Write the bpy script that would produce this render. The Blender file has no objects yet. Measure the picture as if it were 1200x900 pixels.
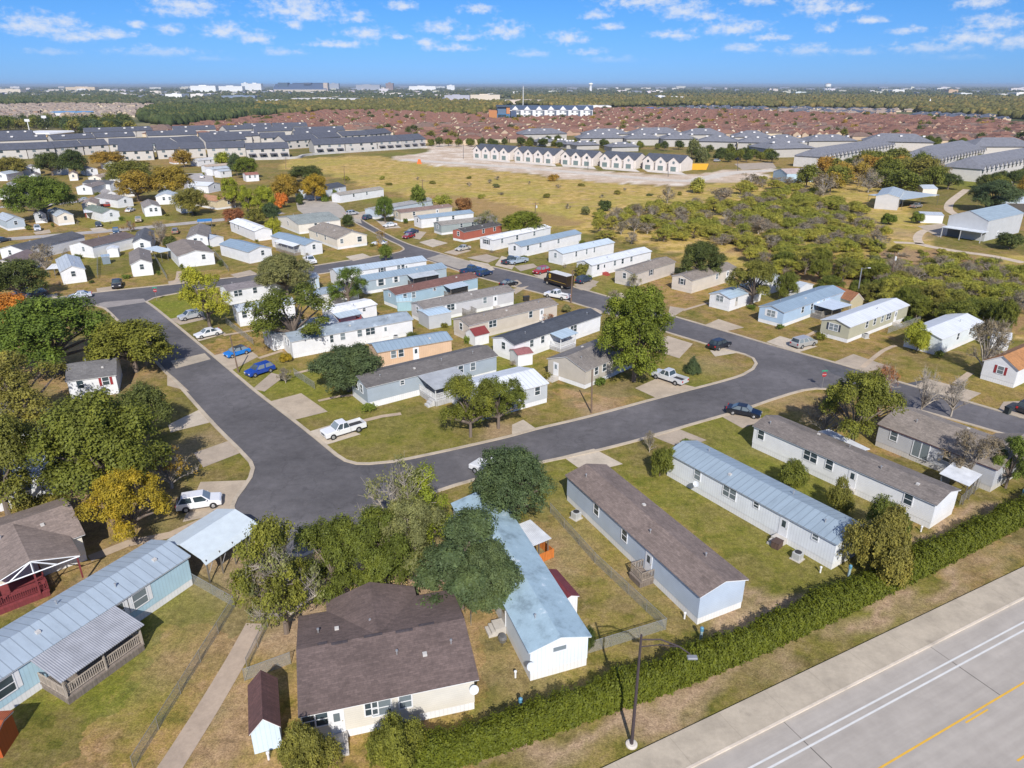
import bpy, bmesh, math, random
import numpy as np
from mathutils import Vector
from mathutils.geometry import tessellate_polygon

# ------------------------------------------------------------------ camera, sky, sun, exposure
S = bpy.context.scene
COL = S.collection
F, H = 832.0, 43.0
PITCH = math.atan((450 - 99.9) / F)
cam = bpy.data.cameras.new("camera")
cam.sensor_width = 36.0
cam.lens = F / 1200 * 36.0
cam.clip_start = 0.5
cam.clip_end = 200000
camo = bpy.data.objects.new("camera", cam)
COL.objects.link(camo)
camo.location = (0, 0, H)
camo.rotation_euler = (math.pi / 2 - PITCH, 0, 0)
S.camera = camo

SUN_EL, SUN_AZ = 38.5, -84.5          # degrees; azimuth counted from +x towards +y
sd = Vector((math.cos(math.radians(SUN_EL)) * math.cos(math.radians(SUN_AZ)),
             math.cos(math.radians(SUN_EL)) * math.sin(math.radians(SUN_AZ)),
             math.sin(math.radians(SUN_EL))))
sl = bpy.data.lights.new("sun", 'SUN')
sl.energy = 4.6
sl.angle = math.radians(0.5)
sl.color = (1.0, 0.95, 0.88)
so = bpy.data.objects.new("sun", sl)
COL.objects.link(so)
so.rotation_euler = sd.to_track_quat('Z', 'Y').to_euler()

S.view_settings.view_transform = 'Standard'
S.view_settings.look = 'None'
S.view_settings.gamma = 1.0
S.view_settings.exposure = 0.29
S.view_settings.use_curve_mapping = False

SKY_STRENGTH = 0.10
W = bpy.data.worlds.new("World")
S.world = W
W.use_nodes = True
wn, wl = W.node_tree.nodes, W.node_tree.links
wn.clear()
wout = wn.new('ShaderNodeOutputWorld')
wbg = wn.new('ShaderNodeBackground')
wbg.inputs['Strength'].default_value = SKY_STRENGTH
wl.new(wbg.outputs[0], wout.inputs['Surface'])
sky = wn.new('ShaderNodeTexSky')
sky.sky_type = 'NISHITA'
sky.sun_disc = False
sky.sun_elevation = math.radians(SUN_EL)
sky.sun_rotation = math.radians(90 - SUN_AZ)
sky.altitude = 0
sky.air_density = 1.0
sky.dust_density = 0.1
sky.ozone_density = 3.0


def wmath(op, a, b=None, c=None, clamp=False):
    n = wn.new('ShaderNodeMath')
    n.operation = op
    n.use_clamp = clamp
    for i, v in enumerate((a, b, c)):
        if v is None:
            continue
        if isinstance(v, (int, float)):
            n.inputs[i].default_value = v
        else:
            wl.new(v, n.inputs[i])
    return n.outputs[0]


wtc = wn.new('ShaderNodeTexCoord')
sep = wn.new('ShaderNodeSeparateXYZ')
wl.new(wtc.outputs['Generated'], sep.inputs[0])
DX, DY, DZ = sep.outputs
az = wmath('ARCTAN2', DX, DY)              # 0 straight ahead, + to the right
el = wmath('ARCSINE', DZ)
comb = wn.new('ShaderNodeCombineXYZ')
wl.new(wmath('MULTIPLY', az, 78.0), comb.inputs[0])
wl.new(wmath('MULTIPLY', el, 125.0), comb.inputs[1])
cn = wn.new('ShaderNodeTexNoise')
cn.inputs['Scale'].default_value = 1.0
cn.inputs['Detail'].default_value = 7.0
cn.inputs['Roughness'].default_value = 0.62
wl.new(comb.outputs[0], cn.inputs['Vector'])
# the clouds: x, y of the centre and half sizes, in thousandths of a picture width seen from here, turned into directions
CLOUDS = [(215, 8, 42, 13), (350, 14, 54, 13), (45, 32, 50, 10), (262, 38, 26, 8), (300, 46, 22, 7), (430, 40, 30, 6),
          (592, 38, 30, 9), (515, 33, 28, 7), (665, 46, 26, 7), (760, 2, 60, 9), (802, 14, 34, 10), (960, 10, 32, 10),
          (1140, 46, 40, 8), (1090, 58, 46, 6), (945, 61, 34, 6), (860, 34, 42, 8), (1165, 28, 30, 7), (1190, 52, 24, 7),
          (415, 22, 22, 6), (890, 1, 30, 6), (715, 32, 18, 4), (870, 58, 26, 5), (185, 62, 50, 5), (1150, 4, 26, 7),
          (528, 57, 40, 4), (790, 42, 30, 5), (90, 44, 34, 6), (400, 53, 40, 4), (715, 71, 40, 4), (200, 35, 16, 5),
          (75, 26, 18, 6), (130, 40, 26, 5), (160, 30, 14, 4), (330, 62, 26, 4), (345, 30, 12, 5), (380, 51, 14, 4), (470, 44, 14, 3), (500, 51, 16, 4), (545, 44, 20, 4), (620, 64, 26, 4), (690, 62, 22, 4), (830, 20, 22, 5),
          (905, 45, 24, 4), (970, 34, 12, 5), (1010, 62, 18, 4), (1020, 24, 18, 4), (1060, 36, 20, 4), (1125, 70, 30, 4), (60, 62, 26, 3), (250, 70, 30, 3), (1000, 10, 16, 5), (700, 18, 20, 5), (560, 12, 24, 5), (470, 8, 20, 5)]
acc = None
for (cx, cy, hw, hh) in CLOUDS:
    u, v = (cx - 600) / F, (cy - 450) / F
    d = Vector((u, math.cos(PITCH) - v * math.sin(PITCH), -math.sin(PITCH) - v * math.cos(PITCH))).normalized()
    a0, e0 = math.atan2(d.x, d.y), math.asin(d.z)
    hw, hh = hw * 0.98, hh * 1.45
    ax = wmath('MULTIPLY', wmath('SUBTRACT', az, a0), F / hw)
    ey0 = wmath('SUBTRACT', el, e0)
    # flat bases: steeper below than above
    ey = wmath('MULTIPLY', wmath('MAXIMUM', ey0, wmath('MULTIPLY', ey0, -1.7)), F / hh)
    g = wmath('SUBTRACT', 1.0, wmath('SQRT', wmath('ADD', wmath('MULTIPLY', ax, ax), wmath('MULTIPLY', ey, ey))))
    acc = g if acc is None else wmath('MAXIMUM', acc, g)
dens = wmath('ADD', wmath('MULTIPLY', wmath('MAXIMUM', acc, -0.7), 1.25), wmath('MULTIPLY', wmath('SUBTRACT', cn.outputs['Fac'], 0.50), 3.3))
cmask = wn.new('ShaderNodeMapRange')
cmask.interpolation_type = 'SMOOTHSTEP'
cmask.inputs['From Min'].default_value = -0.12
cmask.inputs['From Max'].default_value = 1.5
cmask.inputs['To Max'].default_value = 0.84
wl.new(dens, cmask.inputs['Value'])
above = wn.new('ShaderNodeMapRange')
above.inputs['From Min'].default_value = 0.025
above.inputs['From Max'].default_value = 0.045
wl.new(el, above.inputs['Value'])
# unseen scattered cloud added overhead to fill the shade
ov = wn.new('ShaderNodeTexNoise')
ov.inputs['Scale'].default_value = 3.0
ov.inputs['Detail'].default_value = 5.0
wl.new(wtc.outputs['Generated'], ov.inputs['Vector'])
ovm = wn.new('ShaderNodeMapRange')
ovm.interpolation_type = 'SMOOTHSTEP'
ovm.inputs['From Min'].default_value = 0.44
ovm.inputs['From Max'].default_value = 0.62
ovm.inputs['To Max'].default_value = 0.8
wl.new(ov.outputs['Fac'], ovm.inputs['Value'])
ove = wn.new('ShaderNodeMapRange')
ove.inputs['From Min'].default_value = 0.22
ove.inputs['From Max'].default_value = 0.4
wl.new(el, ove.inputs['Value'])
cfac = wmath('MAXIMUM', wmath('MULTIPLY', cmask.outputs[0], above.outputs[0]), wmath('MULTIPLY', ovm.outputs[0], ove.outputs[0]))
tint = wn.new('ShaderNodeMix')
tint.data_type = 'RGBA'
tint.blend_type = 'MULTIPLY'
tint.inputs['Factor'].default_value = 1.0
wl.new(sky.outputs[0], tint.inputs['A'])
hz = wn.new('ShaderNodeMapRange')
hz.inputs['From Min'].default_value = 0.0
hz.inputs['From Max'].default_value = 0.10
hz.inputs['To Min'].default_value = 1.0
hz.inputs['To Max'].default_value = 0.0
wl.new(el, hz.inputs['Value'])
tmix = wn.new('ShaderNodeMix')
tmix.data_type = 'RGBA'
wl.new(hz.outputs[0], tmix.inputs['Factor'])
tmix.inputs['A'].default_value = (0.205, 0.465, 0.90, 1)
tmix.inputs['B'].default_value = (0.225, 0.455, 1.12, 1)
wl.new(tmix.outputs['Result'], tint.inputs['B'])
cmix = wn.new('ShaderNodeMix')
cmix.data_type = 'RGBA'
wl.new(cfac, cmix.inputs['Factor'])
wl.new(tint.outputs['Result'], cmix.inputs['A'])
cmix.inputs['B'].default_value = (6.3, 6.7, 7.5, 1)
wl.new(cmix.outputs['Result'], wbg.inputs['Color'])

# ------------------------------------------------------------------ helpers
RNG = np.random.default_rng(7)
random.seed(7)
SP, CP = math.sin(PITCH), math.cos(PITCH)


def P(x, y, z=0.0):
    """the point at height z that lies on the sight line of a picture point (the photograph's 1200 x 900)"""
    u, v = x - 600, y - 450
    t = (z - H) / (-F * SP - v * CP)
    return Vector((u * t, (F * CP - v * SP) * t, z))


def PX(p):
    X, Y, Z = p[0], p[1], p[2] - H
    dp = Y * CP - Z * SP
    return 600 + F * X / dp, 450 + F * (-Y * SP - Z * CP) / dp, dp


def height_at(p, ypx):
    lo, hi = 0.0, 60.0
    for _ in range(40):
        m = (lo + hi) / 2
        if PX((p[0], p[1], m))[1] > ypx:
            lo = m
        else:
            hi = m
    return lo


class MB:
    def __init__(s):
        s.v, s.f = [], []

    def add(s, vs, fs):
        o = len(s.v)
        s.v += [tuple(v) for v in vs]
        s.f += [tuple(i + o for i in f) for f in fs]
        return s

    def box(s, x0, x1, y0, y1, z0, z1):
        return s.add([(x0, y0, z0), (x1, y0, z0), (x1, y1, z0), (x0, y1, z0), (x0, y0, z1), (x1, y0, z1), (x1, y1, z1), (x0, y1, z1)],
                     [(0, 3, 2, 1), (4, 5, 6, 7), (0, 1, 5, 4), (1, 2, 6, 5), (2, 3, 7, 6), (3, 0, 4, 7)])

    def prism(s, poly, ax, a0, a1):
        """polygon in the two other axes, pushed along axis ax from a0 to a1"""
        n = len(poly)
        def pt(p, a):
            return (a, p[0], p[1]) if ax == 'x' else (p[0], a, p[1]) if ax == 'y' else (p[0], p[1], a)
        vs = [pt(p, a0) for p in poly] + [pt(p, a1) for p in poly]
        fs = [tuple(range(n - 1, -1, -1)), tuple(range(n, 2 * n))] + [(i, (i + 1) % n, n + (i + 1) % n, n + i) for i in range(n)]
        return s.add(vs, fs)

    def tube(s, pts, rads, n=6, cap=True):
        pts = [Vector(p) for p in pts]
        if not hasattr(rads, '__len__'):
            rads = [rads] * len(pts)
        rings = []
        for i, p in enumerate(pts):
            d = (pts[min(i + 1, len(pts) - 1)] - pts[max(i - 1, 0)])
            d = d.normalized() if d.length > 1e-6 else Vector((0, 0, 1))
            a = Vector((1, 0, 0)) if abs(d.x) < 0.8 else Vector((0, 1, 0))
            u = d.cross(a).normalized()
            w = d.cross(u)
            rings.append([p + (u * math.cos(2 * math.pi * k / n) + w * math.sin(2 * math.pi * k / n)) * rads[i] for k in range(n)])
        vs = [v for r in rings for v in r]
        fs = [(i * n + k, i * n + (k + 1) % n, (i + 1) * n + (k + 1) % n, (i + 1) * n + k) for i in range(len(pts) - 1) for k in range(n)]
        if cap:
            fs += [tuple(range(n - 1, -1, -1)), tuple(range((len(pts) - 1) * n, len(pts) * n))]
        return s.add(vs, fs)

    def lathe(s, prof, n=12, c=(0, 0)):
        vs = [(c[0] + r * math.cos(2 * math.pi * k / n), c[1] + r * math.sin(2 * math.pi * k / n), z) for r, z in prof for k in range(n)]
        m = len(prof)
        fs = [(i * n + k, i * n + (k + 1) % n, (i + 1) * n + (k + 1) % n, (i + 1) * n + k) for i in range(m - 1) for k in range(n)]
        fs += [tuple(range(n - 1, -1, -1)), tuple(range((m - 1) * n, m * n))]
        return s.add(vs, fs)

    def mesh(s, name, bevel=0.0, seg=1, smooth=False):
        me = bpy.data.meshes.new(name)
        me.from_pydata(s.v, [], s.f)
        bm = bmesh.new()
        bm.from_mesh(me)
        bmesh.ops.recalc_face_normals(bm, faces=bm.faces)
        if bevel:
            es = [e for e in bm.edges if len(e.link_faces) == 2 and e.calc_face_angle(0) > 0.5]
            bmesh.ops.bevel(bm, geom=es, offset=bevel, segments=seg, affect='EDGES', profile=0.6, clamp_overlap=True)
        bm.to_mesh(me)
        bm.free()
        if smooth:
            me.polygons.foreach_set('use_smooth', [True] * len(me.polygons))
        return me

    def build(s, name, mat, parent=None, loc=(0, 0, 0), rz=0, **k):
        return link(name, s.mesh(name, **k), mat, parent, loc, rz)


def link(name, me, mat, parent=None, loc=(0, 0, 0), rz=0):
    o = bpy.data.objects.new(name, me)
    COL.objects.link(o)
    if mat:
        if len(me.materials) == 0:
            me.materials.append(mat)
        elif me.materials[0] != mat:
            o.material_slots[0].link = 'OBJECT'
            o.material_slots[0].material = mat
    o.location = loc
    o.rotation_euler = (0, 0, rz)
    if parent:
        o.parent = parent
    return o


def tag(o, label=None, cat=None, group=None, kind=None):
    if label: o['label'] = label
    if cat: o['category'] = cat
    if group: o['group'] = group
    if kind: o['kind'] = kind
    return o


def lettering(text, size, mat, parent, loc, rot, extr=.004):
    fc = bpy.data.curves.new('lettering', 'FONT')
    fc.body, fc.size, fc.align_x, fc.extrude = text, size, 'CENTER', extr
    tmp = bpy.data.objects.new('lettering_curve', fc)
    COL.objects.link(tmp)
    me = bpy.data.meshes.new_from_object(tmp.evaluated_get(bpy.context.evaluated_depsgraph_get()))
    bpy.data.objects.remove(tmp)
    bpy.data.curves.remove(fc)
    me.materials.clear()
    o = link('lettering', me, mat, parent, loc)
    o.rotation_euler = rot


def thing(name, label, cat, loc=(0, 0, 0), rz=0, group=None):
    o = bpy.data.objects.new(name, None)
    o.empty_display_size = 0.5
    COL.objects.link(o)
    o.location = loc
    o.rotation_euler = (0, 0, rz)
    return tag(o, label, cat, group)


def copy_tree(o, parent=None):
    c = o.copy()
    COL.objects.link(c)
    if parent:
        c.parent = parent
    for ch in list(o.children):
        copy_tree(ch, c)
    return c


# ------------------------------------------------------------------ materials
MC = {}


def nodes_of(name):
    m = bpy.data.materials.new(name)
    m.use_nodes = True
    nt = m.node_tree
    return m, nt.nodes, nt.links, nt.nodes['Principled BSDF']


def noise(n, l, vec, scale, detail=3.0, rough=0.55):
    t = n.new('ShaderNodeTexNoise')
    t.inputs['Scale'].default_value = scale
    t.inputs['Detail'].default_value = detail
    t.inputs['Roughness'].default_value = rough
    if vec is not None:
        l.new(vec, t.inputs['Vector'])
    return t.outputs['Fac']


def ramp(n, l, fac, stops):
    r = n.new('ShaderNodeValToRGB')
    e = r.color_ramp.elements
    while len(e) > 1:
        e.remove(e[-1])
    for i, (p, c) in enumerate(stops):
        el_ = e[0] if i == 0 else e.new(p)
        el_.position = p
        el_.color = (c[0], c[1], c[2], 1) if hasattr(c, '__len__') else (c, c, c, 1)
    l.new(fac, r.inputs['Fac'])
    return r.outputs['Color']


def mixc(n, l, fac, a, b, mode='MIX'):
    m = n.new('ShaderNodeMix')
    m.data_type = 'RGBA'
    m.blend_type = mode
    for sock, v in ((m.inputs['Factor'], fac), (m.inputs['A'], a), (m.inputs['B'], b)):
        if isinstance(v, (int, float)):
            sock.default_value = v
        elif isinstance(v, tuple):
            sock.default_value = (v[0], v[1], v[2], 1)
        else:
            l.new(v, sock)
    return m.outputs['Result']


def bump(n, l, b, hgt, strength, dist):
    bp = n.new('ShaderNodeBump')
    bp.inputs['Strength'].default_value = strength
    bp.inputs['Distance'].default_value = dist
    l.new(hgt, bp.inputs['Height'])
    l.new(bp.outputs[0], b.inputs['Normal'])


def wave(n, l, vec, scale, direction='X', prof='SIN', dist=0.0):
    w = n.new('ShaderNodeTexWave')
    w.wave_type = 'BANDS'
    w.bands_direction = direction
    w.wave_profile = prof
    w.inputs['Scale'].default_value = scale
    w.inputs['Distortion'].default_value = dist
    l.new(vec, w.inputs['Vector'])
    return w.outputs['Fac']


def sc(c, k):
    return tuple(min(1.0, x * k) for x in c)


def M(kind, c=(0.8, 0.8, 0.8)):
    key = (kind, tuple(c))
    if key in MC:
        return MC[key]
    m, n, l, b = nodes_of(kind)
    tc = n.new('ShaderNodeTexCoord').outputs['Object']
    b.inputs['Roughness'].default_value = 0.75
    if kind == 'siding':
        f = noise(n, l, tc, 0.7, 4)
        col = ramp(n, l, f, [(0.3, sc(c, 0.9)), (0.65, c)])
        g = wave(n, l, tc, 1.6, 'Z', 'SAW')
        l.new(mixc(n, l, 0.10, col, g, 'MULTIPLY'), b.inputs['Base Color'])
        bump(n, l, b, g, 0.35, 0.02)
        b.inputs['Roughness'].default_value = 0.6
    elif kind == 'panel':           # vertical grooves
        f = noise(n, l, tc, 0.7, 4)
        col = ramp(n, l, f, [(0.3, sc(c, 0.9)), (0.65, c)])
        w1 = n.new('ShaderNodeVectorMath'); w1.operation = 'DOT_PRODUCT'; w1.inputs[1].default_value = (1, 1, 0)
        l.new(tc, w1.inputs[0])
        cx = n.new('ShaderNodeCombineXYZ'); l.new(w1.outputs['Value'], cx.inputs[0])
        g = wave(n, l, cx.outputs[0], 1.0, 'X')
        gr = ramp(n, l, g, [(0.0, 0.82), (0.18, 1.0)])
        l.new(mixc(n, l, 0.7, col, gr, 'MULTIPLY'), b.inputs['Base Color'])
        b.inputs['Roughness'].default_value = 0.6
    elif kind == 'shingle':
        br = n.new('ShaderNodeTexBrick')
        br.inputs['Scale'].default_value = 1.0
        br.inputs['Brick Width'].default_value = 0.5
        br.inputs['Row Height'].default_value = 0.17
        br.inputs['Mortar Size'].default_value = 0.012
        br.inputs['Color1'].default_value = (*sc(c, 0.84), 1)
        br.inputs['Color2'].default_value = (*sc(c, 1.15), 1)
        br.inputs['Mortar'].default_value = (*sc(c, 0.78), 1)
        l.new(tc, br.inputs['Vector'])
        f = noise(n, l, tc, 0.45, 5, 0.65)
        st = ramp(n, l, f, [(0.25, 0.72), (0.5, 1.0), (0.75, 1.18)])
        f2 = noise(n, l, tc, 4.0, 3, 0.7)
        st2 = ramp(n, l, f2, [(0.3, 0.8), (0.7, 1.15)])
        l.new(mixc(n, l, 1.0, mixc(n, l, 1.0, br.outputs['Color'], st, 'MULTIPLY'), st2, 'MULTIPLY'), b.inputs['Base Color'])
        b.inputs['Roughness'].default_value = 0.9
    elif kind == 'metalroof':
        g = wave(n, l, tc, 0.42, 'X')
        rib = ramp(n, l, g, [(0.955, 0.0), (0.99, 1.0)])
        mp = n.new('ShaderNodeMapping'); mp.inputs['Scale'].default_value = (1.2, 0.25, 1); l.new(tc, mp.inputs['Vector'])
        f = noise(n, l, mp.outputs[0], 1.1, 5, 0.65)
        col = ramp(n, l, f, [(0.25, sc(c, 0.82)), (0.5, c), (0.78, sc(c, 1.12))])
        l.new(mixc(n, l, rib, col, sc(c, 0.70)), b.inputs['Base Color'])
        bump(n, l, b, rib, 0.3, 0.03)
        b.inputs['Roughness'].default_value = 0.5
    elif kind == 'corrugated':
        g = wave(n, l, tc, 1.9, 'X')
        f = noise(n, l, tc, 0.8, 4)
        col = ramp(n, l, f, [(0.3, sc(c, 0.8)), (0.7, sc(c, 1.12))])
        l.new(mixc(n, l, 0.35, col, ramp(n, l, g, [(0, 0.6), (1, 1.0)]), 'MULTIPLY'), b.inputs['Base Color'])
        bump(n, l, b, g, 0.5, 0.05)
        b.inputs['Roughness'].default_value = 0.45
    elif kind == 'coated':          # painted-over roof with patches and streaks
        f = noise(n, l, tc, 0.55, 6, 0.7)
        col = ramp(n, l, f, [(0.32, sc(c, 0.62)), (0.48, c), (0.6, sc(c, 1.1)), (0.7, (0.62, 0.68, 0.72))])
        l.new(col, b.inputs['Base Color'])
        b.inputs['Roughness'].default_value = 0.55
    elif kind == 'glass':
        f = noise(n, l, tc, 0.6, 2)
        oi = n.new('ShaderNodeObjectInfo')
        l.new(mixc(n, l, ramp(n, l, oi.outputs['Random'], [(0.0, 0.0), (0.55, 0.0), (0.6, 0.5), (1.0, 0.9)]), ramp(n, l, f, [(0.3, (0.02, 0.03, 0.035)), (0.7, (0.07, 0.1, 0.12))]), (0.22, 0.26, 0.28)), b.inputs['Base Color'])
        b.inputs['Roughness'].default_value = 0.12
        b.inputs['Specular IOR Level'].default_value = 0.6
    elif kind == 'carpaint':
        f = noise(n, l, tc, 8.0, 2)
        l.new(ramp(n, l, f, [(0.2, sc(c, 0.94)), (0.8, c)]), b.inputs['Base Color'])
        b.inputs['Roughness'].default_value = 0.32
        b.inputs['Metallic'].default_value = 0.15
        b.inputs['Coat Weight'].default_value = 0.5
        b.inputs['Coat Roughness'].default_value = 0.08
    elif kind == 'chainlink':
        l.new(noise(n, l, tc, 3, 2), b.inputs['Roughness'])
        b.inputs['Base Color'].default_value = (*c, 1)
        sx = n.new('ShaderNodeSeparateXYZ'); l.new(tc, sx.inputs[0])
        def dia(sign):
            a = n.new('ShaderNodeMath'); a.operation = 'MULTIPLY_ADD'; l.new(sx.outputs[2], a.inputs[0]); a.inputs[1].default_value = sign; l.new(sx.outputs[0], a.inputs[2])
            q = n.new('ShaderNodeMath'); q.operation = 'PINGPONG'; l.new(a.outputs[0], q.inputs[0]); q.inputs[1].default_value = 0.04
            g = n.new('ShaderNodeMath'); g.operation = 'LESS_THAN'; l.new(q.outputs[0], g.inputs[0]); g.inputs[1].default_value = 0.0052
            return g.outputs[0]
        mx = n.new('ShaderNodeMath'); mx.operation = 'MAXIMUM'; l.new(dia(1.0), mx.inputs[0]); l.new(dia(-1.0), mx.inputs[1])
        l.new(mx.outputs[0], b.inputs['Alpha'])
    elif kind == 'leaf':
        oi = n.new('ShaderNodeObjectInfo')
        f = noise(n, l, tc, 2.2, 3, 0.6)
        f2 = noise(n, l, tc, 9.0, 2, 0.6)
        col = ramp(n, l, f, [(0.28, sc(c, 0.6)), (0.5, c), (0.72, (min(1, c[0] * 1.4), min(1, c[1] * 1.3), c[2] * 1.1))])
        col = mixc(n, l, 0.8, col, ramp(n, l, f2, [(0.25, 0.55), (0.75, 1.35)]), 'MULTIPLY')
        hs = n.new('ShaderNodeHueSaturation')
        mr = n.new('ShaderNodeMapRange'); l.new(oi.outputs['Random'], mr.inputs['Value'])
        mr.inputs['To Min'].default_value = 0.485; mr.inputs['To Max'].default_value = 0.515
        l.new(mr.outputs[0], hs.inputs['Hue']); l.new(col, hs.inputs['Color'])
        mv = n.new('ShaderNodeMapRange'); l.new(oi.outputs['Random'], mv.inputs['Value'])
        mv.inputs['To Min'].default_value = 1.15; mv.inputs['To Max'].default_value = 0.85
        l.new(mv.outputs[0], hs.inputs['Value'])
        l.new(hs.outputs[0], b.inputs['Base Color'])
        b.inputs['Roughness'].default_value = 0.6
        b.inputs['Specular IOR Level'].default_value = 0.25
        tr = n.new('ShaderNodeBsdfTranslucent')
        l.new(hs.outputs[0], tr.inputs['Color'])
        ms = n.new('ShaderNodeMixShader'); ms.inputs[0].default_value = 0.32
        l.new(b.outputs[0], ms.inputs[1]); l.new(tr.outputs[0], ms.inputs[2])
        l.new(ms.outputs[0], n['Material Output'].inputs['Surface'])
    elif kind == 'concrete':
        geo = n.new('ShaderNodeNewGeometry').outputs['Position']
        f = noise(n, l, geo, 0.35, 6, 0.65)
        f2 = noise(n, l, geo, 2.5, 4, 0.7)
        col = ramp(n, l, f, [(0.3, sc(c, 0.78)), (0.55, c), (0.75, sc(c, 1.12))])
        col = mixc(n, l, ramp(n, l, noise(n, l, geo, 0.42, 3, 0.6), [(0.64, 0.0), (0.72, 0.45)]), col, sc(c, 0.5))
        l.new(mixc(n, l, 0.6, col, ramp(n, l, f2, [(0.3, 0.82), (0.7, 1.08)]), 'MULTIPLY'), b.inputs['Base Color'])
        b.inputs['Roughness'].default_value = 0.85
    elif kind == 'asphalt':
        geo = n.new('ShaderNodeNewGeometry').outputs['Position']
        f = noise(n, l, geo, 0.06, 5, 0.6)
        f2 = noise(n, l, geo, 0.8, 5, 0.7)
        f3 = noise(n, l, geo, 14.0, 2, 0.7)
        col = ramp(n, l, f, [(0.35, sc(c, 0.74)), (0.5, c), (0.65, sc(c, 1.35))])
        col = mixc(n, l, 0.8, col, ramp(n, l, f2, [(0.3, 0.75), (0.7, 1.2)]), 'MULTIPLY')
        vo = n.new('ShaderNodeTexVoronoi'); vo.feature = 'DISTANCE_TO_EDGE'; vo.inputs['Scale'].default_value = 0.16
        wv = n.new('ShaderNodeVectorMath'); wv.operation = 'ADD'
        nz = n.new('ShaderNodeTexNoise'); nz.inputs['Scale'].default_value = 0.5; nz.inputs['Detail'].default_value = 4; l.new(geo, nz.inputs['Vector'])
        nzs = n.new('ShaderNodeVectorMath'); nzs.operation = 'SCALE'; nzs.inputs['Scale'].default_value = 3.5; l.new(nz.outputs['Color'], nzs.inputs[0])
        l.new(geo, wv.inputs[0]); l.new(nzs.outputs[0], wv.inputs[1]); l.new(wv.outputs[0], vo.inputs['Vector'])
        crk = ramp(n, l, vo.outputs['Distance'], [(0.0, 0.62), (0.012, 0.7), (0.022, 1.0)])
        col = mixc(n, l, 0.38, col, crk, 'MULTIPLY')
        l.new(mixc(n, l, 0.5, col, ramp(n, l, f3, [(0.3, 0.75), (0.7, 1.25)]), 'MULTIPLY'), b.inputs['Base Color'])
        b.inputs['Roughness'].default_value = 0.85
        bump(n, l, b, f3, 0.2, 0.02)
    elif kind == 'wood':
        mp = n.new('ShaderNodeMapping'); mp.inputs['Scale'].default_value = (6, 6, 0.7); l.new(tc, mp.inputs['Vector'])
        f = noise(n, l, mp.outputs[0], 1.5, 4)
        l.new(ramp(n, l, f, [(0.3, sc(c, 0.65)), (0.7, sc(c, 1.2))]), b.inputs['Base Color'])
        b.inputs['Roughness'].default_value = 0.85
    elif kind == 'brightmetal':
        f = noise(n, l, tc, 2.0, 3)
        l.new(ramp(n, l, f, [(0.3, sc(c, 0.8)), (0.7, c)]), b.inputs['Base Color'])
        b.inputs['Metallic'].default_value = 0.7
        b.inputs['Roughness'].default_value = 0.4
    else:                            # 'paint', 'rubber', ...
        f = noise(n, l, tc, 1.3, 4)
        l.new(ramp(n, l, f, [(0.3, sc(c, 0.88)), (0.7, c)]), b.inputs['Base Color'])
        b.inputs['Roughness'].default_value = 0.9 if kind == 'rubber' else 0.55
    MC[key] = m
    return m


WHITE = (0.75, 0.76, 0.775)
TRIM = M('paint', WHITE)
GLASS = M('glass', (0.05, 0.07, 0.08))

# ------------------------------------------------------------------ ground
def smooth_line(pts, step=2.0, closed=False):
    """Catmull-Rom through world points"""
    n = len(pts)
    out = []
    rng = range(n if closed else n - 1)
    for i in rng:
        p0 = pts[(i - 1) % n] if closed or i > 0 else pts[0]
        p1, p2 = pts[i], pts[(i + 1) % n]
        p3 = pts[(i + 2) % n] if closed or i + 2 < n else pts[-1]
        k = max(1, int((p2 - p1).length / step))
        for j in range(k):
            t = j / k
            out.append(0.5 * ((2 * p1) + (p2 - p0) * t + (2 * p0 - 5 * p1 + 4 * p2 - p3) * t * t + (3 * p1 - p0 - 3 * p2 + p3) * t ** 3))
    if not closed:
        out.append(pts[-1])
    return out


def px_line(px, closed=False, step=2.0, smooth=True):
    w = [P(*q) for q in px]
    return smooth_line(w, step, closed) if smooth else w


def inside(poly, X, Y):
    r = np.zeros(X.shape, bool)
    n = len(poly)
    for i in range(n):
        x0, y0 = poly[i][0], poly[i][1]
        x1, y1 = poly[(i + 1) % n][0], poly[(i + 1) % n][1]
        c = (y0 > Y) != (y1 > Y)
        with np.errstate(divide='ignore', invalid='ignore'):
            xi = (x1 - x0) * (Y - y0) / (y1 - y0) + x0
        r ^= c & (X < xi)
    return r


def wob(X, Y, s, seed):
    """cheap smooth 2D wobble"""
    r = np.random.default_rng(seed)
    t = np.zeros_like(X)
    for k in range(6):
        a = r.uniform(0, 2 * math.pi)
        f = (1.0 + 0.9 * k) / s
        t += np.sin((X * math.cos(a) + Y * math.sin(a)) * f * 6.28 + r.uniform(0, 6.28)) / (1 + 0.6 * k)
    return t / 2.6


# fan grid: rows get longer with distance, so that the sheet is fine near and reaches past the horizon
NR, NCc = 430, 360
yy = np.concatenate([np.linspace(-60, 20, 14)[:-1], 20 * (60000 / 20.0) ** (np.linspace(0, 1, NR))])
ss = np.linspace(-1.35, 1.35, NCc)
GX = (ss[None, :] * (np.maximum(yy, 10)[:, None] + 30))
GY = np.repeat(yy[:, None], NCc, 1)
wx = GX + 5 * wob(GX, GY, 30, 1) + 1.5 * wob(GX, GY, 7, 2)
wy = GY + 5 * wob(GX, GY, 30, 3) + 1.5 * wob(GX, GY, 7, 4)


def zpoly(px):
    return inside([P(*q) for q in px], wx, wy).astype(float)


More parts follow.
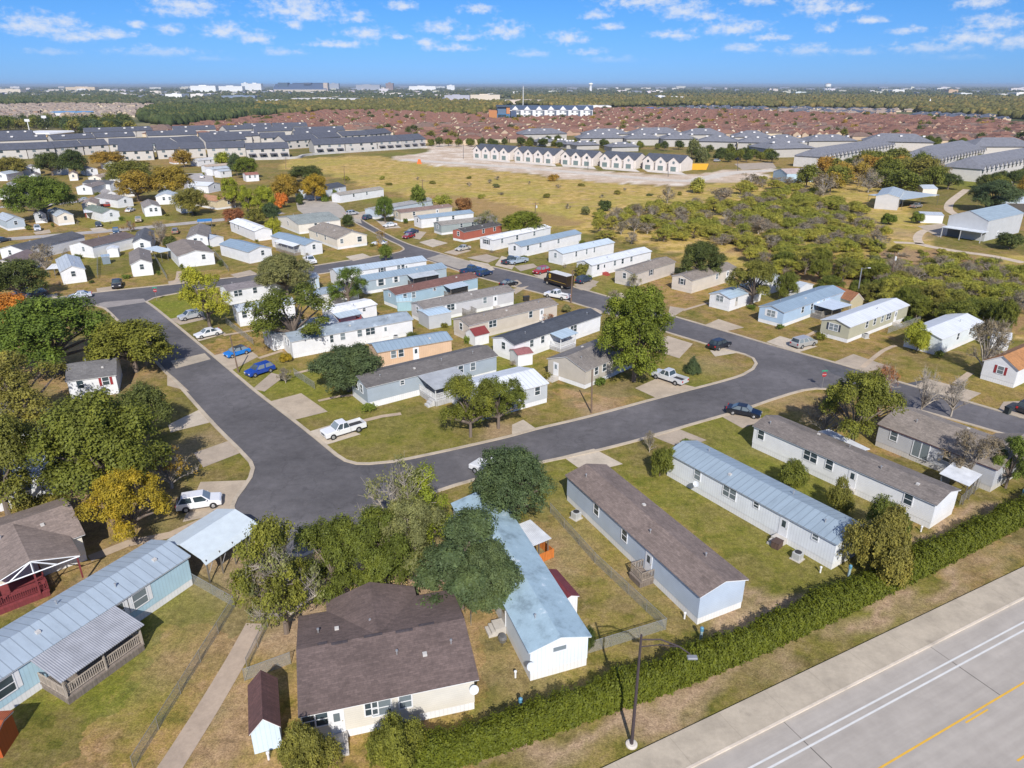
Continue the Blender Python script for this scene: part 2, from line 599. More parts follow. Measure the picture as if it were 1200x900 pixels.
field = zpoly([(330, 197), (345, 186), (440, 182), (520, 193), (640, 207), (800, 222), (905, 205), (1000, 205), (1060, 230), (1110, 300), (1210, 300), (1210, 420), (1150, 380), (1080, 345), (990, 345), (880, 330), (800, 300), (700, 275), (600, 262), (520, 240), (440, 222), (390, 205)])
brown = zpoly([(860, 290), (1000, 300), (1100, 290), (1210, 312), (1210, 400), (1150, 375), (1050, 340), (900, 325)])
brown = np.maximum(brown, zpoly([(500, 228), (560, 233), (700, 262), (620, 268), (540, 250)]) * 0.7)
dirt = np.zeros_like(GX)
lush = np.zeros_like(GX)


def blob(arr, x, y, r, k=1.0, sx=1.0):
    p = P(x, y)
    d = np.hypot((wx - p.x) / sx, wy - p.y) / r
    if arr is lush and y > 480:
        k *= .75
    np.maximum(arr, k * np.clip(1.3 - d, 0, 1), out=arr)


for q in [(185, 372, 9, 1), (200, 358, 8, 1), (330, 452, 9, .8), (380, 470, 9, .7), (470, 505, 10, .4), (700, 590, 10, .5), (770, 590, 12, .7), (860, 630, 10, .5),
          (120, 790, 5, 1), (165, 735, 4, .9), (95, 815, 4, .9), (215, 690, 4, .6), (850, 510, 8, .7), (455, 235, 10, .8), (560, 265, 12, .6),
          (600, 400, 10, .9), (560, 430, 10, .9), (540, 372, 8, .8), (700, 340, 10, .6), (800, 440, 8, .5), (320, 440, 8, .8), (730, 650, 9, .3), (640, 275, 12, .6),
          (150, 258, 14, .9), (110, 300, 12, .5), (200, 320, 10, .5), (350, 280, 10, .5), (590, 450, 6, .6), (1130, 215, 25, .8), (1080, 262, 18, .5), (470, 180, 20, .5),
          (650, 560, 7, .6), (920, 575, 6, .8), (880, 560, 6, .8), (960, 690, 5, .4), (600, 310, 10, .4), (400, 300, 9, .3), (980, 640, 5, .5)]:
    blob(lush, *q)
for q in [(260, 835, 5, .5), (250, 740, 6, .35), (240, 640, 5, .8), (275, 655, 5, .7), (195, 655, 6, .8), (470, 690, 7, 1), (500, 700, 6, 1), (395, 700, 6, .9), (370, 720, 5, .9), (440, 710, 6, .8),
          (360, 655, 5, .5), (610, 520, 3, .8), (575, 515, 4, .8), (715, 468, 5, .7), (690, 520, 5, .3), (760, 680, 5, .3), (140, 590, 9, .5), (60, 650, 5, .5), (150, 570, 7, .6),
          (560, 690, 4, .8), (640, 645, 4, .5), (675, 625, 4, .4), (900, 525, 4, .2), (120, 440, 8, .4), (60, 420, 9, .4), (215, 530, 4, .7), (245, 525, 3, .5), (1000, 600, 3, .3),
          (820, 425, 6, .4), (940, 470, 6, .4), (1055, 300, 8, .5), (510, 710, 4, .8), (390, 750, 4, .5), (545, 760, 4, .4), (600, 790, 4, .3), (1070, 275, 8, .6), (890, 325, 6, .3)]:
    blob(dirt, *q)
# bare strip along the foot of the hedge, and the mown verge beside the highway
for t in np.linspace(0, 1, 60):
    blob(dirt, 560 + 660 * t, 901 - 300 * t - 4 * math.sin(t * 3.14), 1.3, 1.0)
    blob(dirt, 600 + 660 * t, 908 - 300 * t, 1.6, 0.35 + 0.25 * math.sin(t * 40))
far = np.clip((GY - 450) / 500, 0, 1)
lot = zpoly([(505, 171), (556, 180), (605, 190), (700, 200), (755, 205), (812, 204), (850, 200), (905, 197), (893, 211), (800, 218), (720, 215), (640, 206), (560, 198), (505, 193), (456, 185), (490, 180)])
lot = np.maximum(lot, zpoly([(490, 172), (520, 167), (560, 170), (555, 182), (505, 180)]))

gm = bpy.data.meshes.new('ground')
nr, nc = GX.shape
idx = np.arange(nr * nc).reshape(nr, nc)
Q = np.stack([idx[:-1, :-1], idx[:-1, 1:], idx[1:, 1:], idx[1:, :-1]], -1).reshape(-1, 4)
gz = np.zeros_like(GX)
gm.from_pydata(np.stack([GX, GY, gz], -1).reshape(-1, 3).tolist(), [], Q.tolist())
for nm, arrs in (('zone', (field, dirt, lush)), ('zone_far', (far, brown, lot))):
    at = gm.attributes.new(nm, 'FLOAT_COLOR', 'POINT')
    data = np.ones((nr * nc, 4), np.float32)
    for k in range(3):
        data[:, k] = arrs[k].reshape(-1)
    at.data.foreach_set('color', data.reshape(-1))

m, n, l, b = nodes_of('grass_ground')
pos = n.new('ShaderNodeNewGeometry').outputs['Position']
z1 = n.new('ShaderNodeAttribute'); z1.attribute_name = 'zone'
z2 = n.new('ShaderNodeAttribute'); z2.attribute_name = 'zone_far'
s1 = n.new('ShaderNodeSeparateColor'); l.new(z1.outputs['Color'], s1.inputs[0])
s2 = n.new('ShaderNodeSeparateColor'); l.new(z2.outputs['Color'], s2.inputs[0])
nA = noise(n, l, pos, 0.045, 5, 0.6)
nB = noise(n, l, pos, 0.22, 5, 0.65)
nC = noise(n, l, pos, 1.1, 5, 0.7)
nD = noise(n, l, pos, 7.0, 3, 0.75)
nE = noise(n, l, pos, 0.42, 6, 0.72)
lawn = ramp(n, l, nE, [(0.32, (0.085, 0.090, 0.022)), (0.43, (0.170, 0.148, 0.036)), (0.52, (0.255, 0.198, 0.064)), (0.60, (0.290, 0.210, 0.088)), (0.70, (0.37, 0.275, 0.150))])
brn = ramp(n, l, nC, [(0.35, (0.150, 0.108, 0.050)), (0.5, (0.235, 0.165, 0.080)), (0.65, (0.33, 0.240, 0.130))])
lawn = mixc(n, l, ramp(n, l, nB, [(0.47, 0.0), (0.60, 0.85)]), lawn, brn)
lawn = mixc(n, l, ramp(n, l, nA, [(0.47, 0.0), (0.64, 0.55)]), lawn, ramp(n, l, nC, [(0.35, (0.10, 0.105, 0.020)), (0.6, (0.20, 0.19, 0.040))]))
grn = ramp(n, l, nC, [(0.3, (0.095, 0.120, 0.016)), (0.55, (0.19, 0.205, 0.028)), (0.7, (0.28, 0.24, 0.06))])
lv = n.new('ShaderNodeTexVoronoi'); lv.inputs['Scale'].default_value = 0.048
lva = n.new('ShaderNodeVectorMath'); lva.operation = 'ADD'
lvn = n.new('ShaderNodeTexNoise'); lvn.inputs['Scale'].default_value = 0.35; lvn.inputs['Detail'].default_value = 5; l.new(pos, lvn.inputs['Vector'])
lvs = n.new('ShaderNodeVectorMath'); lvs.operation = 'SCALE'; lvs.inputs['Scale'].default_value = 6.0; l.new(lvn.outputs['Color'], lvs.inputs[0])
l.new(pos, lva.inputs[0]); l.new(lvs.outputs[0], lva.inputs[1]); l.new(lva.outputs[0], lv.inputs['Vector'])
lotr = n.new('ShaderNodeSeparateColor'); l.new(lv.outputs['Color'], lotr.inputs[0])
lawn = mixc(n, l, 1.0, lawn, ramp(n, l, lotr.outputs[0], [(0.0, (0.70, 0.78, 0.62)), (0.35, (0.92, 0.95, 0.85)), (0.65, (1.08, 1.0, 0.95)), (1.0, (1.28, 1.12, 1.15))]), 'MULTIPLY')
lawn = mixc(n, l, s1.outputs[2], lawn, grn)
fld = ramp(n, l, nB, [(0.32, (0.20, 0.175, 0.04)), (0.44, (0.40, 0.29, 0.075)), (0.55, (0.54, 0.375, 0.13)), (0.68, (0.62, 0.43, 0.22))])
fld = mixc(n, l, ramp(n, l, noise(n, l, pos, 0.03, 4), [(0.45, 0.0), (0.6, 0.7)]), fld, (0.36, 0.31, 0.07))
fld = mixc(n, l, ramp(n, l, noise(n, l, pos, 0.11, 5, 0.7), [(0.5, 0.0), (0.66, 0.65)]), fld, (0.33, 0.235, 0.105))
fld = mixc(n, l, 1.0, fld, ramp(n, l, nE, [(0.3, 0.62), (0.5, 0.95), (0.7, 1.2)]), 'MULTIPLY')
fld = mixc(n, l, s2.outputs[1], fld, ramp(n, l, nC, [(0.3, (0.20, 0.13, 0.055)), (0.65, (0.36, 0.23, 0.11))]))
gcol = mixc(n, l, s1.outputs[0], lawn, fld)
drt = ramp(n, l, nC, [(0.3, (0.28, 0.19, 0.12)), (0.6, (0.42, 0.30, 0.19)), (0.75, (0.27, 0.21, 0.10))])
gcol = mixc(n, l, s1.outputs[1], gcol, drt)
lotc = ramp(n, l, noise(n, l, pos, 0.08, 5, 0.7), [(0.3, (0.40, 0.30, 0.20)), (0.5, (0.55, 0.44, 0.34)), (0.62, (0.68, 0.61, 0.52))])
farc = ramp(n, l, noise(n, l, pos, 0.004, 6, 0.65), [(0.35, (0.05, 0.065, 0.03)), (0.5, (0.10, 0.11, 0.05)), (0.62, (0.26, 0.23, 0.13))])
gcol = mixc(n, l, s2.outputs[0], gcol, farc)
gcol = mixc(n, l, s2.outputs[2], gcol, lotc)
gcol = mixc(n, l, 0.8, gcol, ramp(n, l, noise(n, l, pos, 2.6, 4, 0.75), [(0.3, 0.62), (0.5, 1.0), (0.7, 1.35)]), 'MULTIPLY')
gcol = mixc(n, l, 0.75, gcol, ramp(n, l, nD, [(0.28, 0.45), (0.5, 1.0), (0.72, 1.5)]), 'MULTIPLY')
l.new(gcol, b.inputs['Base Color'])
b.inputs['Roughness'].default_value = 0.95
b.inputs['Specular IOR Level'].default_value = 0.1
bump(n, l, b, nD, 0.5, 0.15)
tag(link('ground', gm, m), kind='structure')


def sheet(name, polys, z, mat, label=None):
    """flat sheet: outer outline and holes (world points)"""
    vl = [[Vector((p.x, p.y, 0)) for p in poly] for poly in polys]
    tris = tessellate_polygon(vl)
    flat = [(p.x, p.y, z) for poly in vl for p in poly]
    me = bpy.data.meshes.new(name)
    me.from_pydata(flat, [], [tuple(t) for t in tris])
    bm = bmesh.new(); bm.from_mesh(me)
    for f_ in bm.faces:
        f_.normal_update()
        if f_.normal.z < 0:
            f_.normal_flip()
    bm.to_mesh(me); bm.free()
    o = link(name, me, mat)
    return tag(o, label, kind='structure')


def ribbon(name, line, w, z0, z1, mat, off=0.0, closed=False):
    """a strip of width w along a line; z1 > z0 gives it a body"""
    mb = MB()
    n = len(line)
    L, R = [], []
    for i, p in enumerate(line):
        a = line[(i - 1) % n] if closed else line[max(i - 1, 0)]
        c = line[(i + 1) % n] if closed else line[min(i + 1, n - 1)]
        d = Vector((c.x - a.x, c.y - a.y, 0))
        d = d.normalized() if d.length > 1e-6 else Vector((1, 0, 0))
        nn = Vector((-d.y, d.x, 0))
        L.append(p + nn * (off + w / 2)); R.append(p + nn * (off - w / 2))
    vs = [(q.x, q.y, z) for i in range(n) for q, z in ((L[i], z0), (L[i], z1), (R[i], z1), (R[i], z0))]
    fs = []
    for i in range(n if closed else n - 1):
        j = (i + 1) % n
        for k in range(4 if z1 > z0 + 0.01 else 1):
            kk = k if z1 > z0 + 0.01 else 1
            fs.append((i * 4 + kk, j * 4 + kk, j * 4 + (kk + 1) % 4, i * 4 + (kk + 1) % 4))
    mb.add(vs, fs)
    return tag(mb.build(name, mat), kind='structure')


ASPH = M('asphalt', (0.108, 0.102, 0.106))
CONC = M('concrete', (0.42, 0.36, 0.28))
KERB = M('concrete', (0.46, 0.39, 0.30))

NORTH = [(420, 254), (430, 262), (472, 284), (515, 297), (550, 307), (600, 318.5), (660, 333.5), (710, 347.5), (750, 359.5), (790, 371.5), (850, 389), (900, 404), (950, 418), (1000, 432), (1038, 444), (1100, 462), (1200, 491), (1260, 508)]
SOUTH = [(1260, 533), (1200, 515), (1120, 492), (1050, 473), (990, 459), (970, 455.5), (955, 455), (940, 457), (925, 461), (900, 469), (880, 476), (851, 485), (805, 498), (760, 511.5), (700, 527), (629, 542), (600, 549), (560, 560), (532, 568), (490, 583), (440, 606), (395, 632), (355, 650), (327, 648), (305, 636), (288, 620), (278, 605), (275, 594), (279, 584), (288, 572), (296, 560), (299, 549), (296, 541), (283, 527), (251, 495), (207, 446), (196, 436), (170, 407), (144, 380), (124, 361), (112, 357.5), (95, 359), (60, 363), (-60, 375)]
WEST = [(-60, 362), (0, 357), (60, 350), (110, 343.5), (150, 339), (217, 332), (300, 322), (367, 312), (430, 302), (462, 297), (474, 293), (470, 288), (455, 281), (432, 269), (412, 258), (402, 249)]
INNER = [(170, 354), (176, 358), (190, 369), (225, 398), (275, 440), (300, 461), (348, 498), (380, 524), (392, 534), (403, 541), (417, 544.8), (433, 545), (460, 542.5), (510, 532.5), (566, 520), (600, 512), (629, 504), (690, 489.5), (770, 468), (821, 454.7), (850, 447), (872, 440), (884, 433), (888, 426.5), (884, 420), (873, 415), (845, 408), (815, 399), (785, 390), (745, 377), (707, 365.5), (670, 354), (635, 344), (600, 335), (562, 325), (530, 315), (508, 307), (498, 304), (480, 305.5), (440, 311), (367, 322), (270, 334), (220, 341.5), (180, 349)]
wN, wS, wW, wI = px_line(NORTH), px_line(SOUTH), px_line(WEST), px_line(INNER, True)
sheet('road', [wN + wS + wW, wI], 0.02, ASPH)
for ln, off, cl in ((wN, 0.25, 0), (wS, 0.25, 0), (wW, 0.25, 0), (wI, 0.25, 1)):
    ribbon('kerb', ln, 0.5, 0.0, 0.12, KERB, off if not cl else 0.25, bool(cl))

def pxpoly(name, px, z, mat):
    return sheet(name, [[P(*q) for q in px]], z, mat)


# concrete crossings of the gutters
pxpoly('pavement', [(200, 423), (240, 414), (247, 421), (206, 432)], 0.028, CONC)
pxpoly('pavement', [(500, 303), (516, 298), (572, 311), (562, 325), (545, 318)], 0.028, M('concrete', (0.36, 0.32, 0.27)))
pxpoly('pavement', [(112, 357), (122, 354), (168, 350), (172, 354), (124, 361)], 0.028, M('concrete', (0.30, 0.27, 0.25)))
pxpoly('pavement', [(347, 238), (362, 233), (392, 236), (402, 243), (410, 256), (422, 255), (424, 262), (392, 254), (357, 252), (349, 246)], 0.026, M('concrete', (0.40, 0.36, 0.31)))
# darker repair patches
pxpoly('road_patch', [(1062, 449.5), (1085, 445), (1105, 451), (1080, 456)], 0.03, M('asphalt', (0.075, 0.075, 0.082)))
pxpoly('road_patch', [(965, 428), (990, 433), (1015, 441), (1000, 446), (975, 438)], 0.03, M('asphalt', (0.08, 0.08, 0.087)))

DRIVES = [
    [(317, 470.5), (353, 461), (384, 482.5), (344, 492.5)], [(359, 507), (391, 497), (423, 509), (379, 522.5)], [(296, 456), (318, 437), (334, 441), (310, 459)],
    [(248, 417), (290, 408), (303, 418), (272, 434)], [(226, 391.5), (257, 386), (265, 391), (233, 400)], [(199, 374), (237, 366), (242, 374), (211, 381)],
    [(196, 436), (205, 443), (222, 459), (196, 452)], [(197, 498), (236, 479), (251, 494), (200, 507)], [(227, 531), (269, 516.5), (284, 530), (238, 548)], [(235, 565), (290, 563), (274, 592), (272, 600), (214, 612)],
    [(659, 535), (696, 526), (730, 544), (706, 550), (677, 548)], [(760, 510), (792, 501.5), (828, 516), (800, 526)], [(744, 455), (771, 443), (817, 454.5), (771, 467.5)],
    [(600, 498), (613, 492), (629, 503), (600, 511)], [(845, 488), (867, 480), (897, 492), (870, 502)], [(783, 394), (812, 403), (796, 420), (770, 412), (760, 402)], [(832, 411), (846, 407.5), (868, 413), (838, 418)],
    [(783, 369), (785, 359), (804, 362), (791, 370)], [(826, 381), (842, 374), (872, 384), (850, 388.5)], [(675, 368), (697, 361), (708, 366), (697, 372)], [(672, 337), (690, 331), (700, 335), (682, 340.5)],
    [(714, 348), (728, 343), (737, 349), (726, 353)], [(898, 401), (914, 394), (958, 406), (936, 413)], [(976, 425), (1000, 415), (1046, 431), (1012, 436)], [(1073, 452), (1087, 444), (1150, 461), (1132, 471)],
    [(491, 284), (507, 280), (525, 285), (507, 290)], [(547, 302), (570, 298), (586, 302.5), (572, 308)], [(520, 296), (541, 290), (552, 294), (534, 299)], [(405, 301), (425, 297), (436, 301.5), (414, 306)],
    [(197, 330), (220, 326), (226, 331), (198, 334.5)], [(113, 338), (132, 335.5), (138, 340), (114, 343)], [(48, 347), (67, 344), (68, 349), (50, 352)], [(270, 322), (293, 316.5), (302, 321), (278, 326)],
    [(600, 339), (620, 335), (604, 345)], [(588, 300), (606, 306), (600, 316), (580, 311)], [(602, 312), (625, 309), (630, 313), (610, 318)], [(404, 252), (430, 247), (440, 250), (420, 257)],
    [(440, 258), (462, 261), (470, 267), (452, 268)], [(1170, 480), (1176, 471), (1200, 470), (1230, 480), (1220, 494), (1195, 490)], [(1075, 265), (1105, 262), (1120, 270), (1100, 278)],
    [(105, 268), (118, 266), (128, 270), (110, 272)], [(128, 273.5), (142, 271.5), (146, 276), (132, 278)], [(39, 272), (58, 269), (60, 273), (42, 275)],
    [(625, 322), (645, 318), (652, 324), (640, 329)], [(672, 334), (690, 327), (702, 330), (690, 341)], [(595, 331), (606, 328), (612, 332), (604, 336)], [(550, 305), (572, 309), (580, 316), (560, 322)],
    [(860, 192), (905, 190), (910, 197), (870, 199)], [(480, 270), (500, 272), (492, 281), (474, 277)],
]
for i, d in enumerate(DRIVES):
    pxpoly('driveway', d, 0.036 + 0.0004 * (i % 7), M('concrete', [(0.45, 0.37, 0.28), (0.50, 0.43, 0.34), (0.40, 0.33, 0.255)][i % 3]))
for ln in ([(300, 731), (282, 765), (240, 836), (196, 905)],):
    ribbon('path', px_line(ln), 1.75, 0.03, 0.034, M('concrete', (0.42, 0.33, 0.25)))
for ln, w in (([(423, 494), (448, 488), (470, 485)], 0.9), ([(373, 470), (395, 465), (416, 463)], 0.7), ([(303, 420), (331, 411)], 1.0), ([(262, 393), (304, 386)], 1.0), ([(345, 438), (366, 433)], 0.8),
              ([(1010, 431), (1035, 411), (1050, 405)], 0.8), ([(1120, 450), (1137, 437)], 1.0), ([(800, 364), (830, 355)], 0.8), ([(935, 399), (957, 388)], 0.8), ([(210, 318), (208, 328), (200, 333)], 1.2),
              ([(105, 655), (150, 637), (200, 627), (240, 610)], 1.3)):
    ribbon('path', px_line(ln), w, 0.04, 0.044, M('concrete', (0.46, 0.36, 0.26)))
LG = M('concrete', (0.40, 0.37, 0.345))
for ln, w in (([(-30, 284), (0, 281), (75, 275), (150, 268.5), (200, 263.5), (265, 257), (300, 253), (330, 249)], 5.5), ([(-10, 243), (40, 241), (85, 237), (130, 229), (150, 224), (190, 214), (222, 204)], 5.0), ([(232, 226), (234, 214), (232, 203)], 13)):
    ribbon('road', px_line(ln), w, 0.02, 0.024, LG)
DP = M('concrete', (0.55, 0.45, 0.34))
for ln, w in (([(1048, 284), (1075, 285.5), (1090, 289), (1125, 295), (1162, 300), (1200, 308)], 3.0), ([(1078, 286), (1075, 279), (1080, 272), (1092, 268), (1108, 264)], 2.5), ([(1121, 252), (1112, 246), (1113, 238), (1122, 230), (1133, 222)], 3.0)):
    ribbon('path', px_line(ln), w, 0.02, 0.024, DP)

# ------------------------------------------------------------------ highway
def off_line(a, b, ext=0.6):
    p, q = P(*a), P(*b)
    d = q - p
    return [p - d * ext * 1.6, q + d * ext * 2]


he = off_line((709, 900), (1200, 665))
hd = (he[1] - he[0]).normalized()
hn = Vector((hd.y, -hd.x, 0))             # towards the carriageway


def hwy(o0, o1, z, name, mat, s0=0.0, s1=None):
    p0 = he[0] + hd * s0
    p1 = he[1] if s1 is None else he[0] + hd * s1
    return sheet(name, [[p0 + hn * o0, p0 + hn * o1, p1 + hn * o1, p1 + hn * o0]], z, mat)


def odist(x, y):
    v = P(x, y) - he[0]
    return v.dot(hn), v.dot(hd)


m, n, l, b = nodes_of('highway_concrete')
pos = n.new('ShaderNodeNewGeometry').outputs['Position']
mp = n.new('ShaderNodeMapping')
mp.inputs['Rotation'].default_value = (0, 0, -math.atan2(hd.y, hd.x))
l.new(pos, mp.inputs['Vector'])
mp2 = n.new('ShaderNodeMapping'); mp2.inputs['Scale'].default_value = (0.06, 1.1, 1); l.new(mp.outputs[0], mp2.inputs['Vector'])
f1 = noise(n, l, mp2.outputs[0], 1.0, 5, 0.6)
f2 = noise(n, l, pos, 0.5, 6, 0.7)
c1 = ramp(n, l, f1, [(0.3, (0.345, 0.312, 0.275)), (0.5, (0.38, 0.345, 0.305)), (0.7, (0.415, 0.378, 0.335))])
l.new(mixc(n, l, 0.7, c1, ramp(n, l, f2, [(0.3, 0.82), (0.7, 1.1)]), 'MULTIPLY'), b.inputs['Base Color'])
b.inputs['Roughness'].default_value = 0.85
HWM = m
kerb_o = odist(1050, 779)[0]
hwy(kerb_o, 24.0, 0.03, 'highway', HWM)
SIDEW = M('concrete', (0.44, 0.38, 0.295))
p0, p1 = he
mb = MB()
def strip_box(o0, o1, z0, z1):
    mb.add([tuple(p + hn * o + Vector((0, 0, z))) for z in (z0, z1) for p, o in ((p0, o0), (p0, o1), (p1, o1), (p1, o0))],
           [(0, 3, 2, 1), (4, 5, 6, 7), (0, 1, 5, 4), (1, 2, 6, 5), (2, 3, 7, 6), (3, 0, 4, 7)])
strip_box(0, kerb_o - 0.18, 0.0, 0.15)
tag(mb.build('pavement', SIDEW), kind='structure')
mb = MB()
strip_box(kerb_o - 0.176, kerb_o - 0.002, 0.0, 0.17)
tag(mb.build('kerb', M('concrete', (0.62, 0.54, 0.44))), kind='structure')
w1 = odist(1050, 809)[0]; w2 = odist(1050, 820)[0]; y1 = odist(1116, 850)[0]
LINEW, LINEY = M('paint', (0.64, 0.64, 0.62)), M('paint', (0.72, 0.42, 0.05))
hwy(w1 - 0.08, w1 + 0.08, 0.036, 'lane_marking', LINEW)
hwy(w2 - 0.08, w2 + 0.08, 0.036, 'lane_marking', LINEW)
hwy(y1 - 0.07, y1 + 0.07, 0.036, 'lane_marking', LINEY)
sa, sb = odist(1131, 847)[1], odist(1158, 832)[1]
hwy(y1 + 0.25, y1 + 0.37, 0.036, 'lane_marking', LINEY, sa, sb)
oy, sy_ = odist(1195, 890)
hwy(oy - 0.07, oy + 0.07, 0.036, 'lane_marking', LINEY, sy_ - 0.3, None)
JO = M('rubber', (0.06, 0.055, 0.05))
for q in ((940, 867), (1110, 772), (1255, 690)):
    s_ = odist(*q)[1]
    hwy(kerb_o + 0.02, w1 - 0.1, 0.033, 'pavement_joint', JO, s_ - 0.02, s_ + 0.02)
    hwy(w1 + 0.1, y1 - 0.1, 0.033, 'pavement_joint', JO, s_ - 0.03, s_ + 0.03)
for k in range(-4, 16):
    s_ = odist(900, 815)[1] + k * 4.6
    hwy(0.05, kerb_o - 0.2, 0.152, 'pavement_joint', M('concrete', (0.30, 0.26, 0.2)), s_ - 0.012, s_ + 0.012)

# ------------------------------------------------------------------ homes
WINS = {'w': (0.85, 1.2, 0.95), 'W': (1.7, 1.2, 0.95), 's': (0.6, 0.6, 1.5), 't': (0.6, 1.3, 0.85), 'v': (1.1, 0.45, 1.6), 'b': (1.3, 1.4, 0.75), 'd': (0.9, 2.0, 0.05), 'g': (0.9, 2.0, 0.05), 'p': (1.9, 2.0, 0.05)}
MESHC = {}


def cached(key, fn):
    if key not in MESHC:
        MESHC[key] = fn()
    return MESHC[key]


def frame_mesh(w, h, t=0.09, d=0.06, sash=1, mull=0):
    mb = MB()
    x0, x1 = -w / 2, w / 2
    vs = []
    for y in (0, -d):
        vs += [(x0 - t, y, -t), (x1 + t, y, -t), (x1 + t, y, h + t), (x0 - t, y, h + t), (x0, y, 0), (x1, y, 0), (x1, y, h), (x0, y, h)]
    fs = []
    for i in range(4):
        j = (i + 1) % 4
        fs += [(8 + i, 8 + j, 12 + j, 12 + i), (i, 8 + i, 8 + j, j)[::-1], (4 + i, 4 + j, 12 + j, 12 + i)]
    mb.add(vs, fs)
    if sash:
        mb.box(x0 - 0.01, x1 + 0.01, -d + 0.012, -0.01, h * 0.5 - 0.03, h * 0.5 + 0.03)
    if mull:
        mb.box(-0.05, 0.05, -d + 0.008, -0.01, -0.01, h + 0.01)
    return mb.mesh('window')


def pane_mesh(w, h):
    return MB().box(-w / 2 + 0.002, w / 2 - 0.002, -0.025, -0.004, 0.002, h - 0.002).mesh('pane')


def put_window(par, kind, p, rz, z, shut=None, frame=TRIM):
    w, h, s = WINS[kind]
    loc = (p[0], p[1], z + s)
    if kind in 'dg':
        o = link('door', cached(('door',), lambda: MB().box(-0.45, 0.45, -0.05, -0.003, 0, 2.0).mesh('door')), TRIM if kind == 'd' else M('paint', (0.55, 0.52, 0.48)), par, loc, rz)
        link('frame', cached(('dframe',), lambda: frame_mesh(0.9, 2.0, 0.07, 0.045, 0)), frame, o)
        link('pane', cached(('dpane',), lambda: MB().box(-0.22, 0.22, -0.062, -0.051, 1.0, 1.75).mesh('pane')), GLASS, o)
        link('handle', cached(('dhandle',), lambda: MB().box(0.34, 0.40, -0.10, -0.051, 0.95, 1.02).mesh('handle')), M('brightmetal', (0.5, 0.45, 0.3)), o)
        return o
    o = link('window', cached((kind, 'f'), lambda: frame_mesh(w, h, 0.09, 0.06, kind not in 'vp', kind in 'Wp')), frame, par, loc, rz)
    link('pane', cached((kind, 'p'), lambda: pane_mesh(w, h)), GLASS, o)
    if shut:
        for sx in (-1, 1):
            link('shutter', cached(('shut', h, w, sx), lambda: MB().box(sx * (w / 2 + 0.13), sx * (w / 2 + 0.47), -0.04, -0.004, -0.05, h + 0.05).mesh('shutter')), M('paint', shut), o)
    return o


RED = (0.28, 0.03, 0.035)
HOMES = []


def gable_pts(W_, E, r, o, t):
    """section of the roof slab over a width W_"""
    sl_ = r / (W_ / 2)
    return [(-o, E - o * sl_), (W_ / 2, E + r), (W_ + o, E - o * sl_), (W_ + o, E - o * sl_ + t), (W_ / 2, E + r + t), (-o, E - o * sl_ + t)]


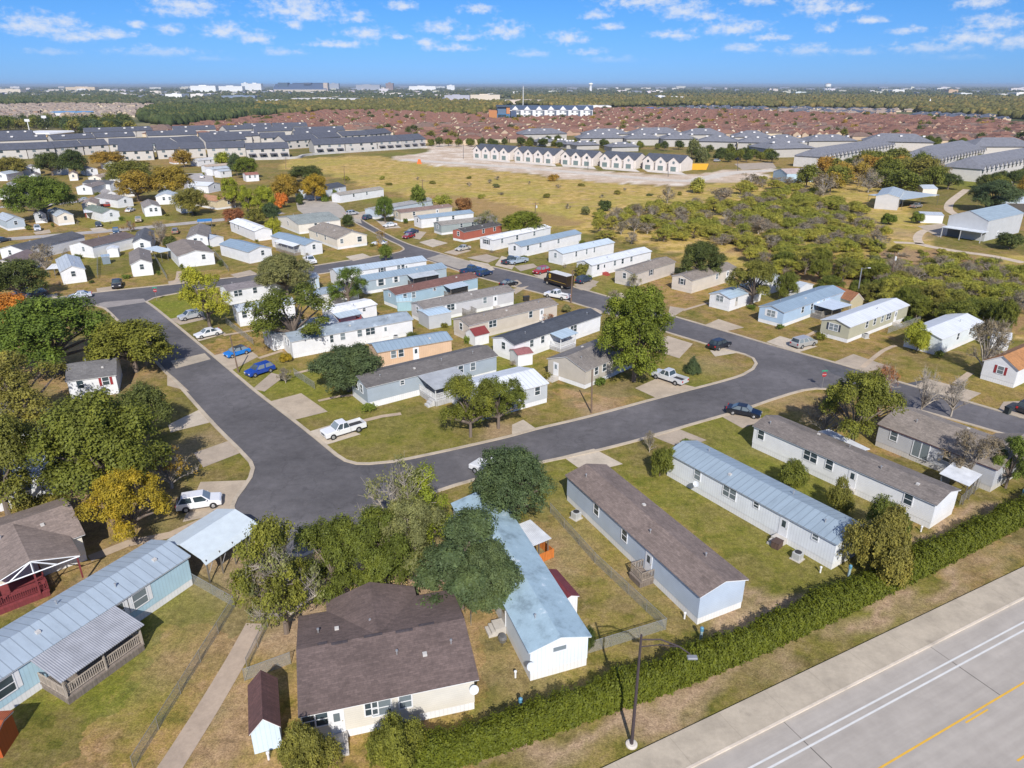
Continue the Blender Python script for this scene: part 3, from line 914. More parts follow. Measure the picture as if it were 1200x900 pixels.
def home(label, a, b, W_, wall=('siding', WHITE), roof=('shingle', (0.2, 0.17, 0.15)), ridge='x', E=3.0, rise=None, sk=0.7, ez=None, wins='', vents=3,
         name='mobile_home', cat='mobile home', skirt=WHITE, o=0.18, L=None, trim=WHITE, group='homes of the park', porch=None, steps=None, flat=False, small=False):
    z0 = ez or 0.0
    A, B = P(*a, z0), P(*b, z0)
    A.z = B.z = 0
    d = B - A
    if L:
        if L < 0:
            A = B + d.normalized() * L
        else:
            B = A + d.normalized() * L
        d = B - A
    Lx = d.length
    rz = math.atan2(d.y, d.x)
    HOMES.append((label, round(Lx, 1), W_))
    t = thing(name, label, cat, A, rz, group)
    rise = rise if rise is not None else 0.14 * (W_ if ridge == 'x' else Lx)
    if ridge == 'x':
        sec, ax, n0, n1 = gable_pts(W_, E, rise, 0.0, 0)[:3], 'x', 0, Lx
        wsec = [(0, sk), (W_, sk), (W_, E), (W_ / 2, E + rise), (0, E)]
        rsec = lambda oo, tt: gable_pts(W_, E, rise, oo, tt)
    else:
        ax, n0, n1 = 'y', 0, W_
        wsec = [(0, sk), (Lx, sk), (Lx, E), (Lx / 2, E + rise), (0, E)]
        rsec = lambda oo, tt: gable_pts(Lx, E, rise, oo, tt)
    wm = M(*wall)
    MB().prism(wsec, ax, n0, n1).build('wall', wm, t)
    if sk > 0:
        MB().box(0.03, Lx - 0.03, 0.03, W_ - 0.03, 0, sk + 0.05).build('skirting', M('panel', skirt), t)
    sh = lambda pts, dz: [(p, q + dz) for p, q in pts]
    MB().prism(sh(rsec(o, 0.11), 0.004), ax, n0 - o, n1 + o).build('fascia', M('paint', trim), t)
    rf = MB().prism(sh(rsec(o + 0.04, 0.05), 0.11), ax, n0 - o - 0.03, n1 + o + 0.03).build('roof', M(*roof), t)
    r_ = random.Random(hash_(label))
    for k in range(vents):
        u = (k + r_.uniform(0.3, 0.7)) / vents
        vside = r_.choice((0.25, 0.3, 0.7))
        if ridge == 'x':
            px_, py_ = u * Lx, vside * W_
            zz = E + rise * (1 - abs(vside - 0.5) * 2) + 0.12
        else:
            px_, py_ = vside * Lx, u * W_
            zz = E + rise * (1 - abs(vside - 0.5) * 2) + 0.12
        if k % 3 == 1:
            MB().box(px_ - 0.16, px_ + 0.16, py_ - 0.16, py_ + 0.16, zz, zz + 0.2).build('roof_vent', M('paint', (0.55, 0.53, 0.5)), rf)
        else:
            MB().lathe([(0.06, zz), (0.06, zz + 0.35), (0.11, zz + 0.36), (0.09, zz + 0.45)], 8, (px_, py_)).build('vent_pipe', M('brightmetal', (0.6, 0.6, 0.6)), rf)
    for tok in wins.split():
        side, rest = tok[0], tok[1:]
        kind = rest[-1]
        shut = None
        if ':' in rest:
            rest, sc_ = rest.split(':')
            kind = rest[-1]
            shut = {'r': RED, 'w': WHITE, 'b': (0.05, 0.06, 0.08), 'g': (0.12, 0.14, 0.12), 'n': (0.12, 0.06, 0.04)}[sc_]
        u = float('0.' + rest[:-1])
        zf = sk if sk > 0.3 else 0.15
        if side == 'f': p, rr = (u * Lx, 0), 0
        elif side == 'k': p, rr = (u * Lx, W_), math.pi
        elif side == 'l': p, rr = (0, (1 - u) * W_), -math.pi / 2
        else: p, rr = (Lx, u * W_), math.pi / 2
        put_window(t, kind, p, rr, zf, shut)
        if kind in 'dg' and side == 'f' and steps != 0 and not small:
            sb = MB()
            hh = sk - 0.02
            poly = [(0.0 - 0.004, 0), (-0.95 - 0.6, 0), (-1.55, hh / 3), (-1.25, hh / 3), (-1.25, 2 * hh / 3), (-0.95, 2 * hh / 3), (-0.95, hh), (-0.004, hh)]
            sb.prism(poly, 'x', p[0] - 0.6, p[0] + 0.6)
            sb.build('steps', M('concrete', (0.5, 0.47, 0.43)) if not steps else M('wood', steps), t)
    if porch:
        make_porch(t, Lx, E, sk, **porch)
    return t


def hash_(s):
    h = 7
    for ch in s:
        h = (h * 31 + ord(ch)) % 1000003
    return h


def make_porch(t, Lx, E, sk, u0, u1, depth, roof=('corrugated', (0.5, 0.55, 0.6)), deck=(0.25, 0.2, 0.16), rail=(0.5, 0.46, 0.42), post=None, up=0.0, drop=0.35, rails=True, side='f', Wd=0, stair=None, dark_panel=None):
    x0, x1 = u0 * Lx, u1 * Lx
    y0 = -depth
    zt = E - 0.05 + up
    post = post or rail
    dz = sk - 0.05
    if deck:
        MB().box(x0, x1, y0, -0.01, dz - 0.15, dz).build('porch_floor', M('wood', deck), t)
        MB().box(x0 + 0.05, x1 - 0.05, y0 + 0.03, -0.03, 0, dz - 0.153).build('porch_base', M('wood', sc(deck, 0.8)), t)
    else:
        dz = 0.0
    if roof:
        mb = MB()
        mb.prism([(y0 - 0.3, zt - drop), (0.12, zt + 0.05), (0.12, zt + 0.13), (y0 - 0.3, zt - drop + 0.08)], 'x', x0 - 0.2, x1 + 0.2)
        mb.build('porch_roof', M(*roof), t)
        npost = max(2, int((x1 - x0) / 2.6) + 1)
        for k in range(npost):
            xx = x0 + 0.08 + (x1 - x0 - 0.16) * k / (npost - 1)
            MB().box(xx - 0.06, xx + 0.06, y0 + 0.02, y0 + 0.14, dz, zt - drop + 0.03).build('porch_post', M('wood' if post != WHITE else 'paint', post), t)
    if dark_panel:
        MB().box(x0 + 0.15, x1 - 0.15, y0 + 0.05, y0 + 0.09, dz + 0.9, zt - drop - 0.1).build('dark_panel', M('rubber', dark_panel), t)  # near-black panel across the upper front of the porch
    if rails and deck:
        rm = M('wood' if rail != WHITE else 'paint', rail)
        def run(pa, pb):
            pa, pb = Vector(pa), Vector(pb)
            d = pb - pa
            L_ = d.length
            ang = math.atan2(d.y, d.x)
            mb = MB()
            mb.box(0, L_, -0.04, 0.04, 0.92, 1.0).box(0, L_, -0.03, 0.03, 0.12, 0.19)
            k = max(2, int(L_ / 0.16))
            for i in range(k + 1):
                xx = L_ * i / k
                mb.box(max(0, xx - 0.025), min(L_, xx + 0.025), -0.025, 0.025, 0.19, 0.92)
            mb.build('porch_railing', rm, t, (pa.x, pa.y, dz), ang)
        run((x0, y0 + 0.2), (x1, y0 + 0.2))
        run((x0 + 0.05, y0 + 0.24), (x0 + 0.05, -0.05))
        if stair != 'r':
            run((x1 - 0.05, y0 + 0.24), (x1 - 0.05, -0.05))
    if stair == 'l':
        hh = dz
        MB().prism([(x0 - 0.005, 0), (x0 - 1.1, 0), (x0 - 1.1, hh / 3), (x0 - 0.75, hh / 3), (x0 - 0.75, 2 * hh / 3), (x0 - 0.4, 2 * hh / 3), (x0 - 0.4, hh), (x0 - 0.005, hh)], 'y', y0 + 0.3, y0 + 1.4).build('porch_stairs', M('wood', deck), t)


BLUEG = (0.42, 0.47, 0.53)
LBLUE = (0.30, 0.44, 0.56)
TANW = (0.62, 0.56, 0.48)
GREYW = (0.60, 0.61, 0.63)
R_BROWN = ('shingle', (0.165, 0.128, 0.108))
R_GREY = ('shingle', (0.155, 0.15, 0.15))
R_TAN = ('shingle', (0.24, 0.205, 0.175))
R_DARK = ('shingle', (0.06, 0.068, 0.085))
R_BLUE = ('metalroof', (0.245, 0.325, 0.40))
R_PALE = ('metalroof', (0.43, 0.475, 0.52))
R_WHITE = ('metalroof', (0.62, 0.65, 0.68))
SW, PW = ('siding', WHITE), ('panel', WHITE)
OFFW = ('siding', (0.76, 0.70, 0.60))

# --- the near row by the hedge
H3 = home('pale blue mobile home with brown shingle roof, standing beside the long chain link fence', (664, 586), (816.5, 732.5), 5.0, ('siding', (0.50, 0.58, 0.68)), ('shingle', (0.20, 0.155, 0.135)),
          wins='f27w f5w f68d', E=3.1, vents=4, porch=dict(u0=.645, u1=.725, depth=1.6, roof=None, deck=(0.22, 0.18, 0.15), rail=(0.3, 0.25, 0.2)), steps=0)
H4 = home('long white mobile home with a stained pale blue roof below the dark oaks', (577, 710), (621, 798.5), 4.9, ('panel', (0.74, 0.80, 0.84)), ('coated', (0.30, 0.41, 0.48)), wins='f5w f72g r5v', vents=4, sk=0.75, L=-22.0)
H2r = home('white mobile home with a smooth light blue metal roof beside the bushes', (781, 557), (974, 668), 4.9, ('panel', (0.76, 0.79, 0.82)), ('metalroof', (0.275, 0.345, 0.405)),
           wins='f21w f42W f58s f74d f9s', vents=4)
R1 = home('long white mobile home with grey brown roof ending next to the striped pet shelter', (880.5, 524), (1089, 620), 4.9, ('siding', (0.82, 0.83, 0.84)), ('shingle', (0.19, 0.165, 0.15)), wins='f05w f36W f47w f6d f88w', vents=5, skirt=(0.74, 0.75, 0.76))
R5 = home('wide grey house with brown shingle roof beneath the bare trees', (1025, 522), (1160, 577), 8.4, ('siding', (0.52, 0.53, 0.55)), R_TAN, wins='f15w f4p f62w', vents=3, trim=(0.2, 0.05, 0.05), skirt=(0.55, 0.53, 0.5), rise=1.3, cat='house', name='wide_home')
H1 = home('cream house with a wide plain brown roof beside the hedge and small shed', (361, 874), (556.5, 831), 9.7, ('siding', (0.70, 0.665, 0.585)), ('shingle', (0.135, 0.098, 0.088)),
          wins='f18d f44b f58w f38w f06W', vents=6, E=3.1, rise=1.15, trim=WHITE, cat='house', name='wide_home', o=0.3)
L1 = home('light blue mobile home with long blue metal roof and covered wooden porch', (-30, 862), (226.7, 685), 5.0, ('panel', (0.42, 0.60, 0.70)), ('metalroof', (0.325, 0.39, 0.455)),
          wins='f14b:w f615b:w f73b:w', vents=5, E=3.1, porch=dict(u0=.255, u1=.60, depth=3.4, roof=('corrugated', (0.36, 0.37, 0.40)), deck=(0.24, 0.20, 0.17), rail=(0.42, 0.36, 0.30), drop=0.55))
L2 = home('cream house with worn brown roof and red shutters behind the yellow tree', (-12, 699), (103, 656), 8.2, ('siding', (0.78, 0.74, 0.64)), ('shingle', (0.235, 0.185, 0.16)),
          wins='f72w:r', vents=2, E=3.0, rise=1.3, cat='house', name='wide_home', o=0.3, porch=dict(u0=.0, u1=.52, depth=3.6, roof=None, deck=(0.22, 0.04, 0.045), rail=(0.2, 0.035, 0.04)))
L3 = home('white house with grey roof and red shutters half hidden behind olive trees', (84, 469), (140, 461), 8.0, SW, R_GREY, wins='f78w:r f25w', vents=2, rise=1.2, cat='house', name='wide_home')
L4 = home('white house with dark grey roof deep under the left trees', (20, 521), (66, 507), 8.0, SW, ('shingle', (0.13, 0.12, 0.125)), wins='f7w f3w', vents=1, rise=1.2, cat='house', name='wide_home')
L5 = home('white roofed home seen in slits between the left trees', (0, 600), (76, 578), 6.0, SW, R_PALE, wins='f5w', vents=1)
# --- the corner block
M8 = home('blue grey mobile home with dark shingle roof at the corner lawn', (432, 479), (582, 439.5), 5.6, ('siding', (0.36, 0.42, 0.48)), ('shingle', (0.135, 0.125, 0.12)),
          wins='f25s f54w:w f7w f8w l35w l65w', vents=4, E=3.3, sk=0.95, porch=dict(u0=.37, u1=.64, depth=5.0, roof=('corrugated', (0.42, 0.44, 0.46)), deck=(0.5, 0.5, 0.5), rail=(0.62, 0.63, 0.64), stair='l', drop=0.5))
M9 = home('grey home with plain white metal roof behind the pair of olive trees', (560, 494), (641, 471.5), 7.6, ('siding', (0.5, 0.53, 0.56)), R_WHITE, wins='f62w f85w', vents=0, rise=0.9)
M7 = home('tan wide home with grey brown roof under the big bright green tree', (642, 441), (685.3, 456), 13.5, ('siding', (0.52, 0.48, 0.42)), ('shingle', (0.20, 0.18, 0.165)), ridge='y', wins='f22d r2w r35w', vents=3, rise=1.3, cat='house', name='wide_home')
M6 = home('white mobile home with near black shingle roof and small white porch', (603, 424), (703, 387.5), 5.2, ('siding', (0.82, 0.83, 0.85)), R_DARK, wins='f18w f3w f66W l5w', vents=3,
          porch=dict(u0=.38, u1=.56, depth=2.6, roof=('metalroof', (0.38, 0.48, 0.56)), deck=(0.5, 0.5, 0.52), rail=WHITE))
M5 = home('tan mobile home with grey brown roof beside the red capped shed', (550, 400), (652.5, 373.5), 4.9, ('siding', (0.58, 0.52, 0.45)), R_TAN, wins='f25W f68w f81d l5w', vents=3, skirt=(0.6, 0.55, 0.5))
M4 = home('light grey mobile home with speckled grey roof and wooden stair deck', (497.5, 379.5), (602, 357), 4.9, ('siding', (0.56, 0.56, 0.58)), ('shingle', (0.22, 0.20, 0.185)), wins='f28W:w f66w f78d l5w', vents=3,
          porch=dict(u0=.4, u1=.5, depth=2.2, roof=None, deck=(0.25, 0.23, 0.2), rail=(0.3, 0.28, 0.26)))
M3 = home('blue mobile home with rusty brown roof and dark screened porch', (465, 362), (560, 340.5), 4.9, ('siding', (0.36, 0.50, 0.60)), ('shingle', (0.17, 0.085, 0.07)), wins='f1w f2w f45s l5s', vents=2,
          porch=dict(u0=.56, u1=.78, depth=2.6, roof=('metalroof', (0.40, 0.47, 0.54)), deck=(0.25, 0.2, 0.17), rail=(0.2, 0.17, 0.15), dark_panel=(0.02, 0.02, 0.022)))
M2 = home('grey blue mobile home with sky blue roof and black screened porch', (428, 329.5), (523, 314), 4.9, ('siding', (0.38, 0.46, 0.52)), R_BLUE, ez=3.0, wins='f18b:w f36w:w', vents=2,
          porch=dict(u0=.5, u1=.82, depth=2.8, roof=('corrugated', (0.5, 0.54, 0.57)), deck=(0.2, 0.17, 0.15), rail=(0.12, 0.1, 0.1), dark_panel=(0.015, 0.015, 0.018)))
M1 = home('white mobile home with pale grey blue roof at the head of the corner block', (396, 321), (499.5, 305.5), 4.9, SW, ('metalroof', (0.38, 0.46, 0.54)), ez=3.0, wins='f48w:b f67w f72w f76d', vents=2)
M10 = home('white mobile home with blue grey membrane roof next to the yellow bush', (344, 420), (484, 392.5), 5.2, SW, ('coated', (0.27, 0.32, 0.37)), wins='f31t f4w f54w f63W f76d l35w l65w', vents=3, steps=0)
M11 = home('peach mobile home with light blue roof behind the dark round oak', (443, 414), (529, 399), 4.7, ('panel', (0.66, 0.46, 0.31)), R_BLUE, ez=2.9, wins='f3w f5d f2w', vents=2, trim=(0.6, 0.45, 0.3), skirt=(0.66, 0.5, 0.38))
M12 = home('white mobile home with white flat roof and a red porch rail', (391, 368), (441, 357.5), 4.9, PW, ('coated', (0.74, 0.75, 0.76)), ez=2.9, wins='f7s', vents=1, rise=0.35,
          porch=dict(u0=.0, u1=.5, depth=2.2, roof=('metalroof', (0.42, 0.5, 0.57)), deck=(0.3, 0.05, 0.04), rail=(0.42, 0.06, 0.05)))
M13 = home('white mobile home with slate blue roof tucked behind the young green tree', (368, 347.5), (420, 338), 4.7, SW, ('coated', (0.28, 0.34, 0.40)), ez=2.9, wins='f4s', vents=1, rise=0.4)
M14 = home('white mobile home with mauve grey roof between two street trees', (267, 341.5), (328, 331), 4.9, SW, ('shingle', (0.21, 0.19, 0.20)), ez=3.0, wins='f18W f5w', vents=2)
M15 = home('pale blue roofed white home behind the leaning two trunk tree', (279, 366), (345, 356), 4.9, PW, R_PALE, ez=2.9, wins='f1w f3w f5d', vents=1)
M16 = home('white home with patched grey roof in the shade of the two trunk tree', (318, 393), (395, 378), 4.8, ('panel', (0.7, 0.73, 0.76)), ('coated', (0.42, 0.46, 0.5)), ez=2.9, wins='f3w f6w l5w', vents=1)
M17 = home('small pale blue box home beside the side street', (362, 342), (375, 340), 4.0, ('siding', (0.5, 0.6, 0.68)), R_PALE, wins='f5w', vents=0)
# --- across the upper street
N1 = home('white home with blue roof slanting down to the side street', (319.5, 289), (359, 300.5), 5.2, SW, R_BLUE, wins='f3w f6d r5w', vents=1, porch=dict(u0=.3, u1=.85, depth=2.0, roof=('metalroof', (0.7, 0.72, 0.74)), deck=(0.3, 0.25, 0.2), rail=(0.4, 0.4, 0.4)))
N2 = home('white home with pale blue roof showing its gable beside the sloping one', (293, 309), (319.5, 304), 15, SW, R_BLUE, ridge='y', wins='f6w', vents=1)
N3 = home('cream wide home with grey green roof near the end circle', (327, 265), (351, 274.5), 14, ('siding', (0.76, 0.72, 0.64)), ('shingle', (0.25, 0.28, 0.27)), ridge='y', wins='f5w r4w r7d', vents=2, rise=1.3, cat='house', name='wide_home')
N4 = home('cream wide house with broad tan roof on the street corner', (396, 292.5), (430.5, 287.5), 19, OFFW, ('shingle', (0.26, 0.225, 0.19)), ridge='y', wins='f75b f15w l3w l6w', vents=4, rise=1.5, cat='house', name='wide_home', trim=WHITE)
N5 = home('white mobile home with tan roof beyond the end circle', (399, 238), (450, 230), 5, SW, ('shingle', (0.33, 0.30, 0.26)), wins='f3w f6w', vents=1)
N6 = home('blue white house with navy roof among the yellow trees', (366, 234), (406, 226.5), 9, ('siding', (0.62, 0.68, 0.74)), R_DARK, wins='f3w f6w f8d', vents=1, cat='house', name='wide_home')
N7 = home('tan mobile home with reddish brown roof beside the small green tree', (470, 260), (530, 252.5), 4.9, ('siding', (0.60, 0.54, 0.45)), ('shingle', (0.23, 0.155, 0.13)), wins='f25w f7d l5w', vents=2)
N7b = home('pale blue mobile home with grey roof peeking behind the tan one', (440, 257), (508, 244), 4.9, ('siding', (0.5, 0.57, 0.63)), ('shingle', (0.3, 0.3, 0.3)), wins='f1w f3w', vents=1)
N8 = home('white mobile home with bright light blue roof', (494, 267.5), (555, 260), 4.9, SW, R_BLUE, wins='f3w f6w l5w', vents=1)
N9 = home('slate grey mobile home with tan roof beside the red one', (517.5, 275.5), (582.5, 267.5), 4.9, ('siding', (0.33, 0.38, 0.38)), ('shingle', (0.27, 0.25, 0.225)), wins='f35w f55w f8d l5w', vents=2)
N10 = home('brick red mobile home with black roof', (544, 284), (588, 275), 4.9, ('siding', (0.42, 0.13, 0.09)), ('shingle', (0.075, 0.07, 0.07)), wins='f5w f8w l5w', vents=3)
N11 = home('white mobile home with plain white roof behind the pickup', (577.5, 294), (645, 278), 4.9, SW, ('coated', (0.74, 0.75, 0.76)), wins='f15w f4w f7w l5W:b', vents=1, rise=0.45)
N12 = home('white mobile home with steel blue roof behind the red car', (611, 302), (680.5, 285.5), 4.9, SW, R_BLUE, wins='f1w f3w f6w l5w', vents=1)
N13 = home('white mobile home with weathered pale metal roof behind the delivery truck', (659, 311), (719, 297), 5.0, SW, ('metalroof', (0.50, 0.58, 0.64)), wins='f25t f45t f6t l5w', vents=1)
N14 = home('white mobile home with dull white roof and red front steps', (693, 325.5), (762, 308), 4.9, PW, R_WHITE, wins='f1w f2d f37w f5w f65w', vents=2, steps=(0.35, 0.06, 0.05))
N15 = home('beige mobile home with taupe roof and a barn red side deck', (742.5, 336.5), (790, 321), 5.4, ('siding', (0.58, 0.53, 0.48)), R_TAN, wins='f4w:b l5w', vents=2, skirt=(0.6, 0.55, 0.5))
N16 = home('cream mobile home with tan roof in front of the dark rounded oak', (810, 344), (861, 328), 5.4, ('siding', (0.66, 0.60, 0.52)), R_TAN, wins='f55w f8d l5w:b', vents=2, skirt=(0.62, 0.57, 0.5))
N17 = home('small white home with light blue gable roof under the autumn tree', (830.5, 359), (854, 365), 12, SW, ('metalroof', (0.36, 0.46, 0.55)), ridge='y', wins='f5W r2g', vents=0, E=2.7)
N18 = home('sky blue mobile home with blue roof and grey timber deck', (916, 384), (986, 358), 5.2, ('siding', (0.42, 0.56, 0.72)), R_BLUE, wins='f3w f45w f55d f65w l5W:w', vents=3, porch=dict(u0=.45, u1=.8, depth=2.4, roof=None, deck=(0.24, 0.22, 0.2), rail=(0.3, 0.28, 0.25)), steps=0)
N19 = home('sage green mobile home with streaked white metal roof', (992.5, 402), (1061, 375), 5.4, ('siding', (0.46, 0.45, 0.34)), ('metalroof', (0.60, 0.63, 0.66)), wins='f28w f41w f54w f65W f78d l45W:b', vents=1)
N20 = home('white home with shiny white roof behind the lime green tree', (1099, 417), (1147, 396), 6.0, ('siding', (0.72, 0.78, 0.8)), R_WHITE, wins='f4w f7w l5w', vents=1)
N21 = home('white house with orange brown roof and red shutters at the far right edge', (1148, 443.5), (1187, 455), 18, SW, ('shingle', (0.40, 0.19, 0.075)), ridge='y', wins='f52w:r r3w r55w', vents=2, rise=1.5, cat='house', name='wide_home')
N22 = home('small white shed with white awning behind the bare tree', (1160, 409), (1180, 412), 4, SW, R_WHITE, wins='', vents=0, E=2.2, sk=0, name='storage_shed', cat='shed', group='sheds')
N23 = home('little white cottage peeping out of the scrub beside the blue home', (897, 346), (914, 341), 5, SW, R_PALE, wins='f5w', vents=0)
# --- upper left part of the park (gables towards us)
for (lab, a, b, W_, wall, roof, w) in [
    ('white home with silver metal gable roof beside the dark left oak', (74.5, 333.5), (102.5, 330), 15, PW, R_PALE, 'f5w r5w'),
    ('brown roofed white home with a dark car shelter beside it', (84, 300), (111, 302.5), 15, SW, ('shingle', (0.125, 0.095, 0.09)), 'f6w'),
    ('white home with slate black roof near the left edge', (3, 305), (32, 307), 20, SW, ('shingle', (0.085, 0.088, 0.1)), 'f4w'),
    ('low home with dull purple brown roof at the left edge', (-8, 325), (24, 324), 12, OFFW, ('shingle', (0.17, 0.13, 0.13)), 'f4w'),
    ('white gabled home with taupe roof above the lawn', (156, 324.5), (180.5, 322), 15, SW, ('shingle', (0.21, 0.185, 0.17)), 'f5w'),
    ('white home with charcoal roof behind the taupe one', (158, 297.5), (178.5, 296), 17, SW, ('shingle', (0.10, 0.105, 0.12)), 'f5w'),
    ('wide white home with light brown roof above the cross street', (211, 314.5), (252.5, 309.5), 17, SW, ('shingle', (0.22, 0.185, 0.16)), 'f7w'),
    ('white home with mottled grey brown roof beside the blue tarp', (221, 291.5), (245, 290), 17, SW, ('shingle', (0.20, 0.18, 0.165)), 'f4w f7s'),
    ('slate blue home with pale steel roof beside a red porch', (10, 270.5), (31, 268), 13, ('siding', (0.45, 0.52, 0.58)), R_PALE, 'f5w'),
    ('beige fronted home with pale steel roof beside the broad oak', (69, 264.5), (88, 262.5), 14, OFFW, R_PALE, 'f5w'),
    ('white home with sage green roof', (122, 260.5), (141.5, 258), 15, SW, ('shingle', (0.16, 0.20, 0.17)), 'f5w'),
    ('beige home with tan roof joined to the sage green roofed one', (98, 250), (115, 249), 12, OFFW, ('shingle', (0.28, 0.22, 0.19)), 'f5w'),
    ('white home with soft grey roof and pale gable vents', (170.5, 254), (190, 252.5), 14, SW, ('shingle', (0.24, 0.215, 0.20)), 'f4w f7w'),
    ('white home with ash grey roof beside the orange leaved trees', (139, 244), (157, 241.5), 15, SW, ('shingle', (0.22, 0.205, 0.20)), 'f5w'),
    ('white blue trimmed home behind the mossy green tree', (184, 240), (207, 239), 9, SW, ('metalroof', (0.45, 0.52, 0.6)), 'f4w f7w'),
    ('white home with grey brown hip of roof right of the broad oak', (91, 228), (109, 228), 12, SW, ('shingle', (0.21, 0.18, 0.17)), 'f5w'),
    ('white home with nearly black roof and red brown porch', (130, 224), (141, 222), 14, SW, ('shingle', (0.085, 0.09, 0.1)), 'f5w'),
    ('cream home with peach tan roof behind the red brown porch', (105, 216), (120, 216), 13, OFFW, ('shingle', (0.37, 0.29, 0.23)), 'f5w'),
    ('small white home with tiny square window and tan roof', (102, 206), (115.5, 205), 11, SW, ('shingle', (0.3, 0.26, 0.24)), 'f5w'),
    ('small white home with pale blue roof beside the yellow green tree', (125, 199), (139, 198), 9, SW, R_PALE, 'f5w'),
    ('white home with pale blue roof left of the dark tree group', (61, 205.5), (81, 204.5), 10, SW, R_PALE, 'f5w'),
    ('white home with faded grey roof behind the broad oak', (29, 205), (48, 204), 12, SW, ('shingle', (0.3, 0.27, 0.26)), 'f5w'),
    ('tiny white shed like home left of the faded grey roof', (17, 207), (26, 207), 8, SW, R_PALE, 'f5s'),
    ('white home with pale roof at the far left edge', (-4, 212), (9, 212), 13, SW, R_PALE, 'f5w'),
    ('long white home with white roof along the left edge', (-6, 234), (13, 234), 16, SW, R_WHITE, 'f5w'),
    ('tan house with terracotta roof beside the round olive tree', (255, 246), (276.5, 243), 16, ('siding', (0.66, 0.56, 0.38)), ('shingle', (0.42, 0.22, 0.12)), 'f7W l4w'),
    ('white house behind the terracotta roofed one', (245, 226.5), (259, 223.5), 10, SW, R_WHITE, 'f5w'),
]:
    home(lab, a, b, W_, wall, roof, ridge='y', wins=w, vents=1, small=True, rise=1.05)
for (lab, a, b, W_, wall, roof, w) in [
    ('white home with pale roof hidden behind the nearly black roof', (127, 214), (141, 213.5), 9, SW, R_PALE, 'f5w'),
    ('white side wing left of the ash grey roofed home', (126, 236), (137, 235), 8, SW, ('shingle', (0.3, 0.28, 0.27)), 'f5w'),
    ('low white home between the two olive trees of the upper left', (213, 250), (229, 248.5), 8, PW, R_PALE, 'f5w'),
    ('white home with grey roof at the left end of the upper lane', (14, 226), (27, 225), 9, SW, ('shingle', (0.25, 0.24, 0.24)), 'f5w'),
    ('cream home with brown roof left of the dark tree group', (82, 212), (92, 211.5), 9, OFFW, ('shingle', (0.2, 0.15, 0.12)), 'f5w'),
    ('white home with tan roof behind the sage green roofed home', (147, 231), (158, 230), 9, SW, ('shingle', (0.33, 0.29, 0.25)), 'f5w'),
    ('white home half hidden by the orange olive trees', (186, 221), (199, 220), 8, SW, R_PALE, 'f5w'),
    ('small grey home with dark roof beside the left street', (42, 262), (56, 261), 9, ('siding', (0.5, 0.52, 0.54)), ('shingle', (0.12, 0.12, 0.13)), 'f5w'),
    ('white home with blue roof behind the pale gable vents', (197, 236), (206, 235), 8, SW, R_BLUE, 'f5w'),
    ('white home with weathered brown roof near the far left trees', (36, 214), (47, 213.5), 8, SW, ('shingle', (0.2, 0.17, 0.15)), 'f5w'),
]:
    home(lab, a, b, W_, wall, roof, ridge='y', wins=w, vents=1, small=True, rise=1.0)
for (lab, a, b, W_, wall, roof, w) in [
    ('white mobile home with flat white roof beside the side yard fence', (271, 271), (300, 283), 5.2, SW, ('coated', (0.74, 0.76, 0.78)), 'f2w f35w'),
    ('white home with ragged roofline near the dirt turnaround', (233, 195), (257, 192.5), 7, SW, ('shingle', (0.5, 0.5, 0.5)), 'f3w f6w'),
    ('long tan roofed home near the dirt turnaround', (242, 202.5), (270, 200), 5, SW, ('shingle', (0.42, 0.34, 0.27)), 'f3w'),
    ('white home with thin grey roof in front of the dark evergreen', (250, 206), (270, 203.5), 5, SW, R_PALE, 'f3w'),
    ('short white home nearest the dirt turnaround', (259, 208.5), (272, 207), 5, SW, R_PALE, 'f3w'),
    ('white home with red brown roof under the bright green tree', (289, 213), (304, 212), 6, SW, ('shingle', (0.3, 0.13, 0.1)), 'f3w f7w'),
    ('orange sided box home with grey roof', (204, 192.5), (219, 191.5), 8, ('siding', (0.5, 0.3, 0.17)), ('shingle', (0.4, 0.38, 0.36)), 'f3w'),
]:
    home(lab, a, b, W_, wall, roof, wins=w, vents=1, small=True)

# --- sheds and outbuildings
def shed(lab, a, b, W_, wall, roof, E=2.2, ridge='x', wins='', rise=None, name='storage_shed', cat='shed', o=0.1, sk=0.0, vents=0, trim=WHITE):
    return home(lab, a, b, W_, wall, roof, ridge=ridge, E=E, rise=rise, sk=sk, wins=wins, vents=vents, name=name, cat=cat, group=None, o=o, small=True, trim=trim)


shed('barn shaped shed with brown roof and pale blue front beside the concrete drive', (298.5, 884), (331, 875), 4.4, ('panel', (0.60, 0.72, 0.82)), ('shingle', (0.12, 0.06, 0.055)), ridge='y', rise=1.0, E=2.0)
shed('orange brown shed cut by the bottom left edge', (-22, 890), (4, 888), 2.0, ('panel', (0.45, 0.09, 0.02)), ('corrugated', (0.42, 0.10, 0.03)), E=2.0)
shed('white shed with maroon metal roof squeezed against the stained blue roof', (659, 726), (676, 720), 3.8, PW, ('corrugated', (0.17, 0.035, 0.04)), E=2.0, ridge='y', rise=0.3)
shed('white garden shed with pink red roof near the black roofed home', (607, 430), (624, 427), 3.0, PW, ('shingle', (0.30, 0.12, 0.12)), E=2.0)
shed('white shed with curved bright red cap beside the tan home', (557, 406), (573, 402), 3.0, PW, ('corrugated', (0.24, 0.045, 0.04)), E=1.9, rise=0.9)
shed('grey shed with flat pale blue roof below the wooden stair deck', (503, 386), (529, 381), 4.5, ('siding', (0.5, 0.52, 0.54)), ('metalroof', (0.44, 0.56, 0.66)), E=2.6, rise=0.15)
shed('teal blue shed at the foot of the blue home', (466, 365), (483, 364), 2.4, ('panel', (0.30, 0.46, 0.52)), ('metalroof', (0.35, 0.48, 0.54)), E=2.0)
shed('small white gabled shed between the two upper left roofs', (248, 289.5), (263, 287), 4, SW, R_PALE, ridge='y')
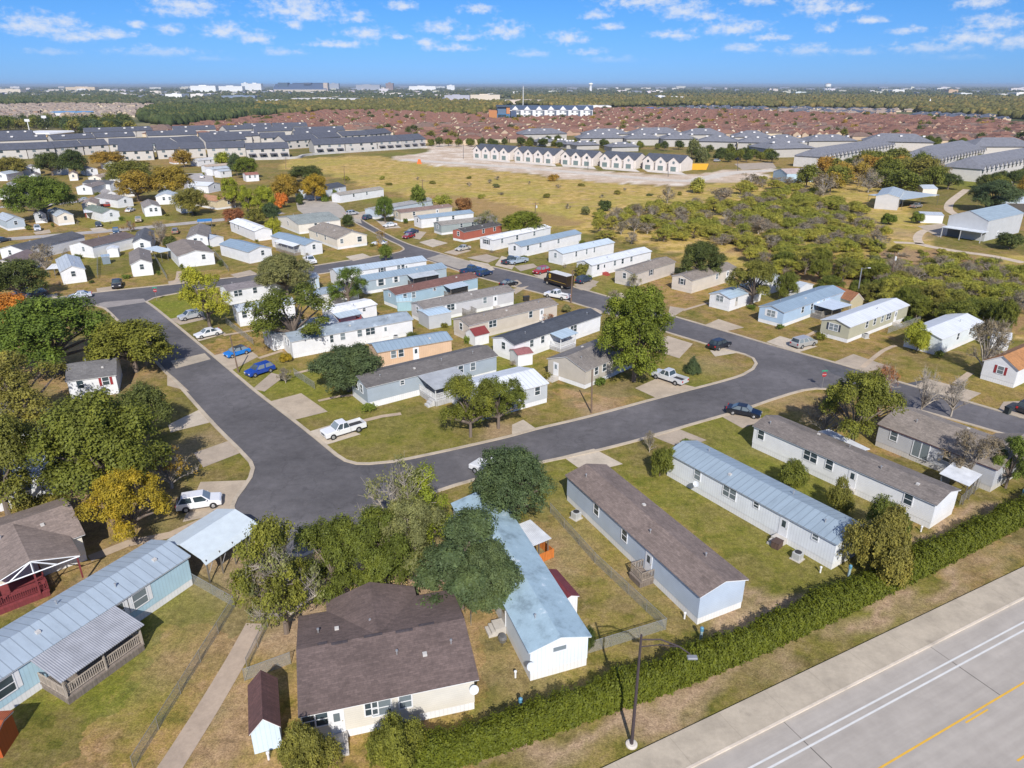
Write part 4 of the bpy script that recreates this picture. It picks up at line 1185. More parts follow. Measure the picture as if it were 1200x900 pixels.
shed('small white gabled shed beside the silver roofed home', (127, 302), (140, 301), 3.2, SW, R_WHITE, ridge='y')
shed('small navy shed in the middle of the upper left yard', (121, 310), (130, 309), 2.4, ('panel', (0.2, 0.25, 0.3)), ('metalroof', (0.25, 0.33, 0.42)), E=1.9)
shed('tan barn shed with brown rounded roof behind the sage green home', (995, 363), (1010, 361), 6, ('panel', (0.45, 0.40, 0.27)), ('shingle', (0.30, 0.13, 0.06)), ridge='y', rise=1.5, E=1.8)
shed('little white shed behind the sky blue home', (936, 349), (951, 345), 3, SW, R_PALE, ridge='y')
shed('grey metal workshop with wide pale roof and open bays', (1024, 244.5), (1051, 246.5), 24, ('panel', (0.56, 0.55, 0.54)), ('metalroof', (0.36, 0.42, 0.46)), ridge='y', E=4.6, rise=1.0, name='workshop', cat='workshop')
RB2 = shed('large grey metal barn with blue grey roof and awning', (1107, 276), (1152.5, 283), 24, ('panel', (0.52, 0.53, 0.54)), ('metalroof', (0.28, 0.35, 0.40)), ridge='y', E=6, rise=2.2, name='metal_barn', cat='barn', wins='r35d')
MB().box(0.3, 12, -4, -0.05, 3.0, 3.15).build('awning', M('metalroof', (0.6, 0.64, 0.68)), RB2)
for k in (0.5, 5.8, 11.6):
    MB().box(k, k + 0.2, -3.9, -3.7, 0, 3.0).build('awning_post', M('paint', (0.5, 0.5, 0.5)), RB2)
MB().box(0.5, 4.5, -0.06, -0.004, 0, 2.8).build('bay_door', M('paint', (0.1, 0.11, 0.12)), RB2)
shed('low lean white shed between the two metal barns', (1078, 261), (1104, 262), 7, PW, R_PALE, E=2.6, rise=0.5)
shed('dark open barn with pale roof at the right edge', (1171, 252), (1215, 253), 12, ('panel', (0.08, 0.07, 0.06)), ('metalroof', (0.48, 0.53, 0.58)), E=4.2, name='metal_barn', cat='barn')  # near-black walls paint in the shade under the open roof
shed('blue walled shack with pinkish roof in the scrub', (921, 214), (955, 213), 12, ('panel', (0.42, 0.55, 0.66)), ('shingle', (0.42, 0.34, 0.32)), E=4)
shed('tan and white cabin behind the open bay workshop', (1080, 230), (1097, 230), 8, OFFW, R_PALE, E=3)


def canopy(lab, name, a, b, W_, roofm, E, rise=0.35, post=(0.35, 0.33, 0.31), wallm=None, slope=0.0, npost=3, ribs=False):
    A, B = P(*a), P(*b)
    d = B - A
    L = d.length
    t = thing(name, lab, name.replace('_', ' '), A, math.atan2(d.y, d.x))
    mb = MB()
    o = 0.15
    if slope:
        mb.prism([(-o, E), (W_ + o, E + slope), (W_ + o, E + slope + 0.08), (-o, E + 0.08)], 'x', -o, L + o)
    else:
        mb.prism([(-o, E - 0.5), (0.35, E), (W_ / 2, E + rise), (W_ - 0.35, E), (W_ + o, E - 0.5), (W_ + o, E - 0.45), (W_ - 0.3, E + 0.06), (W_ / 2, E + rise + 0.06), (0.3, E + 0.06), (-o, E - 0.45)], 'x', -o, L + o)
    mb.build('roof', roofm, t)
    for i in range(npost):
        for y in (0.05, W_ - 0.05):
            x = 0.1 + (L - 0.2) * i / (npost - 1)
            MB().box(x - 0.05, x + 0.05, y - 0.05, y + 0.05, 0, E - (0.1 if slope == 0 else -slope * y / W_) - 0.0).build('post', M('brightmetal', post), t)
            if ribs and y < 1 and i < npost - 1:
                MB().tube([(x, y, 0.9), (x + (L - 0.2) / (npost - 1) * 0.5, y, E - 0.5)], 0.035, 4).build('brace', M('brightmetal', post), t)
    if wallm:
        for y in (W_ - 0.1,):
            MB().box(0.05, L - 0.05, y, y + 0.05, 0.0, E - 0.2).build('wall', wallm, t)
    return t


canopy('white metal carport standing open beside the street bend', 'carport', (246, 684), (306, 640.5), 6.0, M('paint', (0.55, 0.62, 0.66)), 2.7, rise=.75, ribs=True, npost=5)
canopy('white ribbed patio roof between the two long homes', 'patio_cover', (1013, 546), (968, 523), 3.6, M('corrugated', (0.75, 0.77, 0.8)), 2.3, slope=0.3)
canopy('striped white pet shelter with dark blue sides', 'pet_shelter', (1128, 592), (1142, 579), 2.8, M('corrugated', (0.72, 0.74, 0.76)), 2.5, slope=0.25, wallm=M('panel', (0.07, 0.10, 0.15)))
t = canopy('open playhouse with white metal roof and orange timber rail', 'garden_shelter', (620, 666), (643, 656), 3.2, M('corrugated', (0.66, 0.68, 0.7)), 2.5, slope=0.2, wallm=M('wood', (0.18, 0.07, 0.03)))
MB().box(0.02, 3.0, -0.03, 0.03, 0.05, 1.1).build('rail_panel', M('wood', (0.55, 0.17, 0.03)), t)
MB().box(2.85, 2.9, 0.05, 3.1, 0.05, 1.1).build('rail_panel', M('wood', (0.55, 0.17, 0.03)), t)
canopy('grey flat carport beside the sage green home', 'carport', (973, 377), (995, 371), 6, M('metalroof', (0.5, 0.57, 0.66)), 2.4, slope=0.1)
canopy('dark shelter roof beside the brown roofed home at upper left', 'carport', (112, 296), (127, 294), 6, M('shingle', (0.16, 0.13, 0.13)), 2.4, slope=0.1)
canopy('low pale carport beside the silver roofed home', 'carport', (58, 326), (73, 325), 5, M('metalroof', (0.7, 0.72, 0.74)), 2.2, slope=0.1)
canopy('flat white carport left of the black roofed home', 'carport', (41, 297), (58, 295), 6, M('metalroof', (0.7, 0.72, 0.74)), 2.4, slope=0.1)
canopy('pale porch canopy beside the wide light brown roof', 'carport', (190, 307), (205, 304), 8, M('metalroof', (0.52, 0.6, 0.66)), 2.5, slope=0.1)
canopy('blue tarp canopy at the far side of the upper street', 'carport', (233, 268), (249, 267), 4, M('paint', (0.05, 0.22, 0.5)), 2.2, slope=0.1)
canopy('pale lean to roof beside the open bay workshop', 'carport', (1056, 246), (1098, 240), 14, M('metalroof', (0.42, 0.48, 0.52)), 3.7, slope=0.1)
canopy('red porch canopy at the left edge of the park', 'carport', (0, 266), (9, 265.5), 8, M('metalroof', (0.75, 0.76, 0.78)), 2.6, slope=0.1, post=(0.4, 0.06, 0.03), wallm=M('wood', (0.4, 0.07, 0.03)))
canopy('white porch canopy over red rails by the sage green roof', 'carport', (101, 258), (120, 256.5), 6, M('metalroof', (0.68, 0.7, 0.74)), 2.5, slope=0.1, post=(0.35, 0.1, 0.06), wallm=M('wood', (0.25, 0.06, 0.04)))

# porch gable of the cream house on the left, and the rear gable of the big brown roof
mb = MB(); mb.prism([(-0.3, 2.9), (3.6, 4.35), (7.5, 2.9), (7.5, 2.98), (3.6, 4.45), (-0.3, 2.98)], 'y', -3.9, 4.0)
L2x = MB(); L2x.prism([(-0.3, 3.05), (3.45, 4.28), (7.2, 3.05), (7.2, 3.17), (3.45, 4.4), (-0.3, 3.17)], 'y', -3.8, 4.1)
L2x.build('porch_roof', M('shingle', (0.235, 0.185, 0.16)), L2)
tr = MB()
for a_, b_ in (((-0.2, 3.0), (3.45, 4.2)), ((3.45, 4.2), (7.1, 3.0)), ((-0.2, 2.95), (7.1, 2.95)), ((1.6, 2.95), (3.45, 4.15)), ((5.3, 2.95), (3.45, 4.15)), ((3.45, 2.95), (3.45, 4.15))):
    tr.tube([(a_[0], -3.75, a_[1]), (b_[0], -3.75, b_[1])], 0.07, 4)
tr.build('gable_truss', TRIM, L2)
for k in (0.1, 3.45, 6.9):
    MB().box(k - 0.07, k + 0.07, -3.7, -3.56, 0.6, 2.95).build('porch_post', M('wood', (0.2, 0.035, 0.04)), L2)
gx = MB(); gx.prism([(1.9, 3.05), (5.6, 4.3), (9.3, 3.05), (9.3, 3.15), (5.6, 4.42), (1.9, 3.15)], 'y', 5.2, 11.3)
gx.build('rear_gable_roof', M('shingle', (0.135, 0.098, 0.088)), H1)
gw = MB(); gw.prism([(2.3, 0.7), (8.9, 0.7), (8.9, 3.05), (5.6, 4.25), (2.3, 3.05)], 'y', 9.6, 11.0)
gw.build('rear_gable_wall', M('siding', (0.70, 0.665, 0.585)), H1)
for u0, u1, oy in ((2.2, 3.4, -.1), (4.6, 6.0, .0), (7.0, 8.3, -.12), (8.8, 10.0, .1), (1.2, 1.9, .15)):
    MB().box(u0, u1, 4.85 + oy - .1, 4.85 + oy + .1, 4.2, 4.47).build('ridge_strip', M('shingle', (0.06, 0.05, 0.055)), H1)
gx = MB(); gx.prism([(9.6, 3.05), (12.6, 4.25), (15.6, 3.05), (15.6, 3.15), (12.6, 4.37), (9.6, 3.15)], 'y', 3.5, 9.4)
gx.build('rear_gable_roof', M(*R_TAN), R5)

if __name__ == '__main__':
    for q in HOMES:
        print('HOME', q)

# ------------------------------------------------------------------ plants
LEAFC = {'dk': (0.056, 0.074, 0.022), 'green': (0.078, 0.112, 0.020), 'bright': (0.084, 0.112, 0.016), 'olive': (0.118, 0.120, 0.028), 'moss': (0.088, 0.104, 0.019), 'ygreen': (0.165, 0.190, 0.022),
         'yellow': (0.20, 0.158, 0.018), 'orange': (0.30, 0.135, 0.025), 'rust': (0.17, 0.082, 0.038), 'gold': (0.20, 0.145, 0.028), 'sage': (0.110, 0.122, 0.052), 'mesq': (0.182, 0.190, 0.038),
         'hedge': (0.060, 0.080, 0.009), 'greybr': (0.135, 0.118, 0.084), 'teal': (0.050, 0.075, 0.035)}
LEAFC = {k_: (c_[0] * 1.98, c_[1] * 1.86, c_[2] * 1.6) for k_, c_ in LEAFC.items()}
BARK = M('wood', (0.16, 0.125, 0.10))
BARKG = M('wood', (0.34, 0.30, 0.25))


def np_mesh(name, V, Fc):
    me = bpy.data.meshes.new(name)
    nv, nf, k = len(V), len(Fc), Fc.shape[1]
    me.vertices.add(nv)
    me.vertices.foreach_set('co', np.ascontiguousarray(V, np.float32).reshape(-1))
    me.loops.add(nf * k)
    me.loops.foreach_set('vertex_index', np.ascontiguousarray(Fc, np.int32).reshape(-1))
    me.polygons.add(nf)
    me.polygons.foreach_set('loop_start', np.arange(nf, dtype=np.int32) * k)
    me.update(calc_edges=True)
    me.validate()
    return me


def leaf_quads(C, N, size, rng):
    """one small leaf spray per centre C with facing N"""
    n = len(C)
    R = rng.normal(size=(n, 3))
    N = N + 0.75 * R / np.linalg.norm(R, axis=1, keepdims=True)
    N /= np.linalg.norm(N, axis=1, keepdims=True) + 1e-9
    A = np.cross(N, rng.normal(size=(n, 3)))
    A /= np.linalg.norm(A, axis=1, keepdims=True) + 1e-9
    B = np.cross(N, A)
    s = size * rng.uniform(0.6, 1.4, (n, 1))
    a, b = A * s, B * s * rng.uniform(0.5, 0.9, (n, 1))
    V = np.stack([C - a, C + b * 0.8 + N * s * 0.15, C + a, C - b], 1).reshape(-1, 3)
    return V, np.arange(4 * n).reshape(n, 4)


def crown_lobes(kind, rng):
    L = []
    if kind == 'round':
        n = 26
        for i in range(n):
            a = i * 2.4 + rng.uniform(-.4, .4)
            q = (i + .5) / n
            z = 0.30 + 0.54 * q + rng.uniform(-.04, .04)
            rr = rng.uniform(.52, .8) * math.sqrt(max(0.05, 1 - (1.55 * q - 0.5) ** 2))
            r = rng.uniform(.17, .34)
            L.append((rr * math.cos(a), rr * math.sin(a), z, r, r, r * 0.5))
        L.append((0, 0, .60, .50, .50, .26))
    elif kind == 'tall':
        n = 26
        for i in range(n):
            a = i * 2.4 + rng.uniform(-.3, .3)
            q = (i + .5) / n
            rr = rng.uniform(.5, .74) * math.sqrt(max(.03, 1 - (1.75 * q - .72) ** 2))
            r = rng.uniform(.18, .32)
            L.append((rr * math.cos(a), rr * math.sin(a), .20 + .68 * q, r, r, r * .42))
        L.append((0, 0, .52, .52, .52, .32))
    elif kind in ('loose', 'airy'):
        n = 22
        for i in range(n):
            a = rng.uniform(0, 6.28)
            q = rng.uniform(0, 1)
            z = 0.28 + 0.6 * q
            rr = rng.uniform(.25, .85) * math.sqrt(max(.1, 1 - (1.3 * q - .35) ** 2))
            r = rng.uniform(.13, .29)
            L.append((rr * math.cos(a), rr * math.sin(a), z, r, r, r * .55))
    elif kind == 'bush':
        n = 9
        for i in range(n):
            a = i * 2.4
            rr = rng.uniform(.2, .62)
            r = rng.uniform(.32, .48)
            L.append((rr * math.cos(a), rr * math.sin(a), rng.uniform(.22, .64), r, r, r * .75))
    elif kind == 'cone':
        for i in range(7):
            q = i / 6
            r = .8 * (1 - q) + .12
            L.append((rng.uniform(-.06, .06), rng.uniform(-.06, .06), .12 + .78 * q, r, r, .14))
    return L


def make_crown(kind, nleaf, size, seed):
    rng = np.random.default_rng(seed)
    L = np.array(crown_lobes(kind, rng))
    w = L[:, 3] ** 2
    ncl = max(20, nleaf // 16)
    li = rng.choice(len(L), ncl, p=w / w.sum())
    d = rng.normal(size=(ncl, 3))
    d /= np.linalg.norm(d, axis=1, keepdims=True)
    d[:, 2] = np.where(d[:, 2] < -0.35, -d[:, 2], d[:, 2])
    rad = rng.uniform(.62, 1.06, (ncl, 1))
    c = L[li, :3] + d * rad * L[li, 3:]
    sub = nleaf // ncl
    C = np.repeat(c, sub, 0)
    N = np.repeat(d, sub, 0)
    sp = (size * 1.6) * np.array([1, 1, .62])
    C = C + rng.normal(size=C.shape) * sp
    N[:, 2] += 0.35
    V, Q = leaf_quads(C, N, size, rng)
    C4 = np.repeat(C, 4, 0)
    V = C4 + (V - C4) * np.array([1, 1, .85 if kind == 'bush' else .52])
    V[:, 2] = np.maximum(V[:, 2], 0.02)
    return np_mesh('crown', V, Q), L


def branch_mesh(L, seed, r0=0.045, bare=False, ztop=None, lo=0.22):
    """trunk with limbs that reach into the lobes; bare trees get twigs as well"""
    rng = random.Random(seed)
    mb = MB()
    top = ztop or 0.45
    mb.tube([(0, 0, -0.01), (0.01, 0, lo), (0.0, 0.015, top)], [r0 * 1.25, r0, r0 * .55], 6)
    for (x, y, z, rx, ry, rz_) in L:
        z0 = lo + rng.uniform(0, .5) * max(0.02, (z - lo)) * .6
        m_ = (x * .45 + rng.uniform(-.05, .05), y * .45 + rng.uniform(-.05, .05), z0 + (z - z0) * .55)
        mb.tube([(0, 0, z0), m_, (x, y, z)], [r0 * .5, r0 * .32, r0 * .12], 4, cap=False)
        if bare:
            for k in range(bare):
                a, e = rng.uniform(0, 6.28), rng.uniform(-.2, 1.4)
                ln = rng.uniform(.6, 1.3)
                s0 = rng.uniform(.35, 1)
                p0 = Vector((m_[0] + (x - m_[0]) * s0, m_[1] + (y - m_[1]) * s0, m_[2] + (z - m_[2]) * s0))
                d = Vector((math.cos(a) * math.cos(e), math.sin(a) * math.cos(e), math.sin(e) * .6))
                p1 = p0 + Vector((d.x * rx, d.y * ry, d.z * rx)) * ln * .6
                p2 = p1 + Vector((d.x * rx + rng.uniform(-.08, .08), d.y * ry + rng.uniform(-.08, .08), d.z * rx + .05)) * ln * .6
                mb.tube([p0, p1, p2], [r0 * .16, r0 * .10, r0 * .04], 3, cap=False)
                for j in range(2):
                    p3 = p1 + Vector((rng.uniform(-.14, .14), rng.uniform(-.14, .14), rng.uniform(.0, .12)))
                    mb.tube([p1, p3], [r0 * .08, r0 * .03], 3, cap=False)
    return mb.mesh('trunk')


PROTO = {}


def proto(kind, fine, var):
    key = (kind, fine, var)
    if key not in PROTO:
        seed = sum(ord(c) for c in kind) * 13 + var * 7 + fine
        nl, sz = {0: (900, .11), 1: (4200, .060), 2: (17000, .030), 3: (38000, .0205)}[fine]
        rng = np.random.default_rng(seed)
        if kind in ('bare', 'sparse'):
            L = np.array(crown_lobes('loose', rng))
            tr = branch_mesh(L, seed, .045, bare=(14 if fine > 1 else 9) if fine else 5, lo=.1)
            cr = None
            if kind == 'sparse':
                cr, _ = make_crown('loose', int(nl * .16), sz * .9, seed)
                L2 = np.array(crown_lobes('loose', np.random.default_rng(seed)))
        else:
            if kind in ('loose', 'airy'):
                nl = int(nl * (.75 if kind == 'loose' else .42))
            cr, L = make_crown(kind, nl, sz, seed)
            tr = branch_mesh(L, seed, .05 if kind != 'bush' else .03, lo=.2 if kind not in ('bush', 'cone') else .08)
        PROTO[key] = (cr, tr)
    return PROTO[key]


def put_tree(name, label, cat, p, R, Hh, kind, colr, fine=1, var=0, group=None, bark=None):
    cr, tr = proto(kind, fine, var)
    t = thing(name, label, cat, (p[0], p[1], 0), random.uniform(0, 6.28), group)
    t.scale = (R, R, Hh)
    link('trunk', tr, bark or (BARKG if kind in ('bare', 'sparse') else BARK), t)
    if cr:
        link('crown', cr, M('leaf', LEAFC[colr]), t)
    return t


def tree(label, kind, colr, x0, yt, x1, yb, fine=2, name=None, cat=None, group='trees of the park', var=None, bark=None, k=1.0):
    p = P((x0 + x1) / 2, yb)
    dp = PX(p)[2]
    R = (x1 - x0) / 2 / (F / dp) * k
    hh = max(0.8, height_at(p, yt))
    var = var if var is not None else hash_(label) % 3
    nm = name or {'bush': 'bush', 'bare': 'bare_tree', 'sparse': 'bare_tree', 'cone': 'conifer'}.get(kind, 'tree')
    c_ = cat or ('bush' if nm == 'bush' else 'tree')
    return put_tree(nm, label, c_, p, R / (0.98 if kind not in ('loose', 'airy') else 0.84), hh / (0.97 if kind != 'bush' else 0.95), kind, colr, fine, var, group, bark)


T = tree
T('huge dark green oak at the left edge above the street bend', 'round', 'green', 0, 348, 140, 438, 3)
T('moss green oak leaning over the street at the left bend', 'round', 'moss', 112, 374, 207, 436, 2)
T('orange leaved tree at the left edge behind the huge oak', 'round', 'orange', -20, 343, 50, 392, 2)
T('olive old oak with open limbs at the left edge', 'airy', 'olive', -15, 418, 92, 510, 3)
T('large olive green tree filling the yard left of the bend', 'round', 'moss', 56, 462, 205, 590, 3)
T('dark green tree pressed against the large olive one', 'round', 'dk', 148, 450, 208, 512, 2)
T('brown olive tree cut by the left edge of the picture', 'loose', 'olive', -40, 492, 66, 612, 3)
T('bright yellow tree beside the white car on the drive', 'loose', 'yellow', 116, 556, 200, 634, 3)
T('brown twiggy shrub above the yellow tree', 'sparse', 'gold', 163, 525, 240, 572, 2)
T('olive undergrowth tree left of the worn brown roof', 'bush', 'olive', 20, 572, 90, 612, 2)
T('tall grey green tree with bare limbs left of the big brown roof', 'airy', 'moss', 290, 608, 382, 742, 3)
T('tangle of grey branches inside the left yard thicket', 'sparse', 'sage', 290, 625, 385, 738, 2)
T('yellow green tree in the middle of the yard thicket', 'loose', 'moss', 350, 610, 442, 704, 3)
T('moss green tree behind the big brown roof', 'loose', 'moss', 412, 598, 500, 694, 3)
T('tree top of grey leafless limbs over the street bend', 'sparse', 'sage', 415, 548, 525, 668, 3)
T('fresh green tree rising behind the grey leafless limbs', 'airy', 'ygreen', 458, 548, 542, 655, 3)
T('dark evergreen oak spreading over the stained blue roof', 'loose', 'teal', 478, 612, 604, 712, 3)
T('grey green tree filling the gap behind the big brown roof', 'loose', 'sage', 445, 585, 520, 680, 3)
T('dark evergreen oak on the left of the stained blue roof', 'round', 'teal', 520, 640, 612, 715, 3)
T('round dark green oak beside the open playhouse', 'round', 'teal', 553, 527, 652, 615, 3)
T('left olive tree of the pair at the grey home', 'loose', 'moss', 523, 435, 580, 512, 3)
T('right olive tree of the pair at the grey home', 'loose', 'moss', 556, 438, 612, 502, 3)
T('big bright green tree on the corner of the block', 'tall', 'bright', 695, 336, 790, 447, 3)
T('dark round oak before the peach home', 'round', 'teal', 363, 402, 456, 458, 3)
T('yellow green street tree on the lush corner lawn', 'airy', 'ygreen', 217, 312, 275, 384, 3)
T('wide olive tree behind the mauve grey roof', 'round', 'sage', 303, 294, 370, 346, 3)
T('leaning two trunk tree with yellow green leaves', 'airy', 'moss', 298, 332, 394, 408, 3)
T('young green tree beside the slate blue roof', 'airy', 'green', 386, 314, 432, 358, 3)
T('small green tree at the head of the side street', 'round', 'green', 444, 287, 461, 306, 1)
T('brown twiggy tree beside the small white car', 'sparse', 'gold', 435, 271, 458, 294, 1)
T('compact dark green tree on the street corner lawn', 'tall', 'dk', 400, 252, 416, 266, 1)
T('small green tree before the reddish brown roof', 'round', 'green', 440, 230, 463, 261, 2)
T('green tree above the reddish brown roof', 'tall', 'green', 480, 218, 501, 246, 1)
T('orange olive tree at the end circle', 'round', 'gold', 318, 204, 357, 238, 2)
T('bright yellow tree before the navy roof', 'tall', 'yellow', 354, 204, 386, 236, 2)
T('dark spreading tree above the yellow tree', 'round', 'dk', 338, 194, 382, 214, 2)
T('lime tree left of the end circle', 'round', 'ygreen', 298, 218, 326, 254, 2)
T('dark teal tree left of the end circle', 'round', 'teal', 306, 237, 331, 262, 2)
T('lime ball tree left of the grey green roof', 'bush', 'ygreen', 308, 254, 331, 279, 2)
T('orange brown shrub left of the end circle', 'bush', 'orange', 322, 225, 338, 244, 1)
T('small conifer before the navy roof', 'cone', 'green', 387, 221, 399, 234, 1)
T('second small conifer before the navy roof', 'cone', 'green', 375, 222, 386, 236, 1)
T('round dark shrub near the end circle', 'bush', 'dk', 346, 226, 357, 240, 1)
T('broad mid green oak in the upper left park', 'round', 'green', 10, 203, 92, 259, 3)
T('mossy tree behind the upper left homes', 'round', 'olive', 124, 187, 182, 218, 2)
T('orange olive tree in the upper left park', 'round', 'gold', 138, 200, 188, 236, 2)
T('orange brown tree right of the olive group', 'round', 'gold', 180, 194, 229, 232, 2)
T('olive brown tree above the upper street', 'round', 'olive', 205, 220, 248, 252, 2)
T('rust red shrub beside the upper street', 'bush', 'rust', 262, 243, 291, 262, 2)
T('dark green tree below the grey townhouses', 'round', 'dk', 44, 178, 80, 206, 2)
T('dark leafy tree right of the pale blue roof', 'round', 'dk', 72, 174, 106, 207, 2)
T('yellow tree below the grey townhouses', 'round', 'gold', 106, 177, 149, 197, 2)
T('olive tree at the far left below the grey townhouses', 'round', 'olive', -5, 184, 34, 208, 2)
T('bright green round tree near the dirt turnaround', 'round', 'bright', 276, 184, 305, 209, 2)
T('dark evergreen near the dirt turnaround', 'tall', 'teal', 268, 180, 288, 206, 2)
T('yellow green tree beside the white gable', 'loose', 'ygreen', 258, 209, 288, 244, 2)
T('lime tree beside the terracotta roof', 'loose', 'ygreen', 279, 222, 303, 250, 2)
T('olive tree right of the rust red shrub', 'round', 'olive', 288, 244, 312, 264, 1)
T('orange olive tree above the orange sided home', 'round', 'gold', 205, 176, 228, 196, 1)
T('yellow tree behind the ragged roofline', 'round', 'ygreen', 252, 178, 272, 196, 1)
T('dark green tree hiding the left street cars', 'round', 'dk', -8, 305, 60, 352, 2)
T('bare purple brown tree beside the black roofed home', 'sparse', 'greybr', 34, 285, 74, 318, 2)
T('bare tan tree in the yard by the charcoal roof', 'sparse', 'greybr', 177, 259, 203, 288, 2)
T('small brown tree by the upper street car', 'sparse', 'rust', 145, 258, 162, 272, 1)
T('green tree by the dented roof above the upper street', 'bush', 'dk', 190, 276, 210, 290, 1)
T('pale green tree right of the grey gabled home', 'round', 'sage', 209, 224, 222, 248, 1)
T('dark rounded oak behind the tan roofed home', 'round', 'dk', 791, 283, 849, 330, 3)
T('autumn mixed tree over the small white home', 'loose', 'olive', 853, 306, 907, 358, 3)
T('small blue green conifer on the corner lawn', 'cone', 'teal', 800, 416, 823, 437, 2)
T('bare thin tree at the kerb behind the big bright tree', 'sparse', 'greybr', 706, 340, 732, 370, 2)
T('bare thin tree before the beige home', 'sparse', 'sage', 733, 320, 752, 338, 2)
T('lime green tree before the shiny white roof', 'bush', 'ygreen', 1057, 378, 1091, 412, 2)
T('tall bare tree before the orange brown roof', 'sparse', 'greybr', 1120, 376, 1180, 440, 3)
T('leafy bush behind the white awning', 'tall', 'moss', 1163, 352, 1187, 392, 2)
T('green and rust tree on the corner by the wide grey house', 'loose', 'moss', 957, 438, 1034, 532, 3)
T('rust tinged tree top behind the green corner tree', 'sparse', 'rust', 1000, 430, 1050, 500, 3)
T('bare grey brown shrub at the corner verge', 'sparse', 'greybr', 932, 466, 995, 512, 3)
T('bare tree at the kerb left of the wide grey roof', 'bare', 'greybr', 1058, 430, 1098, 486, 3)
T('bare tree at the kerb right of its twin', 'bare', 'greybr', 1092, 435, 1136, 488, 3, var=1)
T('leafless purple grey tree before the wide grey house', 'sparse', 'greybr', 1098, 505, 1166, 566, 3)
T('round green tree at the end of the wide grey house', 'loose', 'green', 1156, 512, 1200, 572, 3)
T('round green bush beside the white mobile home', 'bush', 'moss', 905, 540, 945, 575, 2)
T('olive bush between the two long white homes', 'bush', 'olive', 964, 560, 1002, 600, 2)
T('large olive bush at the end of the light blue roof', 'bush', 'olive', 982, 590, 1068, 674, 3)
T('tall olive bush behind the large one', 'bush', 'moss', 1005, 580, 1062, 640, 3)
T('dark green bush at the corner of the light blue roof', 'bush', 'moss', 756, 520, 790, 558, 2)
T('green shrub peeking over the light blue roof', 'bush', 'green', 793, 512, 824, 530, 2)
T('thin bare shrub by the empty drive', 'sparse', 'greybr', 752, 505, 770, 530, 2)
T('olive bush at the bottom edge left of the white steps', 'bush', 'olive', 322, 850, 402, 915, 3)
T('leafy bush at the cream wall right of the white steps', 'bush', 'moss', 430, 835, 505, 905, 3)
T('small yellow bush beside the white mobile home', 'bush', 'yellow', 326, 412, 345, 424, 2)
T('tiny dark shrub by the blue car', 'sparse', 'greybr', 325, 430, 345, 449, 2)
T('small shrub beside the stained blue roof home', 'bush', 'dk', 680, 732, 698, 764, 2)
T('low bush beside the tan mobile home door', 'sparse', 'rust', 634, 368, 652, 380, 1)
T('small shrub on the verge near the white car', 'bush', 'sage', 657, 357, 671, 366, 1)
T('small shrub near the corner utility pole yard', 'bush', 'moss', 588, 338, 600, 345, 1)
T('dark shrub before the delivery truck homes', 'bush', 'olive', 672, 308, 692, 325, 1)
T('round green tree above the white roof by the field', 'round', 'bright', 586, 248, 640, 278, 2)
T('red brown shrub at the edge of the field', 'bush', 'rust', 530, 231, 556, 248, 1)
T('pale bare tree at the edge of the field', 'sparse', 'sage', 555, 246, 590, 272, 2)
T('yellow green shrub at the edge of the field', 'bush', 'mesq', 508, 228, 532, 244, 1)
T('tall slim tree beside the last gabled townhouse', 'tall', 'sage', 815, 173, 829, 195, 1)
T('rounded tree beside the last gabled townhouse', 'tall', 'sage', 803, 163, 818, 186, 1)
T('dark bush at the wall of the last gabled townhouse', 'bush', 'dk', 812, 182, 828, 194, 1)
T('large dark oak beside the dirt track at the right', 'round', 'teal', 1132, 212, 1190, 248, 3)
T('green tree right of the dirt track', 'round', 'dk', 1095, 203, 1126, 222, 2)
T('golden tree at the far right behind the barns', 'round', 'gold', 1188, 205, 1215, 236, 2)
T('round green bush in front of the open bay workshop', 'bush', 'bright', 1030, 248, 1052, 263, 2)
T('slim green tree beside the low white shed', 'bush', 'green', 1066, 246, 1084, 262, 2)
T('dark low shrub right of the large metal barn', 'bush', 'dk', 1165, 272, 1200, 292, 2)
T('dark hedge like shrub below the barn track', 'bush', 'moss', 1155, 350, 1180, 388, 2)
T('green shrub tree beside the sky blue home', 'round', 'moss', 906, 318, 935, 352, 2)

ry = random.Random(77)
for (x, y) in [(300, 284), (150, 326), (186, 322), (260, 312), (214, 316), (108, 332), (70, 336), (29, 308), (92, 304), (245, 292), (166, 299), (144, 259), (64, 266), (92, 264), (33, 270), (197, 253), (128, 262), (181, 240), (112, 230), (212, 240), (230, 252), (280, 245), (84, 210), (52, 208), (120, 206), (238, 206), (262, 196), (150, 246),
               (362, 301), (434, 289), (455, 240), (475, 262), (560, 262), (588, 268), (649, 280), (684, 288), (722, 300), (764, 310), (795, 338), (866, 330), (880, 362), (990, 362), (1064, 378), (1150, 398), (606, 360), (520, 384), (548, 402), (600, 428), (640, 444), (704, 452), (484, 396), (431, 482), (1100, 420), (962, 398), (914, 386), (690, 328), (660, 314), (612, 304), (576, 296)]:
    p = P(x + ry.uniform(-2, 2), y)
    k, c_ = ry.choice([('bush', 'moss'), ('bush', 'dk'), ('bush', 'olive'), ('sparse', 'greybr'), ('bush', 'green')])
    put_tree('yard_shrub', 'small garden shrub beside a home of the park', 'bush', p, ry.uniform(.5, 1.2), ry.uniform(.7, 1.7), k, c_, 0, ry.randrange(3), 'garden shrubs of the park')
